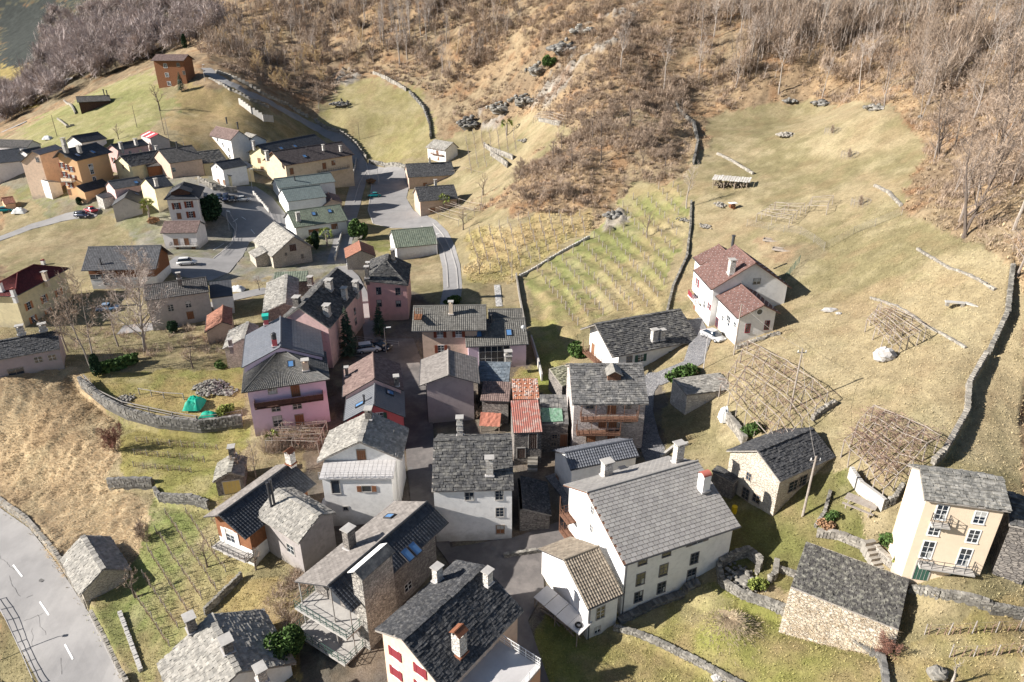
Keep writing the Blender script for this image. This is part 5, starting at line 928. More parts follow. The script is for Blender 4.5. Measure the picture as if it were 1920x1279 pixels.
SW([(292,925),(300,938),(360,940),(392,952)], 1.2, .5, 'dark stone wall continuing from the little terrace towards the timber chalet', 'darkstone')
SW([(152,722),(200,762),(240,782),(300,798),(380,806),(455,795)], 1.7, .6, 'long retaining wall below the post and rail fence of the hillside garden', 'darkstone')
SW([(1897,500),(1888,590),(1855,660)], .7, .6, 'upper stretch of the dry stone wall along the right side of the big meadow', 'drystone')
SW([(1848,668),(1815,725),(1812,775),(1770,850),(1748,872)], .8, .6, 'lower tumbled stretch of the dry stone wall by the big meadow, near the cream house', 'palestonew')
SW([(1720,468),(1780,505),(1865,545)], .22, .45, 'line of low half buried stones crossing the upper right of the meadow', 'palestonew')
SW([(1640,350),(1665,362),(1690,388)], .4, .6, 'short ruined wall at the wood edge on the upper meadow', 'palestonew')
SW([(1632,560),(1680,575),(1740,615),(1810,655)], .2, .35, 'faint stone edge running past the weathered pergola on the meadow', 'palestonew')
SW([(1345,290),(1375,305),(1412,328)], .5, .5, 'broken pale wall just above the plank roofed shelter', 'palestonew')
SW([(1290,480),(1262,540),(1250,590)], .7, .5, 'lower part of the stone wall along the right side of the terraced vineyard', 'drystone')
SW([(1296,380),(1294,430),(1288,480)], .6, .5, 'upper part of the stone wall along the right side of the terraced vineyard', 'drystone')
SW([(1262,180),(1272,210),(1300,235),(1308,270),(1300,310)], 1.2, .7, 'shaded stone wall beside the ditch at the foot of the wood', 'darkstone')
SW([(975,520),(1030,488),(1105,447)], .5, .4, 'straight low wall along the upper edge of the terraced vineyard', 'kerbwall')
SW([(968,518),(972,545),(978,580),(984,615)], .9, .35, 'straight pale wall along the left edge of the terraced vineyard', 'palestonew', smooth=True)
SW([(996,640),(1008,680),(1016,715)], 1.4, .3, 'thin white garden wall running down behind the rusty roofs', 'kerbwall', smooth=True)
SW([(405,138),(440,150),(490,178),(540,200),(578,222)], 1.3, .5, 'long pale parapet above the upper road, far stretch', 'palestonew')
SW([(590,228),(640,252),(670,275),(688,300)], 1.5, .5, 'long pale parapet above the upper road, stretch by the round meadow', 'palestonew')
SW([(392,150),(430,170),(470,190),(505,205)], .8, .4, 'low parapet on the valley side of the upper road', 'palestonew')
SW([(449,196),(470,212),(495,228),(513,230)], 2.6, .4, 'bright white curved retaining wall below the upper road', 'kerbwall', smooth=True)
SW([(692,306),(715,311),(745,313),(762,318)], 1.5, .5, 'stone wall round the top of the car park, partly in shadow', 'drystone')
SW([(700,140),(725,150),(762,172)], 1.4, .6, 'pale stone wall on the upper rim of the round meadow', 'palestonew')
SW([(768,175),(795,205),(806,235),(808,262)], 1.2, .8, 'dark overgrown wall descending to the small gallery house', 'darkstone')
SW([(908,275),(935,290),(962,300)], 1.5, .5, 'pale terrace wall in the garden below the cliff, upper one', 'palestonew')
SW([(920,292),(940,305),(952,315)], 1.6, .5, 'pale terrace wall in the garden below the cliff, lower one', 'palestonew')
SW([(1010,228),(1035,233),(1050,235)], 1.1, .5, 'short wall at the top of the cliff foot garden', 'palestonew')
SW([(1346,1068),(1352,1098),(1390,1122),(1440,1138),(1486,1158)], 1.1, .6, 'grey stone wall round the roofless ruin between the two barns', 'drystone')
SW([(1348,1066),(1375,1050),(1402,1042),(1425,1062),(1418,1075)], 1.3, .6, 'broken inner walls of the roofless ruin', 'drystone')
SW([(1455,1060),(1452,1085),(1440,1095)], 1.1, .6, 'short thick wall stub on the right of the roofless ruin', 'drystone')
SW([(1455,1070),(1490,1082)], .7, .5, 'low wall joining the ruin to the creeper covered barn', 'drystone')
SW([(1486,1160),(1560,1192),(1600,1208),(1650,1235),(1660,1290)], .7, .6, 'line of dark boulders below the creeper covered barn', 'darkstone')
SW([(1150,1180),(1190,1190),(1230,1205),(1300,1240),(1392,1290)], .6, .5, 'stone wall slanting through the lawn at the bottom of the photo', 'drystone')
SW([(1160,1168),(1240,1130),(1310,1095)], .5, .9, 'dark slab ledge along the foot of the largest white house', 'darkstone')
SW([(1705,1108),(1760,1118),(1860,1142),(1930,1156)], .7, .5, 'garden wall running right from the foot of the cream house', 'drystone')
SW([(1592,895),(1612,925),(1655,958)], 1.6, .5, 'pale plastered garden wall behind the picnic bench', 'kerbwall', smooth=True)
SW([(1530,1005),(1570,1010),(1640,1035),(1700,1080)], 1.0, .6, 'wall with steps between the creeper covered barn and the picnic garden', 'palestonew')
SW([(1528,990),(1545,965),(1556,925)], .5, .4, 'low stone edge on the left of the picnic garden', 'drystone')
SW([(1655,955),(1675,945),(1690,920)], 1.2, .5, 'short curved rubble wall beside the cream house', 'drystone')
SW([(1565,760),(1540,775),(1522,790)], .8, .6, 'corner rubble wall under the largest vine pergola', 'palestonew')
SW([(1363,790),(1380,810),(1395,835)], 1.4, .7, 'pale bank wall between the cobbled yard and the stone barn', 'palestonew')
SW([(1380,655),(1420,640),(1462,628)], .5, .7, 'heap like stone border along the gable of the hillside house', 'palestonew')
SW([(945,1045),(980,1040),(1015,1035)], .5, .5, 'small wall island in the village square', 'drystone')
SW([(455,1085),(430,1110),(385,1155)], 1.1, .4, 'narrow wall with dark shadow at the right of the lower vineyard', 'drystone')
SW([(225,1150),(240,1190),(265,1260)], .3, .5, 'strip of old concrete edging in the lower vineyard', 'kerbwall')
SW([(1240,860),(1262,842),(1290,835)], .6, .4, 'white kerb wall at the end of the cobbled track', 'kerbwall', smooth=True)
SW([(120,190),(142,215)], .9, .6, 'low pale garden wall beside the brown barn on the convex meadow', 'palestonew', smooth=True)
SW([(108,225),(128,240),(140,236)], .8, .4, 'second pale garden wall below the brown barn', 'palestonew', smooth=True)
SW([(475,365),(492,385),(505,400)], 1.4, .3, 'white parapet between the parking lot and the ramp', 'kerbwall', smooth=True)
SW([(372,342),(400,357),(425,362),(445,362)], 1.8, .4, 'rough stone retaining wall behind the parked cars', 'palestonew')
SW([(628,490),(640,445),(648,415)], 1.2, .3, 'pale wall on the left side of the descending lane', 'kerbwall', smooth=True)
SW([(660,345),(664,320),(668,300)], 1.1, .3, 'curved concrete wall at the bend above the car park', 'kerbwall', smooth=True)
# ---------------------------------------------------------------- trees
mat('bark', (.20,.165,.14), (.30,.26,.23), sc=3); mat('barkpale', (.40,.35,.31), (.26,.23,.20), sc=2.5); mat('barkdark', (.10,.08,.07), (.15,.12,.10), sc=3)
mat('twig', (.42,.32,.24), (.30,.235,.185), sc=.6, rnd=(.7, 1.3)); mat('twigpale', (.50,.43,.38), (.40,.33,.29), sc=.6, rnd=(.7, 1.3)); mat('twigpale2', (.40,.30,.21), (.27,.20,.15), sc=.6, rnd=(.7, 1.3)); mat('twiggold', (.62,.47,.27), (.48,.36,.21), sc=.5, rnd=(.7, 1.3)); mat('twigpurple', (.46,.39,.36), (.34,.285,.27), sc=.4, rnd=(.7, 1.3)); mat('twigred', (.30,.14,.10), (.22,.12,.09), sc=.6, rnd=(.7, 1.3))
mat('leaf', (.045,.085,.025), (.08,.13,.035), sc=1.2, rnd=(.6, 1.5)); mat('leafdark', (.018,.042,.02), (.03,.06,.028), sc=1.2, rnd=(.6, 1.5)); mat('leafblue', (.05,.085,.055), (.09,.13,.08), sc=1.2, rnd=(.6, 1.5)); mat('leafyel', (.22,.24,.06), (.12,.16,.04), sc=1.2, rnd=(.6, 1.4)); mat('leafdry', (.34,.20,.11), (.25,.16,.10), sc=1, rnd=(.6, 1.4)); mat('ivy', (.04,.075,.03), (.07,.10,.035), sc=1, rnd=(.6, 1.4))
def twig(mb, p, d, L, wd):
    a = d.orthogonal().normalized(); a.rotate(Matrix.Rotation(random.uniform(0, 6.28), 3, d)); e = p+d*L; mb.add([p-a*wd, p+a*wd, e], [(0, 1, 2)])
def rdir(d, ang):
    a = d.orthogonal().normalized(); a.rotate(Matrix.Rotation(random.uniform(0, 6.28), 3, d)); return (d*math.cos(ang)+a*math.sin(ang)).normalized()
def bare(seed, H, first=.22, nl=9, ang=.75, sub=5, tw=7, wd=.022, lean=0, tilt=.25, gr=.15, multi=1, r0=None):
    random.seed(seed); T = MB(); K = MB()
    for k in range(multi):
        r = (r0 or H*.017)*(1 if multi == 1 else .6); d = rdir(Vector((lean, 0, 1)).normalized(), .1 if multi == 1 else .25); p = Vector((random.uniform(-.3, .3)*(multi > 1), random.uniform(-.3, .3)*(multi > 1), -.4)); n = 7; pts_ = [p]
        for i in range(n):
            q = p+d*(H*.9/n); T.tube(p, q, r*(1-i/n*.85), r*(1-(i+1)/n*.85), n=6, cap=False); p = q; d = (d+Vector((random.uniform(-.1, .1), random.uniform(-.1, .1), .04))).normalized(); pts_.append(p)
        for j in range(nl):
            t = first+(1-first)*(j+.5)/nl*.98; kk = t*n; i = min(int(kk), n-1); o = pts_[i].lerp(pts_[i+1], kk-i); L = H*.42*(1-t*.62)*random.uniform(.75, 1.2); dd = rdir(Vector((0, 0, 1)), ang*random.uniform(.7, 1.2)); rb = r*(1-t*.8)*.55; pp = o; bpts = [pp]
            for s_ in range(4):
                qq = pp+dd*L/4; T.tube(pp, qq, rb*(1-s_*.22), rb*(1-(s_+1)*.22)+.004, n=4, cap=False); pp = qq; dd = (dd+Vector((random.uniform(-.18, .18), random.uniform(-.18, .18), gr))).normalized(); bpts.append(pp)
            for s_ in range(sub):
                t2 = .25+.75*(s_+.5)/sub; kk = t2*4; i = min(int(kk), 3); o2 = bpts[i].lerp(bpts[i+1], kk-i); d2 = rdir(dd, random.uniform(.4, .9)); L2 = L*.42*random.uniform(.6, 1.2); q2 = o2+d2*L2*.5; q3 = q2+(d2+Vector((0, 0, gr))).normalized()*L2*.5
                T.tube(o2, q2, rb*.3+.004, rb*.2+.004, n=3, cap=False); T.tube(q2, q3, rb*.2+.004, .006, n=3, cap=False)
                for w_ in range(tw):
                    t3 = (w_+.5)/tw; o3 = o2.lerp(q2, t3*2) if t3 < .5 else q2.lerp(q3, t3*2-1); d3 = rdir(d2, random.uniform(.3, .95)); L3 = L2*random.uniform(.35, .7); twig(K, o3, d3, L3, wd)
                    for _ in range(3): twig(K, o3+d3*L3*random.uniform(.2, .8), rdir(d3, random.uniform(.3, .8)), L3*random.uniform(.35, .6), wd*.8)
    return T, K
def leafcloud(seed, ell, n, ls, hollow=.55):
    random.seed(seed); K = MB(); lobes = [(Vector((random.gauss(0, .35), random.gauss(0, .35), random.gauss(0, .35))), random.uniform(.45, .75)) for _ in range(9)]
    for i in range(n):
        c, r = random.choice(lobes); d = Vector((random.gauss(0, 1), random.gauss(0, 1), random.gauss(0, 1))).normalized(); p = c+d*r*random.uniform(hollow, 1)
        if p.length > 1.1: p = p*(1.1/p.length)
        P = Vector((p.x*ell[0], p.y*ell[1], ell[2]*(1+p.z))); a = Vector((random.gauss(0, 1), random.gauss(0, 1), random.gauss(0, 1))).normalized()*ls*random.uniform(.6, 1.4); b_ = a.orthogonal().normalized()*a.length*.8; b_.rotate(Matrix.Rotation(random.uniform(0, 6.28), 3, a.normalized())); K.add([P-a*.5-b_*.5, P+a*.5-b_*.5, P+a*.5+b_*.5, P-a*.5+b_*.5], [(0, 1, 2, 3)])
    return K
def conifer(seed, H, R_, n=26):
    random.seed(seed); T = MB(); K = MB(); T.tube((0, 0, -.3), (0, 0, H), H*.022, .02, n=6)
    for i in range(n):
        t = (i+1)/n; z = H*(.06+.92*t); r = R_*(1-t)**.85+.12; nb = 11
        for j in range(nb):
            a = random.uniform(0, 6.28); rr = r*random.uniform(.75, 1.15); d = Vector((math.cos(a), math.sin(a), -.12)); p = Vector((0, 0, z)); tip = p+d*rr; sdv = Vector((-math.sin(a), math.cos(a), 0))
            for k in range(7):
                q = p.lerp(tip, .2+.8*k/7); w_ = .34*(1-k/9)*min(1, r); f_ = Vector((math.cos(a), math.sin(a), random.uniform(-.6, .25)))*w_*1.3
                for sg in (-1, 1): K.add([q, q+f_*.7+sdv*sg*w_, q+f_+Vector((0, 0, random.uniform(-.12, .1)))], [(0, 1, 2)])
    return T, K
def palm(seed, H):
    random.seed(seed); T = MB(); K = MB(); T.tube((0, 0, -.2), (.1, 0, H), .2, .16, n=8)
    for j in range(26):
        a = random.uniform(0, 6.28); e = random.uniform(-.5, 1.1); d = Vector((math.cos(a)*math.cos(e), math.sin(a)*math.cos(e), math.sin(e))); p = Vector((.1, 0, H))+d*.9; K.tube((.1, 0, H), p, .015, n=3, cap=False); up = d.orthogonal().normalized()
        for k in range(12):
            dd = d.copy(); dd.rotate(Matrix.Rotation((k-5.5)*.2, 3, up)); side = dd.cross(up).normalized()*.045; tip = p+dd*.75+Vector((0, 0, -.12)); K.add([p-side, p+side, tip], [(0, 1, 2)])
    return T, K
def thuja(seed, H, R_):
    K = leafcloud(seed, (R_, R_, H/2), int(900*H*R_), .22, .8); T = MB(); T.tube((0, 0, -.2), (0, 0, H*.7), .08, .03); return T, K
PROT = {}
def proto(name, TK, bark, leaf):
    T, K = TK; out = []
    for nm, mb, m in (('trunk', T, bark), ('crown', K, leaf)):
        o = B(nm, mb, [m]); out.append(o.data); bpy.data.objects.remove(o)
    PROT[name] = out
proto('broadA', bare(1, 13, .2, 11, .8, 6, 7, .026), 'bark', 'twig'); proto('broadB', bare(2, 14, .3, 10, .65, 6, 7, .026, multi=2), 'bark', 'twig'); proto('tallA', bare(3, 16, .35, 11, .55, 5, 6, .026), 'barkpale', 'twigpale'); proto('tallB', bare(4, 15, .5, 8, .5, 5, 6, .024), 'barkpale', 'twigpale')
proto('poplar', bare(5, 17, .25, 16, .3, 4, 5, .022, gr=.3), 'barkpale', 'twigpale'); proto('purple', bare(6, 15, .08, 18, 1.0, 8, 9, .06), 'barkdark', 'twigpurple'); proto('gold', bare(7, 8, .05, 13, .9, 7, 8, .035, multi=2), 'bark', 'twiggold'); proto('brownbush', bare(8, 6, .03, 12, .9, 7, 8, .032, multi=3), 'barkdark', 'twig')
proto('birch', bare(9, 15, .12, 26, .75, 8, 9, .026, gr=-.02), 'barkpale', 'twigpale'); proto('fruit', bare(10, 4.2, .3, 8, .9, 5, 6, .016, r0=.13), 'barkdark', 'twig'); proto('walnut', bare(11, 15, .18, 10, .85, 6, 7, .03, multi=2, r0=.36), 'barkdark', 'twig'); proto('shrub', bare(12, 2.6, .02, 10, .8, 6, 8, .016, multi=4), 'barkdark', 'twig'); proto('redshrub', bare(13, 4.5, .02, 10, .6, 6, 8, .02, multi=5), 'barkdark', 'twigred'); proto('pollard', bare(14, 3.2, .55, 7, .5, 2, 1, .01, r0=.16), 'barkpale', 'twigpale')
proto('conifer', conifer(21, 8, 2.1), 'bark', 'leafblue'); proto('thuja', thuja(22, 5, 1.0), 'bark', 'leafdark'); proto('palm', palm(23, 2.6), 'bark', 'leafyel')
def roundtree(seed, e, n, ls): T = MB(); T.tube((0, 0, -.3), (0, 0, e[2]*1.2), .14, .08); return T, leafcloud(seed, e, n, ls, .6)
proto('laurel', roundtree(24, (2.2, 2.2, 2.4), 3600, .3), 'bark', 'leaf'); proto('darkround', roundtree(25, (2.6, 2.6, 2.8), 4600, .32), 'bark', 'leafdark'); proto('greenshrub', roundtree(26, (1.6, 1.3, .9), 1800, .22), 'bark', 'leaf'); proto('yelshrub', roundtree(27, (1, 1, .8), 900, .2), 'bark', 'leafyel'); proto('dryshrub', roundtree(28, (1.2, 1, .7), 1100, .2), 'bark', 'leafdry')
def tree(kind, nm, label, cat, u=None, v=None, pos=None, sc=1.0, group=None, rz=None, szz=1.0):
    p = Vector(pos) if pos is not None else at(u, v); r = thing(nm, label, cat, p, random.uniform(0, 6.28) if rz is None else rz, group); r.scale = (sc, sc, sc*szz)
    for n_, md in zip(('trunk', 'crown'), PROT[kind]): c = bpy.data.objects.new(n_, md); COL.objects.link(c); c.parent = r
    return r
random.seed(99)
HERO = [('birch','birch_tree','tall pale barked birch, the largest bare tree in the left part of the village','tree',272,658,1.08,1.25),
 ('broadB','bare_tree','bare dark many stemmed tree beside the clipped hedge and the round knoll','tree',172,700,1.15,1.05), ('broadA','bare_tree','bare grey tree between the hedge and the pale birch','tree',222,650,.8,1), ('broadA','bare_tree','smaller bare tree just left of the pale birch trunk','tree',128,660,.8,1),
 ('fruit','fruit_tree','spreading bare fruit tree on the garden lawn casting a long shadow','tree',362,690,1.15,1), ('fruit','fruit_tree','bare fruit tree on the small lawn by the stone barn','tree',486,545,.9,1), ('fruit','fruit_tree','bare fruit tree on the slope below the timber chalet','tree',388,1065,1.0,1.1), ('fruit','fruit_tree','twisted bare tree behind the roadside stone barn','tree',253,1120,1.1,1),
 ('fruit','fruit_tree','twiggy bare tree in front of the timber chalet wall','tree',480,1070,1.0,.8), ('conifer','conifer_tree','tall conifer by the parked cars in the village centre','tree',655,668,1.0,1.15), ('conifer','conifer_tree','shorter conifer in front of the square pink house','tree',713,630,.8,1),
 ('darkround','evergreen_tree','dense dark ball shaped evergreen beside the tall square house','tree',396,415,1.35,1), ('laurel','evergreen_tree','bushy evergreen laurel between the lane and the car park','tree',673,448,1.05,1), ('laurel','evergreen_tree','big glossy evergreen bush at the bottom beside the balcony house','tree',540,1238,.8,1), ('darkround','evergreen_bush','round dark green bush among bare scrub near the birch','bush',326,624,.42,1),
 ('thuja','thuja_tree','pair of dark columnar thujas at the end of the clipped hedge','tree',185,706,.75,1), ('thuja','thuja_tree','dark pointed evergreen behind the hilltop chalet','tree',348,92,1.3,1), ('conifer','conifer_tree','small fir at the foot of the hilltop chalet','tree',341,172,.85,1),
 ('palm','palm_tree','palm beside the blank gabled house at far left','palm',281,412,1.5,1), ('palm','palm_tree','palm in the garden below the green ribbed roof','palm',614,462,1.3,1), ('palm','palm_tree','palm on the cliff foot garden terrace','palm',950,255,1.6,1), ('palm','palm_tree','palm next to the lower house by the round car park','palm',834,395,1.3,1), ('palm','palm_tree','small palm at the corner of the lilac house vegetable plot','palm',512,838,.7,1),
 ('thuja','thuja_tree','slim green thuja in the garden of the green ribbed roof','tree',594,468,.9,1), ('yelshrub','garden_bush','bright yellow green bush beside the slim thuja','bush',588,462,1.4,1.3), ('greenshrub','evergreen_bush','broad glossy green shrub beside the white walled shed','bush',1278,716,1.5,1), ('greenshrub','evergreen_bush','olive green conical shrub below the biggest pergola','bush',1408,818,.8,1.4),
 ('greenshrub','evergreen_bush','round shrub at the picnic garden edge beside the cream house','bush',1665,1025,.75,1.2), ('yelshrub','garden_bush','yellowish shrub against the left corner of the cream house','bush',1690,1072,.8,1.4), ('yelshrub','garden_bush','small green bush inside the roofless ruin','bush',1420,1105,.9,.9), ('dryshrub','garden_bush','reddish brown dry shrub left of the picnic garden','bush',1548,995,.8,1), ('greenshrub','garden_bush','green bush beside the dry shrub left of the picnic garden','bush',1558,978,.5,1.3),
 ('greenshrub','evergreen_bush','green bush behind the lilac modern house on the lane','bush',848,572,1.1,1), ('greenshrub','evergreen_bush','vine green shrub beside the whitewashed gallery house','bush',1083,668,1.0,1.3), ('laurel','evergreen_tree','small round evergreen on the cliff ledge','tree',1030,128,1.1,.8), ('greenshrub','evergreen_bush','light green bush by the small stone house wall','bush',415,690,.6,1.1),
 ('yelshrub','garden_bush','olive bush in the vegetable plot beside the green tarpaulins','bush',425,778,1.2,.9), ('redshrub','reddish_shrub','reddish bare shrub on the dry grass slope at left','shrub',218,845,1.05,1), ('redshrub','reddish_shrub','red brown bramble against the right end of the creeper covered barn','shrub',1665,1225,.7,.8), ('shrub','bare_shrub','dark bare shrub above the lower vineyard','shrub',272,1010,1.2,1.1),
 ('walnut','bare_tree','big dark spreading tree with forked trunk at the right edge of the meadow','tree',1808,445,1.15,1), ('walnut','bare_tree','second large dark tree just behind the forked one at the right edge','tree',1850,350,1.1,1), ('walnut','bare_tree','tall dark tree leaning over the right edge above the meadow corner','tree',1885,250,1.2,1), ('walnut','bare_tree','dark spreading tree at the wood edge right of the upper meadow','tree',1760,300,.95,1), ('broadA','bare_tree','low branching tree at the very right edge above the meadow wall','tree',1905,520,.8,1), ('broadB','bare_tree','many stemmed bare tree on the upper meadow edge','tree',1725,225,.75,1), ('tallA','bare_tree','pale lichened tree beside the path above the terraced vineyard','tree',1287,392,.62,1), ('fruit','fruit_tree','low bare tree at the top of the terraced vineyard','tree',1212,445,1.5,1), ('fruit','fruit_tree','bare vine entwined tree on the dry terrace left of the vineyard','tree',900,515,1.1,1),
 ('fruit','fruit_tree','round bare tree alone on the convex meadow near the hilltop chalet','tree',300,208,2.3,1), ('fruit','fruit_tree','leafless tree on the meadow above the pink house','tree',222,262,1.3,1), ('tallA','bare_tree','single silvery tree on the ridge right of the cliff','tree',1165,135,.95,1), ('tallB','bare_tree','thin silvery tree standing left of the ditch','tree',1245,170,1.0,1), ('broadA','bare_tree','dark bare tree above the round meadow casting streaky shadows','tree',598,205,.85,1),
 ('fruit','fruit_tree','grey bare bush tree beside the lower car park house','tree',868,432,1.6,1), ('dryshrub','garden_bush','brown dry bush under the far left palm','bush',290,420,1.4,1), ('pollard','pollard_tree','pollarded pale stump tree at the bottom right edge','tree',1785,1285,1.0,1), ('shrub','bare_shrub','bare shrub beside the wall of the mauve house','shrub',893,785,1.1,1), ('broadA','bare_tree','dense leafless thicket tree behind the timber chalet ridge','tree',480,895,.42,1.1), ('fruit','fruit_tree','bare bush over the mossy hut near the timber chalet','tree',455,900,1.3,1),
 ('thuja','thuja_tree','dark trimmed evergreen block beside the ochre apartment house','tree',150,385,.7,.6), ('greenshrub','evergreen_bush','green bush in the yard beside the timber porch','bush',277,325,1.3,1.2), ('greenshrub','evergreen_bush','round green bush on the lawn above the stone retaining wall','bush',338,326,1.1,1), ('dryshrub','garden_bush','dark planter bush on the car park roundabout','bush',697,345,1.6,.8), ('yelshrub','garden_bush','bright shrub beside the red green tarpaulin shed steps','bush',1006,840,.5,.8)]
for k, n, l, c, u, v, s_, zz in HERO: tree(k, n, l, c, u, v, sc=s_, szz=zz)
# woods: individual trees
area = np.gradient(RY)[:, None]*np.ones(NXg)[None]*((RY*.86+16)*2/NXg)[:, None]; AR = area.ravel()
def scatter(poly, n, mind=2.0, ymax=480):
    m = inpoly(PU, PV, poly) & ~rmask & (Y < ymax) & (zone < 0); ii = np.where(m)[0]; w_ = AR[ii]/(1+(Y[ii]/200)**1.0); w_ = w_/w_.sum(); out = []; tries = np.random.choice(ii, size=min(len(ii), n*8), replace=False, p=w_)
    for t in tries:
        if all((X[t]-X[o])**2+(Y[t]-Y[o])**2 > mind**2 for o in out): out.append(t)
        if len(out) >= n: break
    return out
np.random.seed(5); random.seed(5)
WOODS = [([(1300,0),(1919,0),(1919,430),(1880,460),(1710,400),(1730,280),(1700,205),(1450,180),(1340,210),(1290,160)], 95, ['tallA','tallB','broadA','broadB','broadA'], 'leafless grey brown tree of the wood covering the upper right slope', 'trees of the upper right wood', (.65,1.05), 4.0),
 ([(330,60),(450,0),(1000,0),(930,100),(860,220),(800,165),(700,138),(620,160),(560,170),(400,100)], 70, ['broadA','brownbush','gold','tallA','brownbush'], 'leafless brown tree of the wood above the upper road and round meadow', 'trees of the wood above the road', (.6,1.0), 4.5),
 ([(700,60),(830,30),(830,120),(720,140)], 14, ['poplar'], 'slender pale stemmed tree in the group above the round meadow', 'slender pale trees above the round meadow', (.8,1.05), 1.5),
 ([(400,60),(600,40),(640,160),(560,190),(400,110)], 26, ['gold','brownbush'], 'rounded golden brown bushy tree on the bank above the upper road', 'golden bushy trees above the road', (.8,1.25), 4.0),
 ([(90,40),(330,0),(430,60),(290,110),(140,168),(50,220),(0,235),(0,185),(70,150)], 60, ['purple','purple','broadA'], 'dusky purple grey tree in the wood down behind the convex meadow', 'trees of the far left wood', (.9,1.35), 6.0),
 ([(880,260),(1080,240),(1150,150),(1290,170),(1290,330),(1190,335),(1090,420),(1000,385),(900,380)], 26, ['brownbush','fruit','shrub','fruit'], 'small leafless tree scattered on the brushy slope in the middle', 'small trees of the middle slope', (.7,1.2), 3.0)]
for pg, n, ks, lab, grp, (s0, s1), md in WOODS:
    for t in scatter(pg, n, md):
        k = random.choice(ks); sc_ = random.uniform(s0, s1)*(1.6 if k in ('fruit', 'shrub') else 1); tree(k, 'bare_tree', lab, 'tree', pos=(X[t], Y[t], Z[t]), sc=sc_, group=grp)
# undergrowth: uncountable brush
def brush(name, polys, n, label, m, ht=(.8, 2.2), tw=26, wd=.03, ymax=420, cond=None, ball=0, elm=1.15):
    V = []; RN = []
    for pg in polys:
        mk = inpoly(PU, PV, pg) & ~rmask & (Y < ymax)
        if cond is not None: mk &= cond
        ii = np.where(mk)[0]
        if len(ii) == 0: continue
        w_ = AR[ii]*(fbm(X[ii]*.08, Y[ii]*.08, 3, 77)**3)/(1+(Y[ii]/150)); w_ /= w_.sum(); pk = np.random.choice(ii, size=n//len(polys), p=w_)
        k = len(pk); h = np.random.uniform(*ht, k)*(.6+.8*fbm(X[pk]*.2, Y[pk]*.2, 2, 78)); base = np.c_[X[pk], Y[pk], Z[pk]-.1]
        th = np.random.rand(k, tw)*6.283; el = np.random.rand(k, tw)**.6*(elm if not ball else 2.0); L = h[:, None]*np.random.uniform(.55, 1.1, (k, tw)); dv = np.stack([np.cos(th)*np.sin(el), np.sin(th)*np.sin(el), np.cos(el)], -1)
        b0 = base[:, None]+np.random.uniform(-.5, .5, (k, tw, 3))*h[:, None, None]*np.array([.7, .7, .0])
        if ball: L = L*.5; b0 = base[:, None]+np.random.normal(0, .13, (k, tw, 3))*h[:, None, None]+np.array([0, 0, 1.])*h[:, None, None]*.5
        RN.append(np.tile(np.repeat(np.random.rand(k), tw), 3)); mid = b0+dv*L[..., None]*.5; tip = b0+dv*L[..., None]+np.random.uniform(-.12, .12, (k, tw, 3))*L[..., None]
        sdv = np.stack([-np.sin(th), np.cos(th), 0*th], -1)*wd*(1+Y[pk][:, None, None]/260)
        V.append(np.stack([b0-sdv, b0+sdv, tip], 2).reshape(-1, 3)); d2 = dv+np.random.uniform(-.8, .8, dv.shape); V.append(np.stack([mid-sdv, mid+sdv, mid+d2*L[..., None]*.35], 2).reshape(-1, 3)); d2 = dv+np.random.uniform(-.8, .8, dv.shape); V.append(np.stack([mid-sdv*.8, mid+sdv*.8, mid+d2*L[..., None]*.4], 2).reshape(-1, 3))
    V = np.concatenate(V); return soup(name, V, m, label, rn=np.concatenate(RN))
def soup(name, V, m, label=None, col=None, cat=None, rn=None):
    nt_ = len(V)//3; me = bpy.data.meshes.new(name); me.vertices.add(len(V)); me.vertices.foreach_set('co', V.ravel().astype(np.float32)); me.loops.add(nt_*3); me.loops.foreach_set('vertex_index', np.arange(nt_*3, dtype=np.int32)); me.polygons.add(nt_); me.polygons.foreach_set('loop_start', np.arange(0, nt_*3, 3, dtype=np.int32)); me.polygons.foreach_set('loop_total', np.full(nt_, 3, dtype=np.int32)); me.update(calc_edges=True)
    a = me.attributes.new('rnd', 'FLOAT', 'FACE'); a.data.foreach_set('value', (np.random.rand(nt_) if rn is None else np.clip(rn*.75+np.random.rand(nt_)*.25, 0, 1)).astype(np.float32))
    if col is not None: c_ = me.color_attributes.new('Col', 'FLOAT_COLOR', 'POINT'); c_.data.foreach_set('color', np.c_[col, np.ones(len(col))].ravel().astype(np.float32))
    me.materials.append(MATS[m]); o = bpy.data.objects.new(name, me); COL.objects.link(o); return tag(o, label, cat or 'plants', None, 'stuff')
np.random.seed(6)
FP = [[(1300,0),(1919,0),(1919,500),(1880,470),(1710,400),(1730,280),(1700,205),(1450,185),(1340,215),(1290,160)], [(330,60),(450,0),(1000,0),(930,100),(860,240),(800,170),(700,140),(620,190),(560,190),(400,120)]]
brush('undergrowth', FP, 5200, 'tangled brown undergrowth on the wooded slopes at the top of the photo', 'twig', (.8, 2.4), 22, .03, cond=zone < 0)
brush('scrub', [[(1000,200),(1150,90),(1290,160),(1300,330),(1190,345),(1110,430),(1000,400),(870,420),(860,380),(980,330),(1080,240)], [(860,230),(900,180),(1100,60),(1200,40),(1290,150),(1190,340),(1000,390),(980,330)]], 3200, 'greyish brown scrub and brambles on the steep slope in the middle', 'twig', (.5, 1.5), 20, .028, cond=zone < 0)
WD = [[(1300,0),(1919,0),(1919,150),(1800,190),(1660,170),(1450,150),(1300,165)], [(330,60),(450,0),(1000,0),(930,90),(860,170),(760,110),(640,120),(560,150),(400,100)]]
brush('slender_stems', WD, 800, 'crowd of slender pale stems in the woods along the top of the photo', 'bark', (7, 13), 3, .045, ymax=470, cond=zone < 0, elm=.22)
brush('woodland', WD, 620, 'mass of fine leafless branches of the woods along the top of the photo', 'twig', (3.5, 9), 110, .03, ymax=470, cond=zone < 0, ball=1)
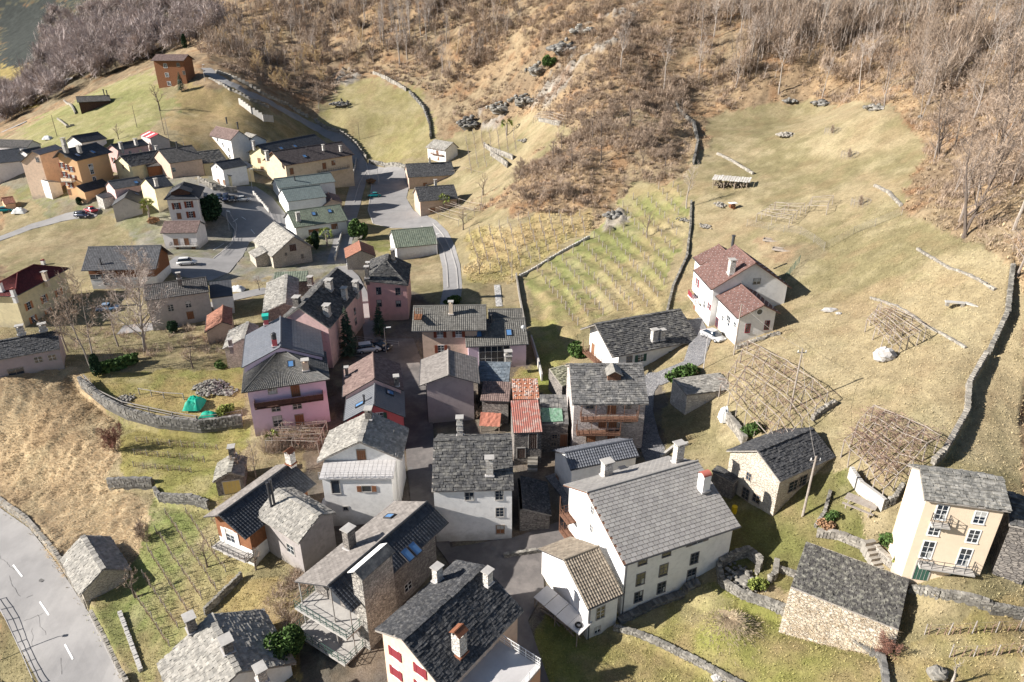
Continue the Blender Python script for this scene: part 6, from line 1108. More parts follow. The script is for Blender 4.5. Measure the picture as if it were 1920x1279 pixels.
brush('far_woodland', [[(90,40),(330,0),(430,60),(290,110),(140,168),(50,220),(0,240),(0,185),(70,150)]], 430, 'mass of dusky branches of the far wood in the valley at top left', 'twigpurple', (8, 15), 220, .06, ymax=700, cond=zone < 0, ball=1)
brush('slope_scrub', [[(850,20),(900,0),(1300,0),(1290,330),(1190,345),(1100,430),(1000,400),(860,300)], [(850,0),(1160,0),(1080,120),(960,200),(860,240)], [(1120,0),(1310,0),(1290,200),(1120,200)]], 3300, 'low grey brown bushes and saplings on the steep slope below the top edge', 'twigpale2', (.7, 2.6), 24, .022, cond=zone < 0)
brush('slope_thicket', [[(900,0),(1300,0),(1290,330),(1190,345),(1000,400),(860,300)]], 260, 'rounded leafless thickets on the steep middle slope', 'twig', (2, 4.5), 90, .02, cond=zone < 0, ball=1)
brush('bramble_thicket', [[(330,595),(470,610),(420,690),(330,680)], [(500,1130),(560,1060),(580,1110),(560,1200),(520,1160)], [(120,640),(250,600),(400,640),(240,690),(150,690)], [(480,800),(610,800),(600,840),(500,850)]], 330, 'bare brown bramble thickets around the village gardens', 'twig', (.7, 1.7), 26, .016)
mat('creeper_dry', (.50,.41,.28), (.38,.29,.19), sc=.8, rnd=(.75, 1.25))
# grass tufts
mg = bpy.data.materials.new('grass'); mg.use_nodes = True; b_ = mg.node_tree.nodes['Principled BSDF']; b_.inputs['Roughness'].default_value = .9; aa = mg.node_tree.nodes.new('ShaderNodeAttribute'); aa.attribute_name = 'Col'; mg.node_tree.links.new(aa.outputs['Color'], b_.inputs['Base Color']); MATS['grass'] = mg
def grass(name, n, mask, hmin, hmax, wd, label, droop=.5, bl=5, comb=False):
    ii = np.where(mask & ~rmask)[0]; w_ = AR[ii]/(1+(Y[ii]/90)**2); w_ /= w_.sum(); pk = np.random.choice(ii, size=n, p=w_); x = X[pk]+np.random.uniform(-.5, .5, n); y = Y[pk]+np.random.uniform(-.5, .5, n); z = Z[pk]-.03
    th = np.random.rand(n, bl)*6.283 if not comb else np.random.normal(-1.9, .55, (n, bl))+(fbm(x*.2, y*.2, 2, 5)[:, None]-.5)*2.5; h = np.random.uniform(hmin, hmax, (n, bl)); hd = np.random.uniform(.2, 1, (n, bl))*droop*h; c0 = np.stack([x[:, None]+np.cos(th)*.05, y[:, None]+np.sin(th)*.05, z[:, None]+0*th], -1)
    tip = c0+np.stack([np.cos(th)*hd, np.sin(th)*hd, h*np.random.uniform(.5, 1, (n, bl))*(.3 if comb else 1)], -1); sdv = np.stack([-np.sin(th), np.cos(th), 0*th], -1)*wd; V = np.stack([c0-sdv, c0+sdv, tip], 2).reshape(-1, 3)
    cc = np.repeat(C[pk]*np.random.uniform(.9, 1.6, (n, 1)), bl*3, 0); return soup(name, V, 'grass', label, np.clip(cc, 0, 1))
np.random.seed(8)
grass('dry_grass', 26000, strm, .3, .6, .022, 'long straw coloured dry grass on the slope at lower left', 1.0, 6, comb=True)
grass('grass', 90000, (zone >= 0) & (zone != 1) & (zone != 13) & (zone != 14) & (Y < 125), .07, .24, .028, 'short winter grass on the meadows and lawns', .7, 4)
grass('slope_grass', 42000, ((zone == 3) | (zone < 0)) & (Y < 300) & (PU > 560) & (PV > 20), .25, .7, .07, 'dead grass and leaf litter on the hillside', 1.2, 4)
# ---------------------------------------------------------------- houses
ROOTS = []
random.seed(3)
for (k, l, c, r1, r2, e, h, kw, f) in HT: ROOTS.append(build_house(k, l, c, r1, r2, e, h, kw, f))
def byl(s): return next(r for r in ROOTS if s in r['label'])
# ---------------------------------------------------------------- vines
random.seed(17)
mat('stake', (.36,.33,.30), (.24,.21,.19), sc=3); mat('vine', (.20,.12,.09), (.30,.21,.16), sc=2); mat('pergwood', (.36,.32,.28), (.24,.20,.17), sc=2)
def trellis(poly, origin, dr, spacing, ps, label, grp, hp=1.3, n=30, vig=.5, jit=3, vm='vine'):
    dv = Vector(dr).normalized(); nv = Vector((dv.y, -dv.x))
    for r in range(n):
        o = Vector(origin)+nv*spacing*r; pts_ = []
        for t in np.arange(-300, 400, ps):
            p = o+dv*t
            if bool(inpoly(np.array([p.x]), np.array([p.y]), poly)[0]): pts_.append(at(p.x+random.uniform(-jit, jit)*.4, p.y+random.uniform(-jit, jit)*.3))
        if len(pts_) < 3: continue
        b0 = pts_[0]; root = thing('vine_row', label, 'vine row', b0, 0, grp); W = MB(); Vn = MB(); prev = None
        for p in pts_:
            q = p-b0; S_ = MB(); h = hp*random.uniform(.85, 1.15); top = q+Vector((random.uniform(-.08, .08), random.uniform(-.08, .08), h)); S_.tube(q-Vector((0, 0, .3)), top, .05 if p.y < 90 else .08, n=5); B('stake', S_, ['stake'], root)
            if prev is not None:
                for z in (.55, .9): W.tube(prev+Vector((0, 0, hp*z)), q+Vector((0, 0, hp*z)), .006, n=3)
                for kk in range(3):
                    c = prev.lerp(q, (kk+.5)/3); c.z += .0; tp = c+Vector((random.uniform(-.1, .1), random.uniform(-.1, .1), hp*random.uniform(.55, .75))); Vn.tube(c-Vector((0, 0, .1)), tp, .04, .028, n=4)
                    for _ in range(3): Vn.tube(tp, tp+Vector((random.uniform(-.5, .5), random.uniform(-.5, .5), random.uniform(-.1, .4))), .02, .008, n=3, cap=False)
            prev = q
        B('wire', W, ['greywood'], root); B('vines', Vn, [vm], root)
trellis([(985,520),(1110,445),(1185,365),(1280,345),(1272,440),(1238,572),(1110,596),(1070,640),(1008,688)], (1000,500), (.60,.80), 25, 12.5, 'row of staked vines in the green terraced vineyard above the lilac house', 'vine rows of the green terraced vineyard', 1.5, 24)
trellis([(865,435),(1000,405),(1095,402),(1118,430),(985,505),(950,512),(882,500)], (880,440), (.28,.96), 19, 12, 'row of staked vines on the dry straw terrace left of the green vineyard', 'vine rows of the dry terrace', 1.5, 20)
trellis([(300,955),(395,965),(452,1010),(432,1085),(370,1150),(300,1250),(250,1240),(212,1150),(262,1085)], (262,1130), (.55,.83), 33, 19, 'row of low staked vines in the vineyard between the main road and chalet', 'vine rows of the lower vineyard', 1.1, 12)
trellis([(240,830),(300,815),(420,825),(400,880),(280,905),(235,880)], (240,900), (1,.1), 24, 22, 'row of old vines on the small terrace below the garden fence', 'vine rows of the small terrace', 1.0, 6)
trellis([(875,250),(950,240),(1000,270),(950,295),(885,330),(868,300)], (870,240), (.15,.98), 15, 9, 'row of vines on the steep garden terrace below the cliff', 'vine rows of the cliff foot garden', 1.8, 10)
trellis([(1720,1150),(1915,1160),(1919,1240),(1740,1230)], (1720,1235), (1,-.05), 42, 45, 'leaning wooden vine stakes in the shaded field at lower right', 'vine stakes of the shaded field', 1.3, 5)
def pergola(c4, nx, ny, h, label, vig=.5, name='pergola', canes=1, vm='vine'):
    a, b, c, d = [at(*p) for p in c4]; root = thing(name, label, 'pergola', a, 0); P = lambda s, t: (a.lerp(b, s)).lerp(d.lerp(c, s), t)
    T = {}
    for i in range(nx+1):
        for j in range(ny+1):
            p = P(i/nx, j/ny); p.x += random.uniform(-.15, .15); p.y += random.uniform(-.15, .15); z = g(p.x, p.y); q = Vector((p.x, p.y, z))-a; S_ = MB(); t = q+Vector((random.uniform(-.12, .12), random.uniform(-.12, .12), h*random.uniform(.93, 1.05))); S_.tube(q-Vector((0, 0, .3)), t, .075, .06, n=6); B('post', S_, ['pergwood'], root); T[i, j] = t
    Bm = MB(); Vn = MB()
    for i in range(nx+1):
        for j in range(ny+1):
            if i < nx: Bm.tube(T[i, j], T[i+1, j], .05, .04, n=5)
            if j < ny: Bm.tube(T[i, j]+Vector((0, 0, .08)), T[i, j+1]+Vector((0, 0, .08)), .055, .045, n=5)
            if i < nx and j < ny:
                for k in range(1, canes+1): t = random.uniform(.2, .8); t2 = min(max(t+random.uniform(-.3, .3), 0), 1); Bm.tube(T[i, j].lerp(T[i+1, j], t)+Vector((0, 0, .12)), T[i, j+1].lerp(T[i+1, j+1], t2)+Vector((0, 0, .12)), .04, .028, n=4)
                for _ in range(int(26*vig)):
                    s0, t0 = random.random(), random.random(); p = T[i, j].lerp(T[i+1, j], s0).lerp(T[i, j+1].lerp(T[i+1, j+1], s0), t0)+Vector((0, 0, .15))
                    for _ in range(3):
                        q = p+Vector((random.gauss(0, .45), random.gauss(0, .45), random.gauss(0, .07))); Vn.tube(p, q, .02, .012, n=3, cap=False); p = q
    for i in range(nx+1):
        if random.random() < vig+.2: p = T[i, 0].copy(); Vn.tube(p+Vector((.15, .1, -h-.1)), p+Vector((.05, 0, .1)), .04, .03, n=4)
    B('beam', Bm, ['pergwood'], root)
    if vig: B('vines', Vn, [vm], root)
    return root
mat('vinered', (.20,.12,.095), (.28,.20,.16), sc=1.5)
pergola([(1348,745),(1400,662),(1548,765),(1452,872)], 4, 6, 2.0, 'largest vine pergola of pale poles beside the hillside house drive', .9, vm='vinered')
pergola([(1578,855),(1628,790),(1752,848),(1650,945)], 4, 5, 2.1, 'vine pergola thick with reddish vines behind the cream house', 1.2, vm='vinered')
pergola([(1622,622),(1650,590),(1732,640),(1668,672)], 4, 3, 1.9, 'weathered tangled pergola next to the big pale boulder', .45)
pergola([(1418,418),(1450,395),(1505,398),(1478,428)], 4, 2, 1.7, 'thin grey pergola frame on the upper meadow below the plank shelter', .12)
pergola([(1510,402),(1520,386),(1560,384),(1548,404)], 2, 1, 1.7, 'small detached end of pergola frame on the upper meadow', 0)
pergola([(1000,232),(1012,222),(1060,232),(1048,246)], 3, 2, 2.0, 'grey vine frame at the top of the cliff foot garden', .3)
pergola([(500,848),(530,815),(612,812),(600,850)], 3, 2, 1.9, 'ramshackle pergola in front of the lilac house', .5)
pergola([(790,398),(860,385),(905,395),(860,425)], 3, 2, 1.8, 'bare pergola behind the lower car park house', .3)
pergola([(1020,818),(1035,800),(1100,800),(1095,820)], 2, 1, 2.6, 'vine tangle climbing frame between the red roof and the stone farmhouse', 1.2)
# creeper over the barn front wall
np.random.seed(12); rb = byl('creeper hanging'); M_ = rb.matrix_basis if False else (Matrix.Translation(rb.location) @ Matrix.Rotation(rb.rotation_euler.z, 4, 'Z'))
def creeper(c4, n, m, label, name='creeper', L=.5, wd=.03, bulge=.4):
    a, b, c, d = [Vector(p) for p in c4]; nr = (b-a).cross(d-a).normalized(); nr = nr if nr.y < 0 else -nr; V = []
    for _ in range(n):
        s_, t_ = random.random(), random.random(); p = a.lerp(b, s_).lerp(d.lerp(c, s_), t_)+nr*(bulge*math.sin(math.pi*t_)*random.random()+.05); dd = Vector((random.gauss(0, 1), random.gauss(0, 1), random.gauss(-.6, .7))).normalized()*L*random.uniform(.4, 1.2); sd_ = dd.orthogonal().normalized()*wd; V += [p-sd_, p+sd_, p+dd]
    return soup(name, np.array([tuple(v) for v in V]), m, label)
hb = HT[[i for i, r in enumerate(ROOTS) if r is rb][0]]; P1, P2, d_, n_, L__, s__, w1, z1, w2, z2, _, zr = solve_house(hb[3], hb[4], hb[5], hb[6], shed=True, over=.2, gover=.1)
fa = np.r_[P1[:2]+n_*s__*(w1-.1), z1-.15]; fb = np.r_[P2[:2]+n_*s__*(w1-.1), z1-.15]; fa2 = fa.copy(); fb2 = fb.copy(); fa2[:2] += n_*s__*2.0; fb2[:2] += n_*s__*2.0; fa2[2] = g(*fa2[:2])-.1; fb2[2] = g(*fb2[:2])-.1
cm = MB(); K_ = 24
for i in range(K_+1):
    for j in range(9):
        p = Vector(fa).lerp(Vector(fb), i/K_).lerp(Vector(fa2).lerp(Vector(fb2), i/K_), j/8); p.z += .25*math.sin(j/8*3.1)+random.uniform(-.12, .12); cm.v.append(tuple(p))
for i in range(K_):
    for j in range(8): cm.f.append((i*9+j, i*9+j+1, (i+1)*9+j+1, (i+1)*9+j)); cm.m.append(0); cm.r.append(random.random())
cb_ = B('dry_creeper_bank', cm, ['stonetan'], None, True); tag(cb_, 'bank of matted dry creeper piled against the front of the lichened ruin', 'bank')
creeper([fa, fb, fb2, fa2], 6000, 'creeper_dry', 'straw coloured dry creeper hanging over the front of the lichened ruin', L=.6, wd=.012, bulge=.3)
# hay mound tufts
hc = hillm[0][0]; V = []
for _ in range(2500):
    a = random.uniform(0, 6.28); r = abs(random.gauss(0, 1.3)); x, y = hc.x+r*math.cos(a), hc.y+r*math.sin(a); z = g(x, y)+1.6*math.exp(-(r/2.25)**2)-.05; dd = Vector((math.cos(a)*.3, math.sin(a)*.3-.1, random.uniform(-.05, .2))); sd_ = Vector((-math.sin(a), math.cos(a), 0))*.03; p = Vector((x, y, z+.05)); V += [p-sd_, p+sd_, p+dd]
soup('hay_mound', np.array([tuple(v) for v in V]), 'creeper_dry', 'mound of mown dry grass on the lawn below the largest white house')
# ---------------------------------------------------------------- poles, lamps, wires
def pole(u, v, h, label, name='utility_pole', arm=True, r=.12, m='pergwood'):
    p = at(u, v); root = thing(name, label, 'pole', p); mb = MB(); mb.tube((0, 0, -.5), (0, 0, h), r, r*.7, n=8); B('pole', mb, [m], root)
    if arm:
        mb = MB(); mb.box((0, 0, h-.5), (1.1, .1, .1)); B('crossarm', mb, ['greywood'], root)
        for x in (-.45, 0, .45): mb = MB(); mb.tube((x, 0, h-.45), (x, 0, h-.2), .05, n=6); B('insulator', mb, ['whitepaint'], root)
    return p+Vector((0, 0, h))
def lamp(u, v, h, label, dx=.9, dy=0):
    p = at(u, v); root = thing('street_lamp', label, 'street lamp', p); mb = MB(); mb.tube((0, 0, -.3), (0, 0, h), .07, .05, n=8); B('pole', mb, ['palemetal'], root); mb = MB(); mb.tube((0, 0, h), (dx*.4, dy*.4, h+.1), .04, n=6); B('arm', mb, ['palemetal'], root); mb = MB(); mb.box((dx*.75, dy*.75, h+.1), (.75, .28, .13), rot=math.atan2(dy, dx)); B('lamp_head', mb, ['whitepaint'], root); return p
t1 = pole(1482,768,8.2,'tall wooden pole rising out of the largest vine pergola'); t2 = pole(1505,968,7.6,'weathered wooden pole in front of the slab roofed stone barn', r=.15)
t3 = pole(1376,665,8.0,'pole in front of the lower wing of the hillside house', arm=False); t4 = pole(960,528,6.5,'dark pole at the left end of the vineyard wall', arm=False, r=.09)
pole(674,262,6.5,'thin pole alone on the round meadow above the car park', arm=False, r=.09, m='barkdark'); pole(309,253,9,'pole at the foot of the dry slope above the pink house', arm=False, r=.1, m='barkdark'); pole(320,277,9,'second pole behind the grey roofed porch house', arm=False, r=.1); pole(257,240,7,'pole on the convex meadow right of the barn', arm=False, r=.09, m='barkdark'); pole(107,256,7,'pole beside the garden beds below the barn', arm=False, r=.1, m='barkdark'); pole(162,372,9,'tall pole in front of the ochre apartment house', arm=False, r=.11, m='barkdark'); pole(353,316,8,'pole on the lawn beside the cream gabled house', arm=False, r=.1)
lamp(1319,692,5.5,'street lamp on the drive below the hillside house',-.9,0); lamp(724,662,4.6,'street lamp beside the cars parked in the village centre',1,.2); lamp(473,354,5.5,'street lamp at the top of the ramp above the parked cars',.9,0); lamp(430,432,5,'street lamp on the edge of the parking area near the round evergreen',.9,0); lamp(710,345,6.5,'tall lamp post on the car park roundabout',.6,.3); lamp(-8,1240,6,'street lamp on the guard rail side of the main road',1.4,0); lamp(820,478,5,'lamp post beside the green roofed building and the lane',.5,.3); lamp(385,155,6,'lamp post on the upper road near the hilltop chalet',.5,0)
def wire(a, b, sag, label):
    mb = MB(); n = 12; c0 = a.copy(); pr = None
    for i in range(n+1):
        t = i/n; p = a.lerp(b, t)-Vector((0, 0, sag*4*t*(1-t)))-c0
        if pr is not None: mb.tube(pr, p, .018, n=3, cap=False)
        pr = p
    o = B('overhead_wire', mb, ['greywood']); o.location = c0; tag(o, label, 'wire')
wire(t1, t3, .5, 'overhead wire from the pergola pole to the hillside house pole'); wire(t2-Vector((0, 0, .4)), t1-Vector((0, 0, .3)), .8, 'overhead wire between the barn pole and the pergola pole')
# ---------------------------------------------------------------- cars
mat('car_teal', (.0,.22,.24), rough=.3, spec=.6); mat('car_white', (.65,.65,.64), rough=.3, spec=.6); mat('car_silver', (.42,.42,.42), rough=.3, spec=.6); mat('car_navy', (.02,.03,.07), rough=.3, spec=.6); mat('car_black', (.02,.02,.022), rough=.3, spec=.6); mat('car_blue', (.18,.30,.45), rough=.3, spec=.6); mat('car_red', (.40,.03,.05), rough=.35, spec=.6); mat('tyre', (.02,.02,.02)); mat('hub', (.35,.35,.36), rough=.4); mat('lightglass', (.7,.7,.68), rough=.2); mat('redlight', (.4,.02,.02), rough=.3)
def car(u, v, ang, m, label, suv=False, L=4.2):
    p = at(u, v); p.z += .09; root = thing('parked_car', label, 'car', p, math.radians(ang)); h = 1.65 if suv else 1.42; W = 1.75
    def section(prof, wb, wt, mb):
        n = len(prof)
        for i, (x, z0, z1, k) in enumerate(prof):
            w0 = wb*k/2; w1 = wt*k/2; mb.v += [(x, -w0, z0), (x, -w0*1.02, (z0+z1)/2), (x, -w1, z1), (x, w1, z1), (x, w0*1.02, (z0+z1)/2), (x, w0, z0)]
        for i in range(n-1):
            for j in range(6): a, b = i*6+j, i*6+(j+1) % 6; mb.f.append((a, b, b+6, a+6)); mb.m.append(0); mb.r.append(.5)
        mb.f += [tuple(range(5, -1, -1)), tuple(range((n-1)*6, n*6))]; mb.m += [0, 0]; mb.r += [.5, .5]
    hl = .92 if suv else .82; mb = MB(); section([(-L/2, .4, .62, .88), (-L/2+.12, .28, hl, .96), (-L*.2, .25, hl+.06, 1), (L*.15, .25, hl+.05, 1), (L*.36, .26, hl-.06, .97), (L/2-.1, .3, .66, .9), (L/2, .4, .55, .8)], W, W*.93, mb); B('body', mb, [m], root, True)
    mb = MB(); section([(-L/2+.15 if suv else -L*.38, hl, hl+.06, .93), (-L/2+.42 if suv else -L*.22, hl, h-.06, .86), (-L*.02, hl, h, .86), (L*.1, hl, h-.05, .85), (L*.27, hl, hl+.03, .9)], W*.96, W*.84, mb); cb2 = B('windows', mb, ['glass'], root, True)
    mb = MB(); section([(-L/2+.45 if suv else -L*.21, h-.07, h-.02, .83), (-L*.02, h-.03, h+.04, .84), (L*.09, h-.07, h-.01, .82)], W*.86, W*.84, mb); B('roof', mb, [m], root)
    for sx in (-L*.3, L*.31):
        for sy in (-1, 1):
            mb = MB(); mb.tube((sx, sy*(W/2-.2), .32), (sx, sy*(W/2+.01), .32), .32, n=14); wh = B('wheel', mb, ['tyre'], root); mb = MB(); mb.tube((sx, sy*(W/2), .32), (sx, sy*(W/2+.02), .32), .19, n=10); B('hubcap', mb, ['hub'], wh)
    for sy in (-1, 1):
        mb = MB(); mb.box((L/2-.12, sy*.62, .62), (.14, .36, .13)); B('headlight', mb, ['lightglass'], root); mb = MB(); mb.box((-L/2+.09, sy*.64, .72), (.1, .22, .2)); B('tail_light', mb, ['redlight'], root); mb = MB(); mb.box((L*.17, sy*(W/2+.07), hl+.06), (.12, .18, .12)); B('wing_mirror', mb, [m], root)
car(702,370,195,'car_teal','teal green car parked alone on the round car park'); car(352,497,12,'car_white','white estate car parked beside the wide timber chalet',True); car(412,374,-70,'car_navy','dark blue car, leftmost of the four parked below the retaining wall'); car(424,376,-72,'car_navy','second dark blue car from the left below the retaining wall',True); car(437,378,-75,'car_black','black car next to the silver one below the retaining wall'); car(456,378,10,'car_silver','silver car at the right end of the row below the retaining wall')
car(156,408,-5,'car_navy','dark car at the end of the field lane beside the blank gabled house',True); car(171,398,150,'car_red','red vehicle behind the dark car at the end of the field lane'); car(692,660,15,'car_white','white car parked in the shade of the tall conifer',True); car(713,655,-20,'car_black','dark car half hidden behind the white one near the tall conifer'); car(203,583,10,'car_blue','pale blue car half hidden behind the birch branches'); car(1336,636,-60,'car_silver','silver car at the foot of the hillside house'); car(10,398,15,'car_teal','blue green vehicle at the far left edge of the gardens')
# ---------------------------------------------------------------- single objects
mat('boulder', (.46,.44,.42), (.34,.32,.31), sc=.9, c3=(.55,.53,.5), sc3=2, bump=.06)
def boulder(u, v, sz, label, name='boulder', m='boulder', seed=1, sub=2):
    p = at(u, v); mb = MB(); mb.rock((0, 0, sz[2]*.38), sz, n=13, k=9, seed=seed); o = B(name, mb, [m]); o.location = p; tag(o, label, 'rock'); return o
boulder(1655,676,(2.9,2.3,2.0),'huge pale grey boulder on the open meadow', seed=4); boulder(1556,585,(2.8,1.3,.7),'flat pinkish pale rock lying in the meadow right of the hillside house', seed=6); boulder(1572,590,(1.0,.8,.4),'small broken rock beside the flat pinkish one', seed=8); boulder(1725,222,(1.1,1,.8),'small mossy boulder at the top of the upper meadow', seed=9, m='drystone'); boulder(1345,1275,(1.2,.8,.6),'low rock at the bottom edge of the lawn', seed=10); boulder(1755,1270,(1.8,1.4,1.2),'rounded mossy rock at the bottom right beside the pollard', seed=11, m='drystone')
def heap(px, n, r, sz, label, name='stone_heap', m='drystone', h=.8, cat='stone heap', asp=1):
    p = at(*px); mb = MB(); mb.rock((0, 0, -h*.1), (r*1.5*asp, r*1.5, h*1.3))
    for i in range(n): a = random.uniform(0, 6.28); q = random.random()**.6*r; mb.rock((q*math.cos(a)*asp, q*math.sin(a), h*(1-q/r)*random.random()+sz*.2), (sz*random.uniform(.6, 1.3), sz*random.uniform(.6, 1.3), sz*random.uniform(.4, .8)))
    o = B(name, mb, [m]); o.location = p; tag(o, label, cat); return o
heap((1474,255),70,2.6,.9,'pile of pale field stones on the upper meadow',m='palestonew'); heap((395,728),160,2.6,.5,'grey rubble pile beside the green tarpaulins',m='drystone',h=1.3); heap((425,735),60,1.6,.4,'low heap of broken slabs right of the rubble pile',h=.5); heap((1285,412),40,2.0,.4,'scattered stones on the track beside the vineyard wall',h=.3); heap((1325,425),36,2,.45,'small stone scatter behind the hillside house',m='palestonew',h=.3); heap((985,265),60,2.6,.6,'jumbled stones on the cliff foot terrace',m='palestonew',h=.7); heap((1350,385),60,2.2,.5,'long stone spill below the plank shelter',m='palestonew',h=.5,asp=.6); heap((238,748),40,1.3,.4,'ring of stones round a stump in the hillside garden',h=.4); heap((1400,1085),60,2.2,.5,'fallen masonry inside the roofless ruin',h=.6); heap((640,196),50,5,1.2,'dark rocky outcrop above the upper road',m='darkstone',h=2)
for (u, v, r_, sz, h_, lb) in ((1060,95,6,2.4,4,'pale cliff with dark crack high on the middle slope'), (1092,62,5,2.2,3,'upper part of the pale cliff near the top edge'), (1010,135,5,2.2,3,'bright rock face beside the round evergreen'), (985,190,7,2.0,3,'low rock band under the dry slope'), (940,205,6,2.0,3,'rock step above the cliff foot garden'), (880,235,5,2.2,4,'dark overhanging rock left of the cliff foot garden'), (1150,408,2.5,1.5,1.5,'dark outcrop at the top of the vineyards'), (1540,196,2.5,1.5,1.0,'low dark rock ledge along the top of the upper meadow'), (1480,192,2,1.2,.9,'small dark rock ledge at the top left of the upper meadow'), (1640,205,2.5,1.3,.9,'broken rock ledge at the top right of the upper meadow')):
    heap((u, v), 34, r_, sz, lb, 'rock_outcrop', 'darkstone' if 'dark' in lb else 'drystone', h_, 'rock')
def fence(px, h, sp, label, rails=2, m='oldwood', name='wooden_fence', r=.05, mesh=False):
    L = along(px, sp); c0 = at(*px[0]); root = thing(name, label, 'fence', c0); pr = None; Rl = MB(); Ps = []
    for p in L: z = g(p.x, p.y); Ps.append(Vector((p.x, p.y, z))-c0)
    for q in Ps: mb = MB(); mb.tube(q-Vector((0, 0, .3)), q+Vector((0, 0, h)), r, n=5); B('post', mb, [m], root)
    for a, b in zip(Ps[:-1], Ps[1:]):
        for k in range(rails): zz = h*(.95-.42*k if rails < 4 else .95-.9*k/rails); Rl.tube(a+Vector((0, 0, zz)), b+Vector((0, 0, zz)), r*.8 if rails < 4 else .012, n=4)
        if mesh:
            for t in np.linspace(0, 1, 14)[:-1]: p = a.lerp(b, float(t)); Rl.tube(p, p+Vector((0, 0, h*.95)), .008, n=3, cap=False)
    B('rail', Rl, [m], root); return root
fence([(160,715),(185,742),(232,765),(280,775),(325,785),(370,792)],1.1,2.6,'post and rail fence running along the hillside garden wall',2,'greywood',r=.09); fence([(372,792),(410,788),(455,780)],1.0,2.5,'short rail fence beside the green tarpaulins',2,'oldwood',r=.06); fence([(262,740),(308,748),(345,750)],1.1,2.2,'inner wooden rail fence across the hillside garden lawn',1,'greywood',r=.08)
fence([(1400,425),(1440,432),(1500,440),(1525,455),(1545,470),(1600,440),(1640,425),(1690,405)],1.5,3.2,'wire fence round the garden behind the hillside house and out across the meadow',5,'greywood','wire_fence',.04,True); fence([(1498,495),(1470,530),(1450,550)],1.6,2.0,'green mesh fence on the dark side of the hillside house',5,'shutgreen','mesh_fence',.04,True)
fence([(-10,1128),(12,1165),(40,1225),(66,1285)],1.1,1.6,'steel guard rail with posts on the outer edge of the main road',3,'palemetal','guard_rail',.05)
fence([(670,640),(700,645),(748,650)],1.0,2,'grey railing in front of the conifer garden',2,'palemetal','railing',.03); fence([(478,372),(505,398),(515,420)],1.0,1.6,'metal railing along the ramp',3,'palemetal','railing',.03); fence([(428,398),(444,425),(440,455),(415,480)],.9,1.8,'grey guard rail on the inside of the parking bend',2,'palemetal','guard_rail',.05); fence([(835,330),(870,320),(905,330)],1.2,3,'wooden posts on the garden terrace behind the car park houses',1,'oldwood'); fence([(830,385),(900,400),(905,360)],1.2,3,'posts and wire round the plot behind the lower car park house',2,'oldwood')
for (u, v, lb) in ((1560,250,'wire ring guarding a young tree on the upper meadow, highest one'), (1592,295,'wire ring guarding a young tree, between the highest and the wood edge wall'), (1613,385,'wire ring guarding a young tree beside the short ruined wall')):
    p = at(u, v); root = thing('tree_guard', lb, 'tree guard', p); mb = MB(); n = 14
    for i in range(n):
        a, b = 6.283*i/n, 6.283*(i+1)/n; R0 = 1.7; mb.tube((R0*math.cos(a), R0*math.sin(a), -.3), (R0*math.cos(a), R0*math.sin(a), 1.2), .03, n=4)
        for z in (.3, .6, .9, 1.15): mb.tube((R0*math.cos(a), R0*math.sin(a), z), (R0*math.cos(b), R0*math.sin(b), z), .02, n=3)
    B('wire_ring', mb, ['stake'], root)
    for n_, md in zip(('trunk', 'crown'), PROT['shrub']): c = bpy.data.objects.new(n_, md); COL.objects.link(c); c.parent = root; c.scale = (.6, .6, .9)
# stone bench, picnic table, shelter, tarpaulins
p = at(1800,575); root = thing('stone_bench', 'angular pale stone bench on the upper right meadow', 'bench', p, -.25); mb = MB(); mb.box((-.7, 0, .5), (2.2, .6, .16)); mb.box((1.1, -.35, .5), (1.7, .6, .15), rot=-.7); B('seat', mb, ['kerbwall'], root)
for x, y in ((-1.5, 0), (.2, -.05), (1.6, -.8)): mb = MB(); mb.box((x, y, .2), (.35, .5, .5)); B('leg', mb, ['palestonew'], root)
p = at(1612,952); root = thing('picnic_table', 'pale plank picnic table with benches in the garden beside the cream house', 'picnic table', p, -.72); mb = MB()
for i in range(6): mb.box((0, -.5+i*.2, .76), (3.0, .18, .06))
B('tabletop', mb, ['pergwood'], root)
for s_ in (-1, 1): mb = MB(); mb.box((0, s_*1.0, .45), (3.0, .3, .07)); mb.box((-1.1, s_*1.0, .2), (.1, .25, .45)); mb.box((1.1, s_*1.0, .2), (.1, .25, .45)); B('bench', mb, ['pergwood'], root)
for x in (-1.1, 1.1): mb = MB(); mb.box((x, -.35, .35), (.1, .1, .8)); mb.box((x, .35, .35), (.1, .1, .8)); mb.box((x, 0, .65), (.08, 1.0, .1)); B('leg', mb, ['greywood'], root)
p = at(1368,352); root = thing('wood_shelter', 'log shelter roofed with loose pale planks at the left edge of the upper meadow', 'shelter', p, -.42); mb = MB()
for i in range(15): mb.obox((-4+i*.56, -1.5+random.uniform(-.2, .2), 1.7+random.uniform(0, .12)), (.46, 0, 0), (.1, 3.0, .55), (0, 0, .05))
B('roof', mb, ['whitestone'], root)
for x in (-3.6, -1.2, 1.2, 3.8): 
    for y in (-1.2, 1.3): mb = MB(); mb.tube((x, y, -.3), (x, y, 1.8+(y > 0)*.4), .09); B('post', mb, ['oldwood'], root)
mb = MB()
for i in range(70): x = random.uniform(-3.6, 3.8); z = random.uniform(.1, 1.4); mb.tube((x, -1.0, z), (x+random.uniform(-.2, .2), 1.1, z), .1, n=6)
B('logs', mb, ['oldwood'], root)
p = at(1373,392); root = thing('wood_stack', 'small stack of firewood under a white sheet below the plank shelter', 'wood stack', p); mb = MB(); mb.box((0, 0, 1.25), (1.7, 1.3, .07), rot=.3); B('sheet', mb, ['whitepaint'], root); mb = MB()
for i in range(40): mb.tube((random.uniform(-.7, .7), -.6, random.uniform(.1, 1.15)), (random.uniform(-.7, .7), .6, random.uniform(.1, 1.15)), .09, n=6)
B('logs', mb, ['timber'], root)
